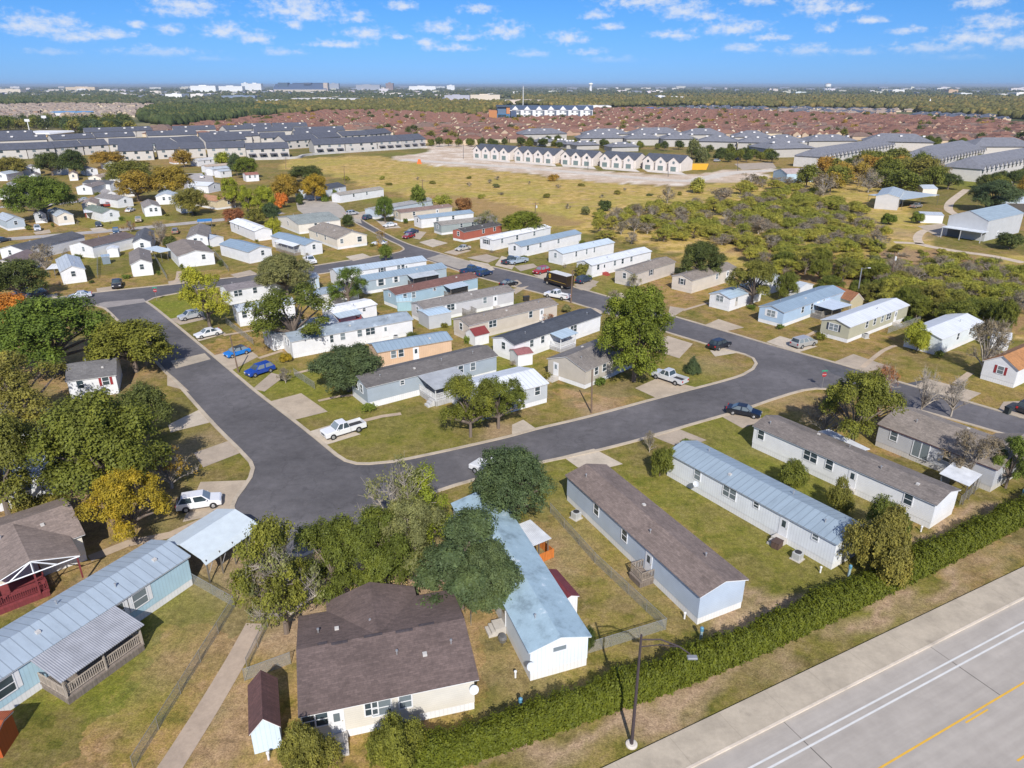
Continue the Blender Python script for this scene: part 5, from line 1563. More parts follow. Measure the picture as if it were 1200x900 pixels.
# scrub of the open field
rs = random.Random(11)
def scatter(n, poly, mind, fn, rs=rs):
    pts = []
    pw = [P(*q) for q in poly]
    xs, ys = [q.x for q in pw], [q.y for q in pw]
    tries = 0
    while len(pts) < n and tries < n * 60:
        tries += 1
        x, y = rs.uniform(min(xs), max(xs)), rs.uniform(min(ys), max(ys))
        if not inside(pw, np.array([x]), np.array([y]))[0]:
            continue
        if any((x - a) ** 2 + (y - b_) ** 2 < mind * mind for a, b_ in pts):
            continue
        pts.append((x, y))
        fn(x, y)


def mesquite(x, y):
    kind, colr, nm, lab = rs.choice([('bush', 'mesq', 'scrub_bush', 'feathery yellow green scrub bush in the open field')] * 5 + [('airy', 'mesq', 'scrub_bush', 'sparse olive scrub bush in the open field')] * 3 +
                                [('sparse', 'greybr', 'scrub_bush', 'leafless grey scrub bush in the open field')] * 4)
    put_tree(nm, lab, 'bush', (x, y), rs.uniform(2.6, 4.9), rs.uniform(2.6, 5.2), kind, colr, 2, rs.randrange(3), 'scrub bushes of the field')


def smallscrub(x, y):
    kind, colr = rs.choice([('bush', 'mesq'), ('bush', 'sage'), ('sparse', 'greybr'), ('bush', 'olive')])
    put_tree('scrub_bush', 'small scattered scrub bush in the dry grass', 'bush', (x, y), rs.uniform(1.0, 2.4), rs.uniform(1.0, 2.2), kind, colr, 1, rs.randrange(3), 'small scrub bushes')


def darkscrub(x, y):
    kind, colr = rs.choice([('round', 'moss'), ('tall', 'moss'), ('bush', 'moss'), ('loose', 'mesq'), ('airy', 'olive')])
    put_tree('thicket_tree', 'dense green thicket tree at the edge of the scrub', 'tree', (x, y), rs.uniform(2.6, 4.4), rs.uniform(3.6, 6.0), kind, colr, 2, rs.randrange(3), 'thicket along the back yards')


def grove(x, y):
    kind, colr = rs.choice([('round', 'moss'), ('round', 'olive'), ('tall', 'moss'), ('loose', 'gold'), ('sparse', 'greybr')])
    put_tree('grove_tree', 'olive green tree of the grove beyond the scrub', 'tree', (x, y), rs.uniform(5, 8), rs.uniform(8, 12), kind, colr, 1, rs.randrange(3), 'grove beyond the scrub')


scatter(120, [(690, 272), (705, 252), (800, 243), (880, 245), (960, 262), (1010, 282), (1000, 300), (930, 305), (880, 300), (850, 292), (790, 286), (730, 288)], 4.2, mesquite)
scatter(80, [(850, 262), (900, 232), (960, 232), (1010, 250), (1050, 290), (1010, 300), (930, 290)], 4.8, mesquite)
scatter(30, [(820, 250), (870, 215), (920, 212), (960, 228), (900, 245)], 6.5, mesquite)
scatter(64, [(1010, 322), (1110, 312), (1190, 322), (1200, 370), (1110, 362), (1040, 342)], 3.8, mesquite)
scatter(16, [(905, 316), (990, 316), (1050, 334), (1100, 352), (1165, 372), (1160, 384), (1100, 372), (1060, 358), (990, 346), (905, 338)], 4.5, darkscrub)
scatter(16, [(1015, 352), (1060, 352), (1130, 378), (1120, 386), (1065, 372), (1020, 360)], 3.2, darkscrub)
scatter(30, [(940, 218), (965, 205), (1010, 196), (1060, 196), (1098, 205), (1100, 222), (1050, 232), (1010, 228), (960, 230)], 8, grove)
scatter(26, [(390, 210), (520, 205), (650, 215), (800, 228), (860, 225), (820, 242), (700, 250), (600, 240), (500, 225)], 12, smallscrub)
scatter(22, [(880, 306), (1010, 308), (1005, 330), (890, 322)], 6, mesquite)
scatter(30, [(1000, 290), (1060, 292), (1180, 312), (1190, 326), (1080, 312), (1000, 304)], 4, smallscrub)
for (x, y, w_, yt, k_, c_, lab) in [(782, 238, 22, 218, 'sparse', 'greybr', 'grey leafless bush standing alone in the dry field'), (709, 247, 20, 234, 'bush', 'dk', 'dark bush standing alone in the dry field'), (686, 252, 14, 241, 'bush', 'sage', 'small olive bush left of the lone dark bush'),
                                (816, 226, 22, 208, 'bush', 'mesq', 'olive bush at the corner of the dirt lot'), (845, 238, 40, 220, 'sparse', 'greybr', 'wide leafless bush at the corner of the dirt lot'), (878, 218, 26, 203, 'sparse', 'greybr', 'leafless bush at the right end of the dirt lot'), (648, 212, 14, 204, 'bush', 'gold', 'tan weed mound beside the dirt lot')]:
    T(lab, k_, c_, x - w_ / 2, yt, x + w_ / 2, y, 1, group=None, name='bush', cat='bush')

# hedge along the highway
def hedge():
    front = px_line([(455, 921), (520, 905), (600, 879), (700, 842), (800, 806), (900, 764), (1000, 717), (1113, 661), (1200, 616), (1290, 570)], step=1.0)
    rng = np.random.default_rng(5)
    n = 210000
    k = rng.integers(0, len(front) - 1, n)
    A = np.array([(q.x, q.y) for q in front])
    u = rng.uniform(0, 1, n)
    base = A[k] + (A[k + 1] - A[k]) * u[:, None]
    d = A[k + 1] - A[k]
    d /= np.linalg.norm(d, axis=1, keepdims=True)
    nn = np.stack([-d[:, 1], d[:, 0]], 1)
    s = k + u
    wv = 2.3 + 0.22 * np.sin(s * 0.9) + 0.18 * np.sin(s * 0.37 + 1)
    hv = 1.75 + 0.12 * np.sin(s * 1.3) + 0.15 * np.sin(s * 0.51 + 2) + 0.10 * np.sin(s * 2.9) + 0.06 * np.sin(s * 5.3 + 1)
    ang = rng.uniform(-0.15, math.pi + 0.15, n)
    rr = np.clip(rng.normal(0.92, 0.1, n) + 0.06 * np.sin(s * 4.1 + ang * 3) + .05 * np.sin(s * 7.7 - ang * 5), .5, 1.25)
    sq = 1.0 / np.maximum(np.abs(np.cos(ang)) ** 4 + np.abs(np.sin(ang)) ** 4, 0.3) ** .25
    off = wv / 2 - np.cos(ang) * wv / 2 * rr * sq
    z = np.maximum(0.08, 0.15 + np.sin(ang) * (hv - .15) * rr * sq)
    C = np.stack([base[:, 0] + nn[:, 0] * off, base[:, 1] + nn[:, 1] * off, z], 1)
    N = np.stack([-nn[:, 0] * np.cos(ang), -nn[:, 1] * np.cos(ang), np.sin(ang) + .2], 1)
    V, Q = leaf_quads(C, N, 0.090, rng)
    V[:, 2] = np.maximum(V[:, 2], 0.02)
    o0 = Vector((front[30].x, front[30].y, 0))
    V -= np.array(o0)
    t = thing('hedge', 'long dense green hedge between the homes and the concrete highway', 'hedge', o0)
    link('foliage', np_mesh('foliage', V, Q), M('leaf', LEAFC['hedge']), t)
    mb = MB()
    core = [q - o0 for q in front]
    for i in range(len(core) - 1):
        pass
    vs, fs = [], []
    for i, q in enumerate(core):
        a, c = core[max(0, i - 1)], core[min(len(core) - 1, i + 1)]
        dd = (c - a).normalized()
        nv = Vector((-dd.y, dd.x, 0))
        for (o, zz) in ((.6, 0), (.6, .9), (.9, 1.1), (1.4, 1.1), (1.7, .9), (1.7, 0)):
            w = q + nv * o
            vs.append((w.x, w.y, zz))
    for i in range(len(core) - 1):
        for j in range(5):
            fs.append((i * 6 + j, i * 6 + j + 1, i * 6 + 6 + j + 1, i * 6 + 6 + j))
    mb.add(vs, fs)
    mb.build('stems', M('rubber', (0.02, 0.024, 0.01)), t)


hedge()

# ------------------------------------------------------------------ cars
TYRE, RIM = M('rubber', (0.02, 0.02, 0.02)), M('brightmetal', (0.55, 0.56, 0.58))
LAMP, TAIL, DARK = M('paint', (0.7, 0.7, 0.68)), M('paint', (0.45, 0.02, 0.02)), M('rubber', (0.03, 0.03, 0.033))
CARS = {  # length, width, clearance, profile of the lower body (x from front), cabin (front foot, front top, rear top, rear foot, roof height)
    'sedan': (4.7, 1.82, [(0, .28), (0, .62), (.15, .70), (1.35, .92), (3.75, .98), (4.6, .95), (4.7, .75), (4.68, .28)], (1.25, 2.05, 3.25, 4.1, 1.45), (.85, 3.72)),
    'suv': (4.65, 1.86, [(0, .32), (0, .78), (.18, .92), (1.2, 1.07), (4.45, 1.12), (4.62, .95), (4.65, .35)], (1.1, 1.85, 4.0, 4.5, 1.70), (.88, 3.65)),
    'hatch': (4.3, 1.8, [(0, .28), (0, .66), (.15, .78), (1.1, .95), (4.05, 1.0), (4.25, .85), (4.3, .3)], (1.0, 1.75, 3.4, 4.1, 1.5), (.8, 3.4)),
    'van': (5.1, 1.98, [(0, .3), (0, .75), (.15, .9), (.95, 1.1), (5.0, 1.12), (5.1, .9), (5.1, .33)], (.85, 1.9, 4.7, 5.0, 1.78), (.95, 4.0)),
    'pickup': (5.85, 2.0, [(0, .4), (0, .95), (.15, 1.06), (1.6, 1.14), (3.55, 1.16), (3.55, .4)], (1.45, 2.1, 3.2, 3.5, 1.86), (1.0, 4.65)),
}


def cab_pts(c, w):
    f0, f1, r1, r0, zt = c[3]
    zb = c[2][3][1] - .02
    return [(f0, -w / 2 + .04, zb), (r0, -w / 2 + .04, zb), (r0, w / 2 - .04, zb), (f0, w / 2 - .04, zb), (f1, -w / 2 + .2, zt), (r1, -w / 2 + .2, zt), (r1, w / 2 - .2, zt), (f1, w / 2 - .2, zt)]


def glass_panel(mb, q, inset, out=.012):
    q = [Vector(v) for v in q]
    c = sum(q, Vector()) / 4
    nrm = (q[1] - q[0]).cross(q[3] - q[0]).normalized()
    p = [v + (c - v) * inset + nrm * out for v in q]
    p2 = [v - nrm * out * 1.6 for v in p]
    mb.add(p + p2, [(0, 1, 2, 3), (7, 6, 5, 4), (0, 4, 5, 1), (1, 5, 6, 2), (2, 6, 7, 3), (3, 7, 4, 0)])


def car(kind, colr, rear, front, label, cat=None, roof=None, name=None):
    c = CARS[kind]
    Ln, Wd = c[0], c[1]
    a, b_ = P(*rear), P(*front)
    mid = (a + b_) / 2
    d = b_ - a
    t = thing(name or {'pickup': 'pickup_truck'}.get(kind, 'parked_car'), label, cat or {'pickup': 'pickup truck'}.get(kind, 'car'), (mid.x, mid.y, 0.04), math.atan2(d.y, d.x), 'vehicles parked around the homes')
    paint = M('carpaint', colr)
    X = lambda x: Ln / 2 - x
    def body():
        mb = MB()
        mb.prism([(X(x), z) for x, z in c[2]], 'y', -Wd / 2, Wd / 2)
        if kind == 'pickup':
            pass
        return mb.mesh('body', bevel=.09, seg=2, smooth=False)
    link('body', cached((kind, 'body'), body), paint, t)
    cp = [(X(x), y, z) for x, y, z in cab_pts(c, Wd)]
    link('cabin', cached((kind, 'cab'), lambda: MB().add(cp, [(0, 1, 2, 3), (4, 7, 6, 5), (0, 4, 5, 1), (1, 5, 6, 2), (2, 6, 7, 3), (3, 7, 4, 0)]).mesh('cabin', bevel=.07, seg=2)), M('carpaint', roof) if roof else paint, t)
    def pan(q, i):
        mb = MB(); glass_panel(mb, q, i); return mb.mesh('glass')
    link('windscreen', cached((kind, 'ws'), lambda: pan([cp[3], cp[0], cp[4], cp[7]][::-1], .13)), GLASS, t)
    link('rear_window', cached((kind, 'rw'), lambda: pan([cp[1], cp[2], cp[6], cp[5]][::-1], .18)), GLASS, t)
    def side(q0, q1, q2, q3):
        mb = MB()
        nseg = 2 if kind != 'van' else 3
        Q = [Vector(v) for v in (q0, q1, q2, q3)]
        for k in range(nseg):
            u0, u1 = k / nseg + .02, (k + 1) / nseg - .02
            glass_panel(mb, [Q[0].lerp(Q[1], u0), Q[0].lerp(Q[1], u1), Q[3].lerp(Q[2], u1), Q[3].lerp(Q[2], u0)], .1)
        return mb.mesh('side_window')
    link('side_window', cached((kind, 'sw1'), lambda: side(cp[1], cp[0], cp[4], cp[5])), GLASS, t)
    link('side_window', cached((kind, 'sw2'), lambda: side(cp[3], cp[2], cp[6], cp[7])), GLASS, t)
    if kind == 'pickup':
        def bed():
            mb = MB()
            x0, x1 = X(3.58), X(5.82)
            mb.box(x1, x0, -Wd / 2 + .02, Wd / 2 - .02, .45, .70)
            mb.box(x1, x0, -Wd / 2 + .02, -Wd / 2 + .14, .70, 1.14).box(x1, x0, Wd / 2 - .14, Wd / 2 - .02, .70, 1.14)
            mb.box(x1, x1 + .08, -Wd / 2 + .14, Wd / 2 - .14, .70, 1.12)
            return mb.mesh('cargo_bed')
        link('cargo_bed', cached((kind, 'bed'), bed), paint, t)
        link('bed_liner', cached((kind, 'liner'), lambda: MB().box(X(5.72), X(3.6), -Wd / 2 + .145, Wd / 2 - .145, .702, .73).mesh('bed_liner')), DARK, t)
    R_ = .37 if kind == 'pickup' else .34 if kind in ('suv', 'van') else .31
    for wx_ in c[4]:
        for sy in (-1, 1):
            def ty():
                mb = MB()
                mb.lathe([(R_ * .6, -.11), (R_ * .95, -.11), (R_, -.07), (R_, .07), (R_ * .95, .11), (R_ * .6, .11)], 16)
                return mb.mesh('tyre')
            w_ = link('wheel', cached((kind, 'rim'), lambda: MB().lathe([(R_ * .62, -.115), (R_ * .62, .10), (R_ * .5, .125), (R_ * .15, .115)], 12).mesh('wheel')), RIM, t, (X(wx_), sy * (Wd / 2 - .075), R_))
            w_.rotation_euler = (-math.pi / 2 * sy, 0, 0)
            link('tyre', cached((kind, 'tyre'), ty), TYRE, w_)
            ar = cached((kind, 'arch'), lambda: MB().lathe([(R_ * 1.16, -.01), (R_ * 1.16, .01)], 16).mesh('wheel_arch'))
            ao = link('wheel_arch', ar, DARK, t, (X(wx_), sy * (Wd / 2 - .002), R_ + .02))
            ao.rotation_euler = (math.pi / 2, 0, 0)
    zl = c[2][1][1] - .1
    for sy in (-1, 1):
        link('headlight', cached(('hl',), lambda: MB().box(-.05, .03, -.2, .2, -.08, .08).mesh('headlight')), LAMP, t, (Ln / 2 - .015, sy * (Wd / 2 - .3), zl))
        link('tail_light', cached(('tl',), lambda: MB().box(-.03, .05, -.13, .13, -.16, .12).mesh('tail_light')), TAIL, t, (-Ln / 2 + .012, sy * (Wd / 2 - .24), .88))
    link('grille', cached(('gr', kind), lambda: MB().box(-.03, .018, -.45, .45, -.12, .08).mesh('grille')), DARK, t, (Ln / 2, 0, zl - .08))
    link('mirror', cached(('mir',), lambda: MB().box(-.08, .08, -.1, .1, -.07, .07).mesh('mirror', bevel=.02)), paint, t, (X(c[3][0] + .35), Wd / 2 + .06, c[2][3][1] + .08))
    link('mirror', cached(('mir',), lambda: MB().box(-.08, .08, -.1, .1, -.07, .07).mesh('mirror', bevel=.02)), paint, t, (X(c[3][0] + .35), -Wd / 2 - .06, c[2][3][1] + .08))
    return t


WHT, SIL, BLK, NAVY = (.80, .81, .83), (.45, .47, .5), (.018, .02, .024), (.02, .045, .11)
car('pickup', WHT, (426, 501), (379.5, 515), 'white crew cab pickup on the drive of the corner lawn')
car('hatch', (.01, .20, .66), (293, 412), (263, 420.5), 'vivid sky blue hatchback with black roof beside the leaning pole', roof=BLK)
car('suv', (.01, .06, .36), (320.5, 433), (289.5, 443), 'deep blue sport utility car on the drive left of the corner home')
car('suv', WHT, (211, 597.5), (258, 590), 'white sport utility car on the drive beside the yellow tree')
car('suv', SIL, (238, 370.5), (209.5, 376.5), 'silver sport utility car on the drive below the street tree')
car('sedan', WHT, (258, 391), (230, 397), 'white sedan on the drive with a footpath behind it')
car('sedan', (.5, .53, .58), (108, 347.5), (80.5, 350.5), 'silver sedan at the kerb near the stop sign')
car('pickup', (.03, .025, .03), (138.5, 332), (137, 340), 'black pickup on the drive of the upper left lawn')
car('suv', (.55, .5, .46), (33, 346), (18, 349), 'beige car beneath the dark left tree')
car('suv', (.06, .06, .07), (49, 347), (36, 350), 'black car beneath the dark left tree')
car('sedan', (.05, .08, .13), (-4, 285), (10, 282), 'dark blue sedan at the left end of the upper street')
car('suv', (.6, .63, .68), (44, 266), (45, 274), 'pale blue car parked nose out beside the beige fronted home')
car('sedan', (.05, .06, .08), (115, 262.5), (116.5, 268), 'charcoal sedan parked nose out by the sage green roof')
car('suv', (.04, .09, .17), (136, 270), (137, 277), 'dark blue sport utility car on the near side of the upper street')
car('pickup', (.42, .34, .25), (162.5, 255), (162.5, 264.5), 'tan pickup parked nose out beside the pale gable vents')
car('pickup', WHT, (357, 304), (370, 312), 'white pickup turning out toward the side street')
car('suv', SIL, (405.5, 253), (420, 251), 'silver car at the end circle')
car('suv', (.04, .07, .13), (423, 259), (439, 255), 'navy sport utility car beside the small green tree')
car('sedan', WHT, (465, 264.5), (449, 267), 'white sedan on the far kerb of the upper street')
car('sedan', (.02, .04, .10), (489, 272.5), (475, 275), 'dark blue sedan beside the red one')
car('hatch', (.30, .02, .03), (485, 277.5), (473, 280.5), 'dark red hatchback at the far kerb')
car('sedan', WHT, (453, 287.5), (437, 287), 'white sedan behind the brown twiggy tree')
car('sedan', (.5, .48, .44), (551, 291.5), (534, 295), 'champagne sedan on the drive before the red home')
car('pickup', (.03, .07, .16), (541, 322), (562, 317), 'dark blue pickup beside the grey blue home')
car('suv', (.02, .05, .13), (558, 325.5), (576, 320.5), 'navy sport utility car beside the dark blue pickup')
car('pickup', (.04, .06, .08), (590, 311), (607, 306), 'charcoal pickup before the plain white roof')
car('sedan', BLK, (588, 337), (604, 333), 'black sedan at the near kerb')
car('pickup', (.38, .46, .55), (615.5, 307), (598, 310.5), 'pale blue pickup before the steel blue roof')
car('suv', (.36, .02, .03), (643, 318), (625.5, 322.5), 'bright red sport utility car behind the delivery truck')
car('suv', (.025, .05, .10), (675, 334), (692, 328), 'navy sport utility car on the drive right of the delivery truck')
car('pickup', WHT, (661, 351), (645, 348), 'white pickup on the near side beside the wooden pole')
car('suv', (.015, .02, .03), (833.5, 411), (852, 404.5), 'black sport utility car on the corner drive')
car('pickup', (.62, .64, .66), (801, 452), (768, 441), 'silver white pickup on the drive under the big bright tree')
car('sedan', (.008, .012, .022), (850, 482), (893, 490), 'black car at the lower kerb beside the bare shrub')
car('van', (.40, .40, .39), (927, 409), (955, 402), 'silver grey minivan on the drive of the sky blue home')
car('suv', (.03, .03, .035), (1194, 487), (1215, 476), 'black car cut by the right edge')
car('pickup', WHT, (588, 561), (567, 553), 'white pickup half hidden behind the round dark oak')
car('pickup', (.3, .27, .25), (1064, 245), (1082, 242), 'dusty brown pickup under the lean to roof')
car('sedan', (.03, .06, .25), (1003, 191), (1016, 188), 'blue car before the long grey townhouse')
car('sedan', (.04, .05, .08), (990, 195), (1002, 193), 'black car before the long grey townhouse')
car('suv', WHT, (1175, 217), (1190, 213), 'white car before the nearest grey townhouse')
car('suv', SIL, (1163, 212), (1176, 208), 'silver car before the nearest grey townhouse')
car('sedan', (.05, .05, .06), (860, 188), (870, 187), 'black car in the row beyond the dirt lot')
car('suv', SIL, (835, 190), (845, 189), 'silver car in the row beyond the dirt lot')

for (k_, c_, r_, f_, lab) in [('suv', SIL, (60, 251), (70, 250), 'silver car beside the broad green oak'), ('sedan', WHT, (150, 249), (156, 247), 'white car between the ash grey and sage green roofs'), ('pickup', (.3, .04, .03), (120, 243), (132, 242), 'red pickup beside the ash grey roof'),
                              ('suv', BLK, (26, 240), (36, 239.5), 'black car on the upper lane at the left'), ('sedan', SIL, (96, 236), (105, 235), 'silver car on the upper lane'), ('suv', NAVY, (229, 224), (230, 219), 'navy car on the dirt turnaround'),
                              ('sedan', WHT, (236, 211), (238, 206), 'white car at the far side of the dirt turnaround'), ('suv', (.25, .2, .15), (205, 276), (207, 271), 'brown car by the mottled grey brown roof')]:
    car(k_, c_, r_, f_, lab)
# delivery truck
a, b_ = P(692, 341), P(641, 331)
a, b_ = P(668, 339.5), P(641, 331.5)
d = b_ - a
t = thing('delivery_truck', 'dark brown delivery truck with gold lettering parked on the far street', 'delivery truck', ((a + b_) / 2 + Vector((0, 0, .03))), math.atan2(d.y, d.x))
BR = M('carpaint', (.030, .018, .012))
MB().box(-3.9, 2.2, -1.2, 1.2, .75, 3.15).build('cargo_box', BR, t, bevel=.06)
MB().prism([(2.25, .6), (3.9, .6), (3.95, 1.35), (3.2, 1.6), (2.85, 2.75), (2.25, 2.85)], 'y', -1.1, 1.1).build('cab', BR, t, bevel=.08)
MB().box(-3.85, 2.15, -1.15, 1.15, 3.151, 3.2).build('roof', M('paint', (.62, .62, .6)), t)
MB().box(-3.9, 3.6, -.9, .9, .45, .74).build('chassis', DARK, t)
mb = MB(); glass_panel(mb, [(3.2, -.95, 1.66), (3.2, .95, 1.66), (2.88, .9, 2.65), (2.88, -.9, 2.65)], .06, .02); mb.build('windscreen', GLASS, t)
for sy in (-1, 1):
    MB().box(2.4, 2.85, sy * 1.1 - .01, sy * 1.1 + .01, 1.6, 2.5).build('side_window', GLASS, t)
    MB().box(-3.7, 2.1, sy * 1.202 - .006, sy * 1.202 + .006, 1.36, 1.44).build('stripe', M('paint', (.55, .36, .05)), t)
    for wx_ in (2.7, -2.4):
        w_ = MB().lathe([(.42, -.14), (.46, -.1), (.46, .1), (.42, .14)], 16).build('wheel', TYRE, t, (wx_, sy * .98, .46))
        w_.rotation_euler = (-math.pi / 2 * sy, 0, 0)
        MB().lathe([(.25, .141), (.22, .15)], 12).build('rim', M('paint', (.5, .45, .35)), w_)
    MB().box(3.93, 3.98, sy * .8 - .14, sy * .8 + .14, .95, 1.15).build('headlight', LAMP, t)
    sh_ = [(1.30, 2.75), (1.30, 2.1), (1.65, 1.72), (2.0, 2.1), (2.0, 2.75), (1.65, 2.84)]
    mb = MB(); mb.prism(sh_, 'y', sy * 1.204 - .01, sy * 1.204 + .01)
    em = mb.build('emblem', M('paint', (.62, .40, .05)), t)
    lettering('ups', .42, BR, em, (1.65, sy * 1.222, 2.2), (math.pi / 2, 0, 0 if sy < 0 else math.pi))

# ------------------------------------------------------------------ poles, lamps, signs, fences
WOODP = M('wood', (0.17, 0.115, 0.08))


def pole(label, base, top, arms=True, mat=WOODP, r=.15, metal=False, lamp=None, tx=False):
    p = P(*base)
    hh = height_at(p, top[1])
    t = thing('utility_pole' if not metal else 'street_lamp', label, 'utility pole' if not metal else 'street lamp', p)
    q = P(top[0], top[1], hh) - p
    q = Vector((max(-.12 * hh, min(.12 * hh, q.x)), 0, hh))
    MB().tube([(0, 0, 0), q], [r, r * .7], 8).build('pole', mat, t)
    if arms:
        MB().box(-1.1, 1.1, -.05, .05, hh - .6, hh - .46).build('crossarm', mat, t, (q.x, 0, 0))
        for k in (-1, 0, 1):
            MB().lathe([(.05, hh - .46), (.05, hh - .25), (.02, hh - .22)], 6, (q.x + k * .9, 0)).build('insulator', M('paint', (.5, .5, .48)), t)
    if tx:
        MB().lathe([(.22, hh - 2.0), (.25, hh - 1.9), (.25, hh - 1.2), (.2, hh - 1.1)], 10, (q.x + .42, 0)).build('transformer', M('paint', (.6, .62, .62)), t)
    if lamp:
        MB().tube([(q.x, 0, hh - .3), (q.x + lamp * .6, -.1, hh), (q.x + lamp, -.3, hh + .1)], .045, 6).build('lamp_arm', M('brightmetal', (.4, .4, .4)), t)
        MB().box(q.x + lamp - .3, q.x + lamp + .3, -.45, -.15, hh + .02, hh + .16).build('lamp_head', M('paint', (.6, .6, .6)), t)
    return t


pole('slender brown wooden pole on the corner lawn by the tan house', (693, 484), (694, 433), arms=False, r=.13)
pole('leaning wooden pole beside the sky blue hatchback', (279.5, 436.5), (269.5, 393), arms=False, r=.13)
pole('wooden pole at the kerb behind the delivery truck', (669, 355), (671, 317), arms=False, r=.16)
pole('wooden pole with white transformer beyond the green thicket', (1044, 334), (1049, 295), tx=True)
pole('wooden pole with a transformer at the edge of the field', (627, 256), (627.5, 237), tx=True)
pole('wooden pole behind the navy roof', (404, 216), (403, 194))
pole('wooden pole in the dry field above the small shrub', (495, 223), (495, 210))
pole('wooden pole right of the yellow trees', (335, 198), (335, 184))
pole('dark pole on the dirt lot before the first townhouse', (543, 186), (543, 169), arms=False, mat=M('paint', (.08, .08, .09)))
pole('dark pole before the last gabled townhouse', (783, 207), (783, 187), arms=False, mat=M('paint', (.08, .08, .09)))
pole('thin dark pole between the yellow trees and townhouses', (689, 199), (689, 182), arms=False, mat=M('paint', (.08, .08, .09)))
pole('dark pole beyond the orange container', (864.5, 200), (864.5, 186), arms=False, mat=M('paint', (.08, .08, .09)))
pole('leaning grey metal lamp post in the thicket', (1004, 352), (1010, 314), arms=False, mat=M('brightmetal', (.5, .52, .54)), metal=True, lamp=1.4)
# lamp post at the hedge, with two arms
p = P(740, 873)
hh = height_at(p, 744)
t = thing('street_lamp', 'tall dark lamp post with a long arm standing in front of the hedge', 'street lamp', p)
LMP = M('paint', (.055, .04, .045))
MB().tube([(0, 0, 0), (0, 0, hh)], [.13, .075], 10).build('pole', LMP, t)
MB().lathe([(.42, 0), (.42, .12), (.3, .16)], 16).build('base', M('concrete', (.6, .55, .48)), t)
MB().tube([(0, 0, hh - .4), (1.2, -.25, hh - .15), (2.3, -.75, hh - .25), (3.0, -1.15, hh - .55)], .05, 6).build('lamp_arm', LMP, t)
MB().tube([(0, 0, hh - 1.0), (1.2, -.3, hh - .55), (2.3, -.75, hh - .3)], .035, 6).build('lamp_arm_stay', LMP, t)
MB().box(2.75, 3.4, -1.5, -1.15, hh - .72, hh - .55).build('lamp_head', M('paint', (.22, .23, .25)), t, bevel=.04)
# stop signs
for (bx, ty, lab) in (((963, 455), 440, 'red stop sign with a green street blade at the right junction'), ((184, 352.5), 344, 'red stop sign with a green street blade at the left junction')):
    p = P(*bx)
    t = thing('stop_sign', lab, 'stop sign', p, .12)
    MB().tube([(0, 0, 0), (0, 0, 2.95)], .035, 6).build('post', M('brightmetal', (.5, .5, .5)), t)
    oc = [(.40 * math.cos(math.pi / 8 + k * math.pi / 4), 2.3 + .40 * math.sin(math.pi / 8 + k * math.pi / 4)) for k in range(8)]
    pl = MB().prism(oc, 'y', -.06, -.04).build('sign_plate', M('paint', (.32, .015, .02)), t)
    lettering('STOP', .27, TRIM, pl, (0, -.066, 2.21), (math.pi / 2, 0, 0), .003)
    MB().box(-.45, .45, -.015, .015, 2.8, 3.0).build('street_blade', M('paint', (.02, .3, .16)), t)

CHAIN, RAILM = M('chainlink', (.36, .37, .36)), M('brightmetal', (.48, .49, .48))


def fence(label, px, hgt=1.2, sp=3.0):
    pts = [P(*q) for q in px]
    t = thing('chain_link_fence', label, 'fence', pts[0])
    for i in range(len(pts) - 1):
        a, b_ = pts[i] - pts[0], pts[i + 1] - pts[0]
        d = b_ - a
        Ln = d.length
        ang = math.atan2(d.y, d.x)
        MB().box(0, Ln, -.004, .004, .03, hgt - .03).build('mesh_panel', CHAIN, t, a, ang)
        MB().tube([(0, 0, hgt), (Ln, 0, hgt)], .022, 6).build('rail', RAILM, t, a, ang)
        k = max(1, round(Ln / sp))
        for j in range(k + (1 if i == len(pts) - 2 else 0)):
            MB().tube([(0, 0, 0), (0, 0, hgt + .06)], .032, 6).build('post', RAILM, t, a + d * (j / k))
    return t


fence('long chain link fence left of the concrete drive', [(226, 684), (275, 712), (157, 902)])
fence('chain link fence between the stained blue roof and the brown roofed home', [(645, 601), (697, 660), (780, 738), (683, 768)])
fence('chain link fence beside the barn shaped shed', [(287, 798), (341, 778)])
fence('short green chain link run above the barn shaped shed', [(314, 735), (290, 785)])
fence('chain link fence on the lawn behind the white sedan', [(265, 379), (297, 404)])
fence('chain link fence beside the tiny shrub', [(345, 440), (369, 456)])
fence('chain link fence behind the big brown roof', [(535, 692), (553, 715), (552, 733)])
fence('chain link pen beside the striped pet shelter', [(1124, 592), (1146, 573)])
fence('chain link fence in the upper left yard by the silver roof', [(115, 326), (115, 304)])
fence('chain link fence between the taupe roof and the wide light brown roof', [(180, 300), (196, 328)])
fence('chain link fence right of the wide light brown roof', [(251, 297), (268, 318)])
fence('chain link fence left of the brown roofed white home', [(73, 304), (83, 285)])
fence('chain link fence behind the sage green home', [(1040, 391), (1078, 377)])

# yard deck rail behind the big brown roof
p = P(412, 712)
t = thing('yard_deck', 'yellow timber deck with posts behind the big brown roof', 'deck', p, .25)
YW = M('wood', (.52, .38, .16))
MB().box(0, 5.2, -.6, 1.6, 0, .35).build('floor', M('wood', (.3, .22, .13)), t)
for x in (0.05, 2.6, 5.1):
    for y in (-.55, 1.5):
        MB().box(x - .06, x + .06, y - .06, y + .06, .35, 1.7).build('post', YW, t)
MB().box(0, 5.2, 1.46, 1.56, 1.55, 1.68).build('rail', YW, t)
MB().box(0, 5.2, 1.46, 1.56, .95, 1.05).build('rail', YW, t)

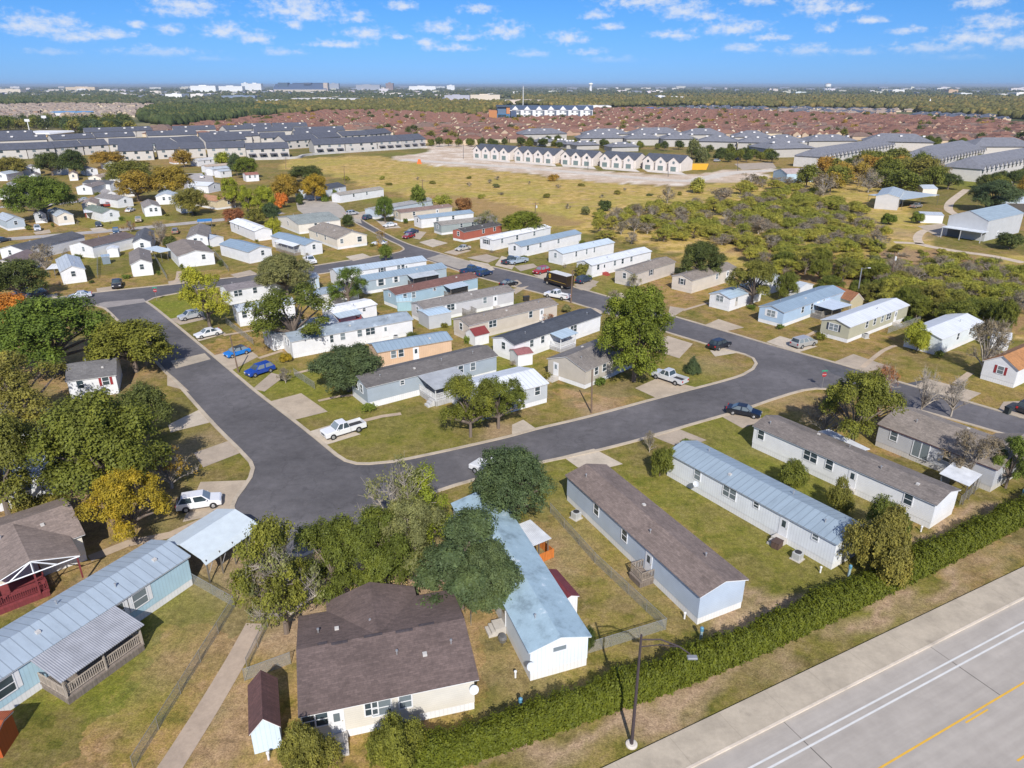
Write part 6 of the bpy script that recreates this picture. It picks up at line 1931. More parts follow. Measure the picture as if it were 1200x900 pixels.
# small yard things
def ac(label, x, y, rz=0):
    t = thing('air_conditioner', label, 'air conditioner', P(x, y), rz, 'air conditioners beside the homes')
    MB().box(-.42, .42, -.42, .42, .02, .82).build('case', M('corrugated', (.45, .46, .46)), t, bevel=.04)
    MB().lathe([(.34, .821), (.34, .85), (.1, .87)], 16).build('fan_grille', DARK, t)
    MB().box(-.55, .55, -.55, .55, 0, .06).build('pad', M('concrete', (.5, .46, .4)), t)


ac('grey air conditioner beside the pale blue mobile home', 675, 607, .7)
ac('grey air conditioner beside the smooth light blue roof', 934, 655, .7)
ac('grey air conditioner beside the sage green home', 1014, 396, .3)
ac('grey air conditioner beside the sky blue home', 970, 365, .3)
ac('grey air conditioner beside the white home with yellow bush', 464, 398, .2)
t = thing('storage_box', 'dark brown storage box on the step slab of the light blue roof', 'box', P(910, 641), .75)
MB().box(-.5, .5, -.4, .4, 0, .7).build('box', M('wood', (.10, .06, .045)), t, bevel=.03)
MB().box(-.53, .53, -.43, .43, .70, .76).build('lid', M('wood', (.08, .05, .04)), t)
def wheelie(label, x, y, c):
    t = thing('wheeled_bin', label, 'bin', P(x, y), .3)
    MB().add([(-.26, -.3, .06), (.26, -.3, .06), (.26, .3, .06), (-.26, .3, .06), (-.32, -.38, 1.0), (.32, -.38, 1.0), (.32, .38, 1.0), (-.32, .38, 1.0)], [(0, 3, 2, 1), (4, 5, 6, 7), (0, 1, 5, 4), (1, 2, 6, 5), (2, 3, 7, 6), (3, 0, 4, 7)]).build('bin_body', M('paint', c), t)
    MB().prism([(-.42, 1.005), (.42, 1.005), (.40, 1.10), (0, 1.14), (-.40, 1.10)], 'x', -.35, .35).build('lid', M('paint', sc(c, .8)), t)
    for s_ in (-1, 1):
        w_ = MB().lathe([(.12, -.03), (.12, .03)], 12).build('wheel', TYRE, t, (s_ * .28, .32, .12)); w_.rotation_euler = (0, math.pi / 2, 0)


wheelie('black wheeled bin at the kerb near the right edge', 1180, 485, (.03, .04, .04))
wheelie('black wheeled bin by the charcoal pickup drive', 615, 353, (.03, .03, .03))
wheelie('second black wheeled bin by the charcoal pickup drive', 618.5, 352.5, (.03, .03, .03))
wheelie('green wheeled bin beside the white patio home', 600, 472, (.05, .16, .1))
wheelie('dark wheeled bin before the tiny shrub', 331, 446, (.02, .025, .025))
for (x, y, lab) in ((821, 750, 'blue plastic marker box poking out of the hedge near the lamp'), (610, 834, 'blue plastic marker box at the hedge behind the stained roof home'), (994, 676, 'pale blue marker box at the hedge by the olive bush'), (1197, 586, 'grey blue marker box at the hedge by the right edge')):
    t = thing('utility_pedestal', lab, 'utility box', P(x, y))
    MB().box(-.1, .1, -.1, .1, 0, 1.0).build('post', M('paint', (.30, .40, .44)), t, bevel=.02)
    MB().lathe([(.16, 1.0), (.16, 1.3), (.08, 1.38)], 10).build('cap', M('paint', (.10, .27, .40)), t)
def dish(label, x, y, z, rz):
    p = P(x, y, z)
    t = thing('satellite_dish', label, 'satellite dish', p, rz)
    o = MB().lathe([(.02, 0), (.2, .03), (.33, .09), (.34, .1), (.2, .045), (.02, .015)], 16).build('reflector', M('paint', (.6, .63, .66)), t)
    o.rotation_euler = (math.radians(60), 0, 0)
    MB().tube([(0, 0, 0), (.0, .25, -.1), (0, .3, -.5)], .025, 6).build('mast', RAILM, t)
    MB().tube([(0, -.02, -.25), (0, -.4, .05)], .015, 4).build('feed_arm', RAILM, t)


dish('round satellite dish on the corner of the stained blue roof home', 622, 781, 2.2, .3)
dish('small satellite dish on the right corner of the cream house', 555.5, 808, 2.6, .2)
dish('round satellite dish on the wall of the light blue roofed home', 816, 567, 1.6, -.6)
# white posts: little markers standing in the grass
for (x, y, lab) in ((315, 890, 'white stub pipe in the grass before the barn shaped shed'), (604, 794, 'white stub pipe left of the stained roof home'), (802, 725, 'white stub pipe beside the pale blue home'), (961, 671, 'white stub pipe by the large olive bush'), (1079, 623, 'white stub pipe at the end of the long white home')):
    t = thing('stub_pipe', lab, 'pipe', P(x, y))
    MB().lathe([(.08, 0), (.08, .55), (.12, .56), (.12, .68), (.04, .72)], 8).build('pipe', TRIM, t)
t = thing('barbecue_barrel', 'grey barbecue barrel beside the stained blue roof', 'barbecue', P(589, 754), .4)
MB().lathe([(.3, .25), (.38, .6), (.3, .85)], 12).build('bowl', M('brightmetal', (.35, .35, .36)), t)
for k in range(3):
    MB().tube([(.28 * math.cos(k * 2.1), .28 * math.sin(k * 2.1), .3), (.4 * math.cos(k * 2.1), .4 * math.sin(k * 2.1), 0)], .025, 4).build('leg', DARK, t)
t = thing('storage_container', 'yellow orange skip at the corner of the last gabled townhouse', 'skip', P(815, 198.5), 0)
MB().prism([(-5.5, 0), (5.5, 0), (6.5, 3.2), (-6.5, 3.2)], 'y', -2, 2).build('body', M('paint', (.70, .36, .02)), t)
MB().box(-6.3, 6.3, -1.8, 1.8, 3.2, 3.3).build('load', M('rubber', (.3, .2, .05)), t)
t = thing('barrier', 'orange plastic barrier at the edge of the dirt lot', 'barrier', P(491.5, 192), 0)
MB().prism([(-1.4, 0), (1.4, 0), (1.1, 1.0), (.6, 2.6), (-.6, 2.6), (-1.1, 1.0)], 'y', -.5, .5).build('body', M('paint', (.75, .16, .03)), t)

# ------------------------------------------------------------------ town beyond the field
SLATE = ('shingle', (0.085, 0.092, 0.118))
SLATE2 = ('shingle', (0.175, 0.180, 0.205))
PALEW = (0.54, 0.51, 0.47)


def hip_pts(L, D, E, r, o):
    hx = min(L / 2 - .2, D / 2)
    return [(-o, -o, E), (L + o, -o, E), (L + o, D + o, E), (-o, D + o, E), (hx, D / 2, E + r), (L - hx, D / 2, E + r)]


HIPF = [(0, 1, 5, 4), (1, 2, 5), (2, 3, 4, 5), (3, 0, 4), (3, 2, 1, 0)]


def block(label, a, b, D, E=6.0, wall=PALEW, roof=SLATE, hip=False, wins=True, rise=None, awn=False, group='rows of grey roofed townhouses', stacks=0, name='townhouse_row', cat='townhouses'):
    A, B = P(*a), P(*b)
    d = B - A
    L = d.length
    t = thing(name, label, cat, A, math.atan2(d.y, d.x), group)
    r = rise or D * .22
    wm = M('siding', wall)
    if hip:
        MB().box(0, L, 0, D, 0, E - .01).build('wall', wm, t)
        rf = MB().add(hip_pts(L, D, E, r, .9), HIPF).build('roof', M(*roof), t)
    else:
        MB().prism([(0, 0), (D, 0), (D, E), (D / 2, E + r), (0, E)], 'x', 0, L).build('wall', wm, t)
        s_ = r / (D / 2)
        rf = MB().prism([(-.5, E - .5 * s_ + .02), (D / 2, E + r + .02), (D + .5, E - .5 * s_ + .02), (D + .5, E - .5 * s_ + .2), (D / 2, E + r + .2), (-.5, E - .5 * s_ + .2)], 'x', -.3, L + .3).build('roof', M(*roof), t)
    if wins:
        k = max(2, int(L / 6.0))
        for i in range(k):
            x = L * (i + .5) / k
            for z in (1.0, 3.9):
                link('window', cached(('bw',), lambda: MB().box(-.9, .9, -.08, .05, 0, 1.4).mesh('window')), GLASS, t, (x + (.8 if z < 2 else 0), 0, z))
            if awn:
                link('awning', cached(('awn',), lambda: MB().prism([(-2.2, 2.3), (0.02, 2.9), (0.02, 3.0), (-2.2, 2.4)], 'x', -2.3, 2.3).mesh('awning')), M('paint', (.09, .09, .11)), t, (x, 0, 0))
    for i in range(stacks):
        x = L * (i + .6) / stacks
        link('dormer', cached(('dorm',), lambda: MB().prism([(-1.6, 0), (1.6, 0), (1.6, .7), (-1.6, 1.0)], 'x', -.8, .8).mesh('dormer')), M('paint', (.74, .72, .70)), rf, (x, D * .32, E + r * .62))
    return t


def ln(px0, px1): return px0, px1


k_ = 0
for (a, b, D, awn) in [((290, 186), (339.5, 184.3), 14, 1), ((369, 180), (404.5, 178.5), 15, 1), ((405.5, 178.3), (442, 176.3), 15, 0), ((443, 176), (471, 174.3), 15, 1), ((472, 174.3), (499, 172), 15, 1),
                       ((307, 170.8), (336, 170), 15, 0), ((335, 175), (373, 172.3), 15, 0), ((402, 168.3), (433, 166.5), 14, 0), ((434, 166.3), (459, 163.5), 14, 0),
                       ((141, 188.8), (181, 187.4), 15, 0), ((186, 186.6), (242, 184.3), 15, 0), ((244, 184.6), (289, 183.2), 15, 0),
                       ((130, 179.8), (209, 177.3), 15, 0), ((211, 177.4), (240, 174.8), 15, 0), ((242, 175.4), (290, 172.4), 15, 0), ((374, 171), (400, 169), 15, 0),
                       ((-6, 187.4), (33, 186), 15, 0), ((34, 186), (66, 184.3), 15, 0), ((67, 184), (99, 181.8), 15, 0), ((100, 181.6), (129, 179.9), 15, 0)]:
    A_, B_ = a, b
    block('two storey townhouse row with dark slate roof facing the field' if awn else 'two storey townhouse row with dark slate roof behind the front rows', a, b, D, 5.8, awn=bool(awn), group='dark roofed townhouses facing the field' if awn else 'dark roofed townhouses behind')
for (a, b) in [((175, 167.5), (232, 165.5)), ((275, 168.5), (305, 167.2)), ((300, 162), (346, 160.5)), ((348, 162), (405, 160)), ((205, 160.3), (254, 158.8)), ((266, 159.5), (310, 157.4)), ((321, 155.6), (361, 154.6)), ((288, 156.4), (319, 155.6)),
               ((0, 174.5), (57, 172.2)), ((64, 173), (113, 170.4)), ((114, 170), (160, 168)), ((0, 167.4), (40, 166.2)), ((101, 163), (160, 161)), ((150, 161.4), (180, 160)), ((347, 167.6), (398, 165.8)), ((250, 167.8), (272, 167)), ((236, 170), (296, 168))]:
    block('distant two storey townhouse row with dark slate roof', a, b, 14, 5.6, wins=False, group='far dark roofed townhouses', stacks=2)
for (a, b, D, h_) in [((630, 171.5), (652, 171), 14, 3.2), ((664, 174.6), (675, 174.2), 14, 3.2), ((676, 175.8), (702, 175), 14, 3.2), ((717, 178), (748, 177.2), 14, 3.2), ((652, 172), (664, 172), 12, 3.2),
                      ((612, 164.8), (664, 163.6), 20, 5.0), ((680, 170), (732, 169.4), 20, 5.0), ((734, 170.6), (775, 170.4), 20, 5.0), ((777, 172), (817, 172), 22, 5.5), ((818, 174.6), (863, 175.6), 22, 5.5), ((864, 176), (906, 177), 22, 5.5),
                      ((742, 164), (800, 163.6), 22, 5.0), ((802, 165), (850, 165), 22, 5.0), ((690, 165), (738, 164), 20, 5), ((860, 168), (905, 168.4), 22, 5),
                      ((900, 185), (953, 183.6), 24, 5.5), ((900, 175.6), (945, 175.2), 22, 5.5), ((947, 173.6), (1003, 173.2), 20, 5)]:
    block('low hip roofed grey townhouse block beyond the gabled townhouses', a, b, D, h_, hip=True, wall=(.46, .44, .41), roof=SLATE2, wins=False, rise=D * .2, group='hip roofed grey blocks', stacks=3)
block('long grey townhouse with pale walls running away behind the grove', (937, 193.5), (962, 197), 62, 6, hip=False, roof=SLATE2, wins=True, rise=.01, name='townhouse_row')
def longrow(label, c0, c1, c2, E=6.0):
    """corner, far end of the long front, and depth corner"""
    A, B, C_ = P(*c1), P(*c2), P(*c0)
    d = B - A
    L = d.length
    D = abs((C_ - A).cross(d.normalized()).z)
    t = thing('townhouse_row', label, 'townhouses', A, math.atan2(d.y, d.x), 'long grey townhouses at the right')
    MB().box(0, L, 0, D, 0, E - .01).build('wall', M('siding', (.62, .60, .57)), t)
    rf = MB().add(hip_pts(L, D, E, D * .26, .6), HIPF).build('roof', M(*SLATE2), t)
    k = int(L / 6)
    for i in range(k):
        link('window', cached(('bw',), None), GLASS, t, (L * (i + .5) / k, 0, 3.8))
        link('garage_door', cached(('gd',), lambda: MB().box(-1.2, 1.2, -.08, .05, 0, 2.3).mesh('garage_door')), M('paint', (.5, .48, .45)), t, (L * (i + .5) / k, 0, 0.02))
        gs = D * .26 / (D / 2)
        gp = cached(('rgab', round(D, 1)), lambda: MB().prism([(-2.4, -.35), (0, 1.5), (2.4, -.35), (2.4, -.15), (0, 1.72), (-2.4, -.15)], 'y', -.9, 1.5 / gs).mesh('roof_gable'))
        link('roof_gable', gp, M(*SLATE2), rf, (L * (i + .5) / k, 0, E))
        link('gable', cached(('ggab',), lambda: MB().prism([(-2.0, -.3), (2.0, -.3), (0, 1.3)], 'y', -.7, .3).mesh('gable')), M('siding', (.62, .60, .57)), rf, (L * (i + .5) / k, 0, E))
        if i % 2 == 0:
            link('dormer', cached(('dormd',), lambda: MB().prism([(-1.8, 0), (1.8, 0), (1.8, 1.0), (-1.8, .8)], 'x', -1.5, 1.5).mesh('dormer')), M('paint', (.06, .06, .07)), rf, (L * (i + .5) / k, D * .22, E + .1))
    return t


o_ = [o for o in S.objects if o.get('label') == 'long grey townhouse with pale walls running away behind the grove']
for o in o_:
    for ch in list(o.children):
        bpy.data.objects.remove(ch)
    bpy.data.objects.remove(o)
longrow('long grey townhouse with pale walls running away behind the grove', (937, 193.5), (962, 197.3), (1046, 181))
longrow('second long grey townhouse right of the grove', (1050, 196.5), (1098, 201), (1152, 187.5))
longrow('nearest long grey townhouse at the right edge', (1107, 208), (1146, 213.5), (1235, 193))
block('grey townhouse block behind the nearest long one', (1139, 183), (1215, 183), 22, 6, hip=True, roof=SLATE2, wins=False, rise=5)
block('grey townhouse block behind the second long one', (1012, 175.5), (1092, 177.5), 22, 6, hip=True, roof=SLATE2, wins=False, rise=5, stacks=3)

# the five gabled townhouse groups on the dirt lot
GW, GR = M('siding', (.72, .66, .61)), M('shingle', (.075, .085, .11))
for gi, (a, b, nu, lab) in enumerate([((555.5, 184.2), (597.5, 187.8), 4, 'cream townhouse group of four gables, farthest along the dirt lot'), ((603.5, 187.8), (650, 191.8), 4, 'cream townhouse group of four gables before the round yellow green tree'),
                                      ((657.5, 192), (695, 194.8), 3, 'cream townhouse group of three gables in the middle of its row'), ((703, 194.8), (744.5, 198), 3, 'cream townhouse group of three gables left of the last one'), ((753, 197.8), (797.5, 201.4), 3, 'cream townhouse group of three gables beside the orange skip')]):
    A, B = P(*a), P(*b)
    d = B - A
    L = d.length
    t = thing('gabled_townhouses', lab, 'townhouses', A, math.atan2(d.y, d.x), 'gabled townhouses on the dirt lot')
    D, E, r = 13, 5.0, 2.9
    MB().prism([(0, 0), (D, 0), (D, E), (D / 2, E + r), (0, E)], 'x', 0, L).build('wall', GW, t)
    s_ = r / (D / 2)
    MB().prism([(-.4, E - .4 * s_ + .03), (D / 2, E + r + .03), (D + .4, E - .4 * s_ + .03), (D + .4, E - .4 * s_ + .25), (D / 2, E + r + .25), (-.4, E - .4 * s_ + .25)], 'x', -.2, L + .2).build('roof', GR, t)
    u = L / nu
    for i in range(nu):
        x0, x1 = i * u + .9, (i + 1) * u - .5
        xm = (x0 + x1) / 2
        MB().prism([(x0, 0), (x1, 0), (x1, E), (xm, E + r - .5), (x0, E)], 'y', -1.6, -.004).build('gable', GW, t)
        MB().prism([(x0 - .35, E - .3), (xm, E + r - .45), (x1 + .35, E - .3), (x1 + .35, E - .08), (xm, E + r - .2), (x0 - .35, E - .08)], 'y', -1.9, D * .45).build('gable_roof', GR, t)
        MB().box(xm - 1.6, xm + 1.6, -1.68, -1.604, .02, 2.5).build('garage_door', M('paint', (.16, .21, .20)), t)
        MB().prism([(xm + .75 * math.cos(q * math.pi / 5), 4.6 + .75 * math.sin(q * math.pi / 5)) for q in range(10)], 'y', -1.7, -1.604).build('window', GLASS, t)
        MB().box(i * u + .05, i * u + .7, -.1, -.006, .02, 2.3).build('door', M('paint', (.10, .10, .12)), t)
    pxpoly('driveway', [PX(A + d.normalized() * 0 + Vector((0, -2.2, 0)))[:2], PX(B + Vector((0, -2.2, 0)))[:2], PX(B + Vector((0, -16, 0)))[:2], PX(A + Vector((0, -16, 0)))[:2]], .06, M('concrete', (.66, .60, .53)))
ribbon('road', px_line([(470, 187), (560, 193), (640, 199), (720, 206), (800, 212), (830, 208), (865, 202), (930, 199)]), 9, .04, .044, M('concrete', (.60, .54, .46)))
ribbon('kerb', px_line([(290, 187.6), (345, 186), (372, 181.4), (500, 173.2)]), 2.0, 0, 1.2, M('concrete', (.5, .48, .45)))

# suburb of reddish brown roofs
def house_proto(seed, w, dpt):
    r = random.Random(seed)
    E, rise = 2.9, 2.9
    wl_ = MB().box(0, w, 0, dpt, 0, E - .01)
    rf = MB().add(hip_pts(w, dpt, E, rise, .45), HIPF)
    for gx, gw, gd in ((w * .12, w * .36, 3.0), (w * .62, w * .26, 1.6)):
        if r.random() < .8:
            wl_.prism([(gx, 0), (gx + gw, 0), (gx + gw, E), (gx + gw / 2, E + gw * .36), (gx, E)], 'y', -gd, .3)
            rf.prism([(gx - .4, E - .25), (gx + gw / 2, E + gw * .36 + .05), (gx + gw + .4, E - .25), (gx + gw + .4, E - .05), (gx + gw / 2, E + gw * .36 + .25), (gx - .4, E - .05)], 'y', -gd - .2, dpt * .4)
    gw = dpt * .4
    wl_.prism([(dpt * .3, 0), (dpt * .3 + gw, 0), (dpt * .3 + gw, E), (dpt * .3 + gw / 2, E + gw * .36), (dpt * .3, E)], 'x', w - .3, w + 1.2)
    rf.prism([(dpt * .3 - .4, E - .2), (dpt * .3 + gw / 2, E + gw * .36 + .05), (dpt * .3 + gw + .4, E - .2), (dpt * .3 + gw + .4, E), (dpt * .3 + gw / 2, E + gw * .36 + .25), (dpt * .3 - .4, E)], 'x', w * .55, w + 1.5)
    return wl_, rf


HP = []
for i in range(5):
    wb, rb = house_proto(i + 3, [17, 15, 19, 16, 18][i], [13, 14, 12, 15, 13][i])
    HP.append((wb.mesh('wall'), rb.mesh('roof'), wb, rb))
RW = [M('siding', c) for c in ((.58, .46, .32), (.50, .38, .27), (.62, .52, .38), (.42, .27, .19))]
RR = [M('shingle', c) for c in ((.205, .100, .070), (.165, .080, .058), (.24, .125, .088), (.195, .105, .08), (.18, .12, .095))]
DR = [M('shingle', (.30, .235, .19)), M('shingle', (.33, .27, .22))]
NR_ = [M('shingle', (.085, .10, .14)), M('shingle', (.11, .12, .15))]


def suburb(poly, dx, dy, rot, nmax, label, name, group, roofs, seed, jit=2.0, skip=.05):
    pw = [P(*q) for q in poly]
    r = random.Random(seed)
    ca, sa_ = math.cos(rot), math.sin(rot)
    cx, cy = sum(q.x for q in pw) / len(pw), sum(q.y for q in pw) / len(pw)
    R_ = max((q - Vector((cx, cy, 0))).length for q in pw)
    pts = []
    ny, nx = int(R_ / dy) + 1, int(R_ / dx) + 1
    for j in range(-ny, ny):
        for i in range(-nx, nx):
            if r.random() < skip:
                continue
            u, v = i * dx + r.uniform(-jit, jit), j * dy + (6 if j % 2 else 0) + r.uniform(-jit, jit)
            pts.append((cx + u * ca - v * sa_, cy + u * sa_ + v * ca, j))
    A = np.array(pts)
    ok = inside(pw, A[:, 0], A[:, 1])
    pts = sorted([p for p, o in zip(pts, ok) if o], key=lambda p: p[1])
    rest = [MB(), MB()]
    for n_, (x, y, j) in enumerate(pts):
        k = r.randrange(5)
        rz = rot + (math.pi if j % 2 else 0) + r.uniform(-.06, .06)
        if n_ < nmax:
            t = thing(name, label, 'house', (x, y, 0), rz, group)
            link('wall', HP[k][0], r.choice(RW), t)
            link('roof', HP[k][1], r.choice(roofs), t)
        else:
            c_, s_ = math.cos(rz), math.sin(rz)
            for mb, src in zip(rest, HP[k][2:]):
                mb.add([(x + a * c_ - b_ * s_, y + a * s_ + b_ * c_, z) for a, b_, z in src.v], src.f)
    if rest[0].v:
        t = thing(name + '_mass', label.replace('house', 'houses') + ' in the far part', 'houses', (0, 0, 0))
        t['kind'] = 'stuff'
        for mb, nm, mt in ((rest[0], 'walls', RW[0]), (rest[1], 'roofs', roofs[0])):
            me = bpy.data.meshes.new(nm); me.from_pydata(mb.v, [], mb.f)
            tag(link(nm, me, mt, t), kind='stuff')
    return pts


RPOLY = [(150, 162), (200, 152.5), (250, 147), (300, 139.5), (330, 136.5), (400, 131), (560, 131), (640, 139), (690, 129.5), (760, 128), (860, 131), (900, 133), (1060, 138), (1160, 143), (1215, 150), (1215, 168), (1095, 167.5), (1000, 163), (900, 161), (800, 158), (700, 157), (660, 160), (600, 169), (520, 170), (462, 158), (405, 156), (330, 150), (270, 156), (200, 166)]
sub = suburb(RPOLY, 19.5, 25, .10, 285, 'one storey house with a reddish brown hip roof in the crowded suburb', 'suburban_house', 'reddish roofed houses of the suburb', RR, 5)
suburb([(-20, 143), (0, 124), (150, 121), (185, 126), (165, 140), (60, 146)], 26, 38, .05, 130, 'house with a tan grey roof among trees at the far left', 'tan_roofed_house', 'tan roofed houses at the far left', DR, 6, skip=.25)
suburb([(1062, 139), (1075, 134.5), (1175, 137.5), (1172, 143)], 22, 45, .05, 30, 'pale house with a dark blue roof behind the reddish suburb', 'blue_roofed_house', 'dark blue roofed houses', NR_, 7)
suburb([(905, 133.5), (925, 127.5), (1045, 130), (1040, 137)], 24, 45, .05, 40, 'house with a slate purple roof behind the reddish suburb', 'slate_roofed_house', 'slate roofed houses', NR_ + DR[:1], 8)
suburb([(1040, 131), (1060, 127), (1150, 128), (1140, 134)], 26, 60, .05, 25, 'house with a brown grey roof at the edge of the woods', 'brown_roofed_house', 'brown grey roofed houses', DR, 9)
suburb([(760, 131), (800, 126), (900, 127), (900, 132)], 24, 60, .05, 30, 'dark roofed house beyond the blue roofed hall', 'dark_roofed_house', 'dark roofed houses', NR_, 10)
rs2 = random.Random(3)


def suburb_tree(x, y):
    kind, colr = rs2.choice([('round', 'dk'), ('round', 'moss'), ('bush', 'gold'), ('round', 'olive'), ('tall', 'dk')])
    put_tree('garden_tree', 'small garden tree between the suburban roofs', 'tree', (x, y), rs2.uniform(3, 5.5), rs2.uniform(5, 8), kind, colr, 0, rs2.randrange(3), 'garden trees of the suburb')


scatter(270, RPOLY, 12, suburb_tree, rs2)
def block_tree(x, y):
    kind, colr = rs2.choice([('round', 'dk'), ('tall', 'dk'), ('round', 'moss'), ('bush', 'moss')])
    put_tree('street_tree', 'young dark street tree among the grey townhouses', 'tree', (x, y), rs2.uniform(2.6, 4.2), rs2.uniform(4.5, 7), kind, colr, 1, rs2.randrange(3), 'street trees of the townhouses')


scatter(26, [(615, 174), (700, 176), (815, 178), (910, 184), (900, 178), (800, 174), (700, 171), (620, 170)], 9, block_tree, rs2)
scatter(22, [(815, 190), (905, 191), (905, 184), (820, 182)], 9, block_tree, rs2)
scatter(12, [(965, 199), (1045, 184), (1052, 188), (985, 203)], 6, block_tree, rs2)
scatter(12, [(1105, 202), (1150, 193), (1148, 200)], 6, block_tree, rs2)
scatter(12, [(1145, 222), (1205, 205), (1210, 214), (1165, 226)], 7, block_tree, rs2)
scatter(24, [(450, 172), (620, 172), (660, 168), (600, 170)], 8, block_tree, rs2)
scatter(20, [(1060, 172), (1200, 178), (1200, 172), (1080, 166)], 12, block_tree, rs2)

# trees beyond the left townhouses that one can tell apart
def belt_tree(x, y):
    kind, colr = rs2.choice([('round', 'moss'), ('round', 'dk'), ('loose', 'olive'), ('tall', 'dk'), ('round', 'teal')])
    put_tree('belt_tree', 'tall tree of the belt behind the left townhouses', 'tree', (x, y), rs2.uniform(5, 8), rs2.uniform(8, 13), kind, colr, 0, rs2.randrange(3), 'tree belt behind the left townhouses')


scatter(80, [(-20, 157), (-10, 147), (60, 147), (150, 145), (158, 157), (80, 157), (72, 152), (30, 152)], 9, belt_tree, rs2)

# woods: one far mass
ICO = None
def ico():
    bm = bmesh.new(); bmesh.ops.create_icosphere(bm, subdivisions=1, radius=1)
    V = np.array([v.co[:] for v in bm.verts]); Fc = np.array([[v.index for v in f.verts] for f in bm.faces]); bm.free()
    bm = bmesh.new(); bmesh.ops.create_icosphere(bm, subdivisions=2, radius=1)
    V2 = np.array([v.co[:] for v in bm.verts]); F2 = np.array([[v.index for v in f.verts] for f in bm.faces]); bm.free()
    return (V, Fc), (V2, F2)
ICO = ico()


def woods(name, label, polys, n, seed, lod, rmin, rpx, hmin, hmax, colr):
    rng = np.random.default_rng(seed)
    V0, F0 = ICO[lod]
    pts = []
    for poly, wgt in polys:
        A = np.array(poly, float)
        m_ = int(n * wgt)
        q = np.stack([rng.uniform(A[:, 0].min(), A[:, 0].max(), m_ * 4), rng.uniform(A[:, 1].min(), A[:, 1].max(), m_ * 4)], 1)
        q = q[inside([tuple(p) for p in poly], q[:, 0], q[:, 1])][:m_]
        pts.append(q)
    q = np.concatenate(pts)
    u, v = q[:, 0] - 600, q[:, 1] - 450
    tt = -H / (-F * SP - v * CP)
    X, Y = u * tt, (F * CP - v * SP) * tt
    pxm = F / (Y * CP + H * SP)
    R = np.maximum(rmin * rng.uniform(.7, 1.4, len(q)), rpx / pxm * rng.uniform(.6, 1.3, len(q)))
    Hh = rng.uniform(hmin, hmax, len(q))
    nv = len(V0)
    Vj = V0[None] * (1 + rng.uniform(-.32, .28, (len(q), nv, 1)))
    Vj = Vj * np.stack([R, R, Hh * .5], 1)[:, None, :]
    Vj += np.stack([X, Y, Hh * .5], 1)[:, None, :]
    Vj[:, :, 2] = np.maximum(Vj[:, :, 2], .05)
    Fj = F0[None] + (np.arange(len(q)) * nv)[:, None, None]
    t = thing(name, label, 'woods', (0, 0, 0))
    t['kind'] = 'stuff'
    me = np_mesh('foliage', Vj.reshape(-1, 3), Fj.reshape(-1, 3))
    tag(link('foliage', me, woodmat(colr), t), kind='stuff')


def woodmat(c):
    key = ('wood_mass', c)
    if key in MC: return MC[key]
    m, n, l, b = nodes_of('foliage_mass')
    pos = n.new('ShaderNodeNewGeometry').outputs['Position']
    f = noise(n, l, pos, .02, 4, .7)
    f2 = noise(n, l, pos, .16, 4, .7)
    f3 = noise(n, l, pos, .9, 3, .7)
    col = ramp(n, l, f, [(.3, sc(c, .7)), (.5, c), (.68, (c[0] * 1.9, c[1] * 1.4, c[2] * 1.2))])
    col = mixc(n, l, 1.0, col, ramp(n, l, f2, [(.3, .6), (.7, 1.4)]), 'MULTIPLY')
    l.new(mixc(n, l, .9, col, ramp(n, l, f3, [(.3, .5), (.7, 1.4)]), 'MULTIPLY'), b.inputs['Base Color'])
    b.inputs['Roughness'].default_value = .9
    b.inputs['Specular IOR Level'].default_value = .1
    MC[key] = m
    return m


woods('woodland', 'dark green woodland band behind the suburb on the left', [([(165, 143), (165, 134), (190, 127), (300, 128), (345, 133), (300, 138), (250, 145), (200, 149)], .7), ([(-30, 126), (-30, 117), (160, 113), (165, 118), (100, 120)], .3)], 2600, 1, 1, 4, 1.0, 8, 13, (.06, .08, .03))
woods('woodland', 'olive woodland band behind the middle of the suburb', [([(300, 135), (300, 123), (460, 118), (580, 121), (600, 122), (575, 130), (560, 137), (400, 130), (330, 136)], 1.0)], 1500, 2, 1, 6, 1.4, 7, 12, (.125, .12, .04))
woods('woodland', 'mixed woodland behind the right part of the suburb', [([(600, 122), (600, 112), (900, 111), (1210, 115), (1210, 141), (1165, 138), (1080, 133), (1040, 128), (900, 126), (760, 124), (690, 128), (640, 125)], 1.0)], 4200, 3, 1, 6, 1.3, 7, 12, (.12, .115, .042))
woods('woodland', 'far blue green woodland below the skyline', [([(-60, 122), (-60, 101.6), (1260, 101.6), (1260, 116), (900, 113), (600, 115), (300, 124)], 1.0)], 6500, 4, 0, 8, 1.5, 8, 13, (.075, .09, .045))

# ------------------------------------------------------------------ far town
def bld_mesh():
    return MB().box(-.5, .5, -.5, .5, 0, 1).box(-.2, .1, -.2, .2, 1.0, 1.12).mesh('distant_building')


def building(label, x0, x1, yt, yb, D=40, c=(.7, .7, .68), group=None, name='distant_building', cat='building', roof=None):
    A, B = P(x0, yb), P(x1, yb)
    m_ = (A + B) / 2
    L = (B - A).length
    hh = height_at(m_, yt)
    t = thing(name, label, cat, m_, 0, group)
    link('wall', cached(('bm',), bld_mesh), M('siding', c), t).scale = (L, D, hh)
    if roof:
        link('roof', cached(('br',), lambda: MB().prism([(-.53, 0), (.53, 0), (.5, 1), (-.5, 1)], 'y', -.53, .53).mesh('roof')), M('paint', roof), t, (0, 0, hh)).scale = (L, D, max(1.2, hh * .16))
    return t


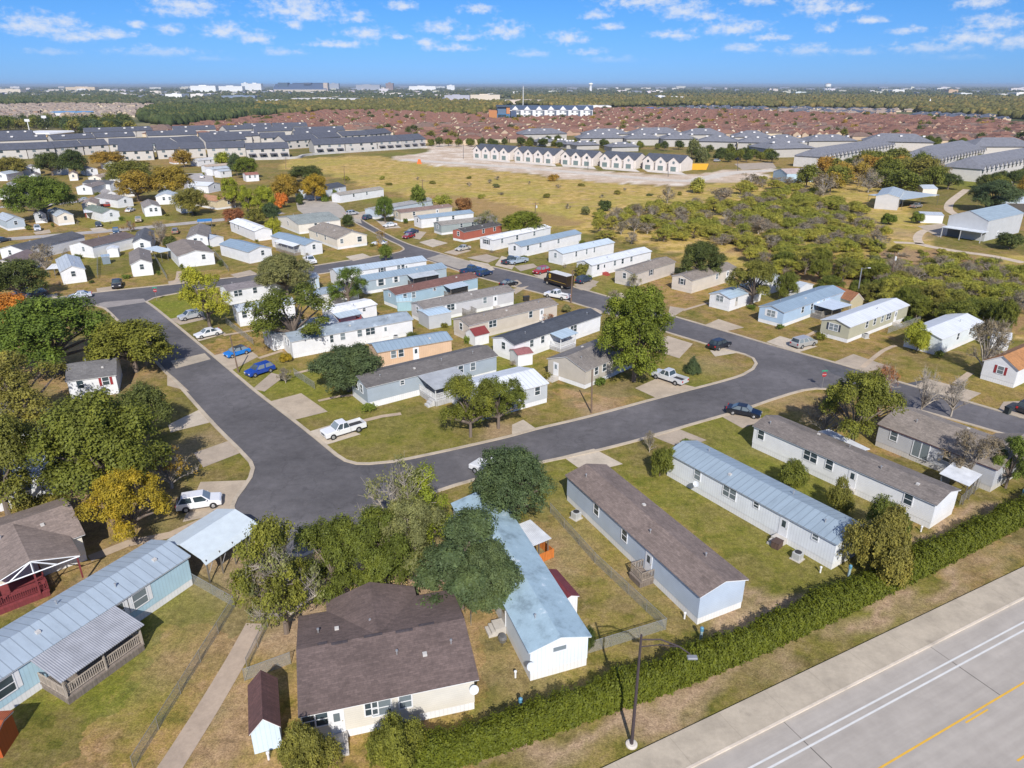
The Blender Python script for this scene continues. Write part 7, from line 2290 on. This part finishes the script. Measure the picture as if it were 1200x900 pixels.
BUILD = [('long white hospital like building on the left skyline', 226, 255, 100.5, 107.5, (.80, .80, .79)), ('second long white building on the left skyline', 258, 286, 101, 107, (.78, .78, .78)), ('tall white block rising above the left skyline', 285, 293, 94, 106, (.72, .74, .76)),
         ('white wing beside the tall skyline block', 293, 308, 98, 106.5, (.74, .74, .75)), ('long tan building at the far left skyline', 80, 114, 102, 106.5, (.62, .50, .36)), ('low pale building at the far left edge of the skyline', 0, 28, 104.5, 108.5, (.66, .58, .48)),
         ('white warehouse before the left skyline', 199, 218, 110, 116, (.80, .79, .77)), ('second white warehouse before the left skyline', 228, 243, 110, 115.5, (.76, .72, .68)), ('blue grey roofed depot left of the stadium', 264, 303, 112, 117, (.22, .27, .36)),
         ('white shed roof row below the stadium', 302, 345, 117, 121.5, (.70, .70, .72)), ('pale warehouse row below the stadium', 345, 420, 115, 120, (.62, .60, .60)), ('long cream wall building below the stadium', 390, 442, 113, 115.5, (.70, .63, .54)),
         ('dark red brown tower block on the middle skyline', 453, 461.5, 95.5, 106, (.26, .20, .20)), ('long white hall on the middle skyline', 480, 511, 101, 106, (.78, .78, .78)), ('white cube building on the middle skyline', 524, 533, 100, 105.5, (.76, .77, .78)),
         ('cream apartment blocks beyond the middle woods', 552, 586, 111, 118, (.66, .57, .46)), ('grey apartment blocks beyond the middle woods', 522, 551, 111.5, 118, (.42, .42, .48)), ('red roofed low hall beyond the middle woods', 506, 550, 117, 120, (.52, .40, .36)),
         ('long beige hall beyond the white apartments', 592, 640, 117, 121.5, (.64, .54, .44)), ('white low hall behind the water tower', 678, 714, 123.6, 127.5, (.76, .74, .72)), ('white school hall on the right horizon', 769, 777, 112, 116, (.78, .78, .78)),
         ('long low white hall right of the school hall', 777, 803, 113.2, 116.4, (.72, .71, .69)), ('white industrial hall on the far right', 1121, 1134, 109, 112.2, (.76, .77, .78)), ('orange roofed hall on the far right', 1108, 1119, 105, 109, (.58, .40, .26)),
         ('large white hall at the right edge of the skyline', 1185, 1205, 108.5, 113, (.80, .78, .74)), ('pale hall beside the right edge skyline', 1166, 1184, 110, 112.8, (.66, .64, .62)), ('white hall right of the second water tower', 1043, 1057, 105, 108.2, (.76, .75, .73)),
         ('low white hall left of the second water tower', 930, 942, 107.6, 110.4, (.66, .72, .72)), ('grey blocks right of the stadium', 386, 398, 97, 105, (.36, .38, .44)), ('grey domed hall right of the stadium', 418, 446, 99.5, 105.5, (.34, .36, .42))]
for (lab, x0, x1, yt, yb, c) in BUILD:
    building(lab, x0, x1, yt, yb, 60, c)
rb = random.Random(21)
for i in range(235):
    x = rb.uniform(-20, 1220) if i < 140 else rb.uniform(-20, 520)
    y = rb.uniform(102.6, 117 if x < 620 else 111)
    w_ = rb.uniform(3, 14)
    h_ = rb.uniform(1.0, 2.6)
    g = rb.uniform(.45, .8)
    building('small pale building scattered between far trees', x, x + w_, y - h_, y, 40, (g, g * rb.uniform(.88, 1), g * rb.uniform(.78, 1)) if rb.random() < .75 else (.22, .24, .30), group='small pale buildings in the distance')
# white school with tan wall behind the left townhouses
building('flat roofed tan and white school behind the left townhouses', 33, 74, 156, 163.5, 34, (.58, .42, .22), roof=(.80, .79, .77))
building('low blue flat roofed hall at the left edge', -10, 30, 156.5, 160.5, 20, (.10, .16, .32), roof=(.12, .2, .36))
building('long pale hall with blue fascia among the left trees', 66, 105, 131.5, 135.5, 24, (.70, .70, .72), roof=(.12, .3, .55))
# blue and orange clinic, with white apartments behind
t = thing('clinic_building', 'blue and orange modern building beside the white apartments', 'building', P(590, 142), .05)
L = (P(607, 142) - P(573, 142)).length
MB().box(-L * .5, -L * .22, 0, 26, 0, 13).build('wing', M('siding', (.48, .20, .07)), t)
MB().box(-L * .22, L * .22, -1, 26, 0, 9).build('hall', M('siding', (.05, .16, .30)), t)
MB().box(-L * .24, L * .3, -2.5, 27, 17, 19).build('roof', M('paint', (.05, .07, .10)), t)
MB().box(L * .1, L * .22, -1.4, 10, 9.002, 17).build('tower', M('siding', (.55, .22, .08)), t)
MB().box(-L * .2, L * .09, 0, 26, 9.002, 17).build('upper_hall', M('siding', (.10, .16, .24)), t)
MB().box(-L * .2, L * .09, -1.15, -1.004, 3, 8).build('window_band', M('glass', (.05, .07, .08)), t)
MB().box(L * .25, L * .45, -.5, 20, 0, 12).build('wing', M('siding', (.06, .09, .16)), t)
t = thing('apartment_building', 'white apartment building with dark blue gabled roof behind the suburb', 'apartments', P(583, 140), -.03)
L = (P(684, 138.4) - P(583, 140)).length
E_ = height_at(P(640, 139), 127.5)
MB().box(0, L, 0, 22, 0, E_).build('wall', M('siding', (.80, .80, .80)), t)
MB().prism([(-1, E_ + .02), (11, E_ + 5), (23, E_ + .02)], 'x', -1, L + 1).build('roof', M('shingle', (.06, .09, .15)), t)
for i in range(8):
    x = L * (i + .5) / 8
    MB().prism([(x - 4.5, E_ - .5), (x + 4.5, E_ - .5), (x, E_ + 4.2)], 'y', -1.2, 6).build('gable', M('siding', (.80, .80, .80)), t)
    for z in (1.2, E_ * .36, E_ * .68):
        for dx_ in (-3.2, 3.2):
            link('window', cached(('aw',), lambda: MB().box(-1.3, 1.3, -.12, .05, 0, 2.0).mesh('window')), GLASS, t, (x + dx_, 0, z))
    MB().box(x + 4.6, x + 7.4, -.4, -.006, .3, E_ * .9).build('recess_shade', M('paint', (.12, .14, .18)), t)  # flat dark strip, the shade of a balcony recess painted on
building('hall with a bright blue roof beyond the suburb', 759, 777, 127, 129.5, 40, (.3, .35, .45), roof=(.02, .20, .55))

# water towers
def wtower(label, x, yt, yb, bulb):
    p = P(x, yb)
    hh = height_at(p, yt)
    t = thing('water_tower', label, 'water tower', p)
    WT = M('paint', (.80, .80, .80))
    R = bulb
    if 'mushroom' in label:
        MB().lathe([(R * .62, 0), (R * .55, hh * .5), (R * .62, hh * .72)], 20).build('stem', WT, t)
        MB().lathe([(R * .62, hh * .72), (R, hh * .80), (R, hh * .90), (R * .8, hh * .965), (R * .3, hh)], 24).build('tank', WT, t, smooth=True)
    else:
        for k in range(6):
            a = k * math.pi / 3
            MB().tube([(R * 1.0 * math.cos(a), R * 1.0 * math.sin(a), 0), (R * .85 * math.cos(a), R * .85 * math.sin(a), hh * .58)], 1.3, 6).build('leg', M('paint', (.5, .55, .6)), t)
        MB().lathe([(2, 0), (2, hh * .6)], 8).build('riser', M('paint', (.5, .55, .6)), t)
        MB().lathe([(R * .7, hh * .56), (R, hh * .62), (R, hh * .9), (R * .5, hh * .97), (.5, hh)], 24).build('tank', WT, t)
        MB().lathe([(R * 1.01, hh * .90), (R * .55, hh * .975), (.6, hh * 1.01)], 24).build('roof', M('paint', (.3, .3, .33)), t)


wtower('white mushroom shaped water tower on the horizon', 692, 94.6, 107, 17)
wtower('white water tower on thin legs at the right horizon', 969, 97.4, 108, 20)
# stadium
p = P(352, 107.6)
d_ = PX(p)[2]
px = d_ / F
t = thing('stadium', 'huge football stadium tinted haze blue on the skyline', 'stadium', p, .03)
ST = M('siding', (.085, .12, .20))  # dark blue of the stands has the distance haze put into it
Lw = 62 * px
h1 = height_at(p, 98.2)
MB().prism([(-20, 0), (90, 0), (90, h1), (70, h1), (-10, h1 * .35)], 'x', -Lw / 2, Lw / 2).build('lower_stand', ST, t)
MB().prism([(60, h1 * .8), (130, h1), (130, h1 * 1.12), (110, h1 * 1.12)], 'x', -Lw * .20, Lw * .44).build('upper_stand', M('siding', (.06, .09, .16)), t)
MB().box(-Lw * .42, -Lw * .24, 20, 90, h1 * .5, height_at(p, 95.2)).build('end_stand', M('siding', (.07, .11, .17)), t)
MB().box(Lw * .05, Lw * .19, 40, 90, h1 * .9, height_at(p, 93.2)).build('press_box', M('siding', (.08, .10, .16)), t)
MB().box(-Lw * .48, Lw * .5, -24, -20.1, 0, h1 * .28).build('concourse', M('siding', (.55, .48, .40)), t)
MB().box(Lw * .44, Lw * .52, 0, 60, 0, height_at(p, 97)).build('end_tower', M('siding', (.5, .42, .36)), t)
# spire and mast, floodlights
p = P(1089, 122.5); hh = height_at(p, 115.4)
t = thing('spire', 'white pointed spire rising from the right woods', 'spire', p)
MB().box(-6, 6, -4, 4, 0, hh * .35).build('base', M('paint', (.74, .72, .7)), t)
MB().lathe([(2.6, hh * .35), (2.2, hh * .6), (.2, hh)], 6).build('steeple', M('paint', (.8, .79, .78)), t)
p = P(613, 134); hh = height_at(p, 101.5)
t = thing('radio_mast', 'thin white radio mast behind the white apartments', 'mast', p)
for sx, sy in ((-1, -1), (1, -1), (0, 1)):
    MB().tube([(sx * .9, sy * .9, 0), (sx * .35, sy * .35, hh)], .18, 5).build('leg', M('paint', (.75, .75, .75)), t)
for k in range(12):
    z = hh * (k + .5) / 12; w_ = 1 - .55 * (k + .5) / 12
    MB().tube([(-w_, -w_, z), (w_, -w_, z + 2), (0, w_, z + 4), (-w_, -w_, z + 6)], .1, 4).build('brace', M('paint', (.75, .75, .75)), t)
for x, yt, yb in ((34.5, 139.5, 153), (54.5, 135.5, 151)):
    p = P(x, yb); hh = height_at(p, yt)
    t = thing('floodlight_mast', 'white floodlight mast beside the tan school, ' + ('shorter left one' if x < 40 else 'taller right one'), 'floodlight', p)
    MB().tube([(0, 0, 0), (0, 0, hh)], [.5, .3], 8).build('pole', M('paint', (.78, .77, .74)), t)
    MB().box(-2.6, 2.6, -.2, .2, hh - 2.5, hh).build('lamp_panel', M('paint', (.7, .7, .7)), t)


# ------------------------------------------------------------------ air
mb = MB()
bpy.context.view_layer.update()
HAZE_TOP = 2 + max([H] + [(o.matrix_world @ Vector(c)).z for o in S.objects if o.type == 'MESH' for c in (o.bound_box[1], o.bound_box[6])])
print('HOME top', HAZE_TOP)
mb.add([(-90000, -75, -1), (90000, -75, -1), (90000, 60500, -1), (-90000, 60500, -1), (-90000, -75, HAZE_TOP), (90000, -75, HAZE_TOP), (90000, 60500, HAZE_TOP), (-90000, 60500, HAZE_TOP)],
       [(0, 3, 2, 1), (4, 5, 6, 7), (0, 1, 5, 4), (1, 2, 6, 5), (2, 3, 7, 6), (3, 0, 4, 7)])
hm = bpy.data.materials.new('haze')
hm.use_nodes = True
hn_ = hm.node_tree.nodes
hn_.clear()
ho = hn_.new('ShaderNodeOutputMaterial')
pv = hn_.new('ShaderNodeVolumePrincipled')
pv.inputs['Color'].default_value = (0.72, 0.86, 1.0, 1)
pv.inputs['Density'].default_value = 0.00006
pv.inputs['Anisotropy'].default_value = 0.2
hm.node_tree.links.new(pv.outputs[0], ho.inputs['Volume'])
tag(mb.build('haze', hm), kind='stuff')
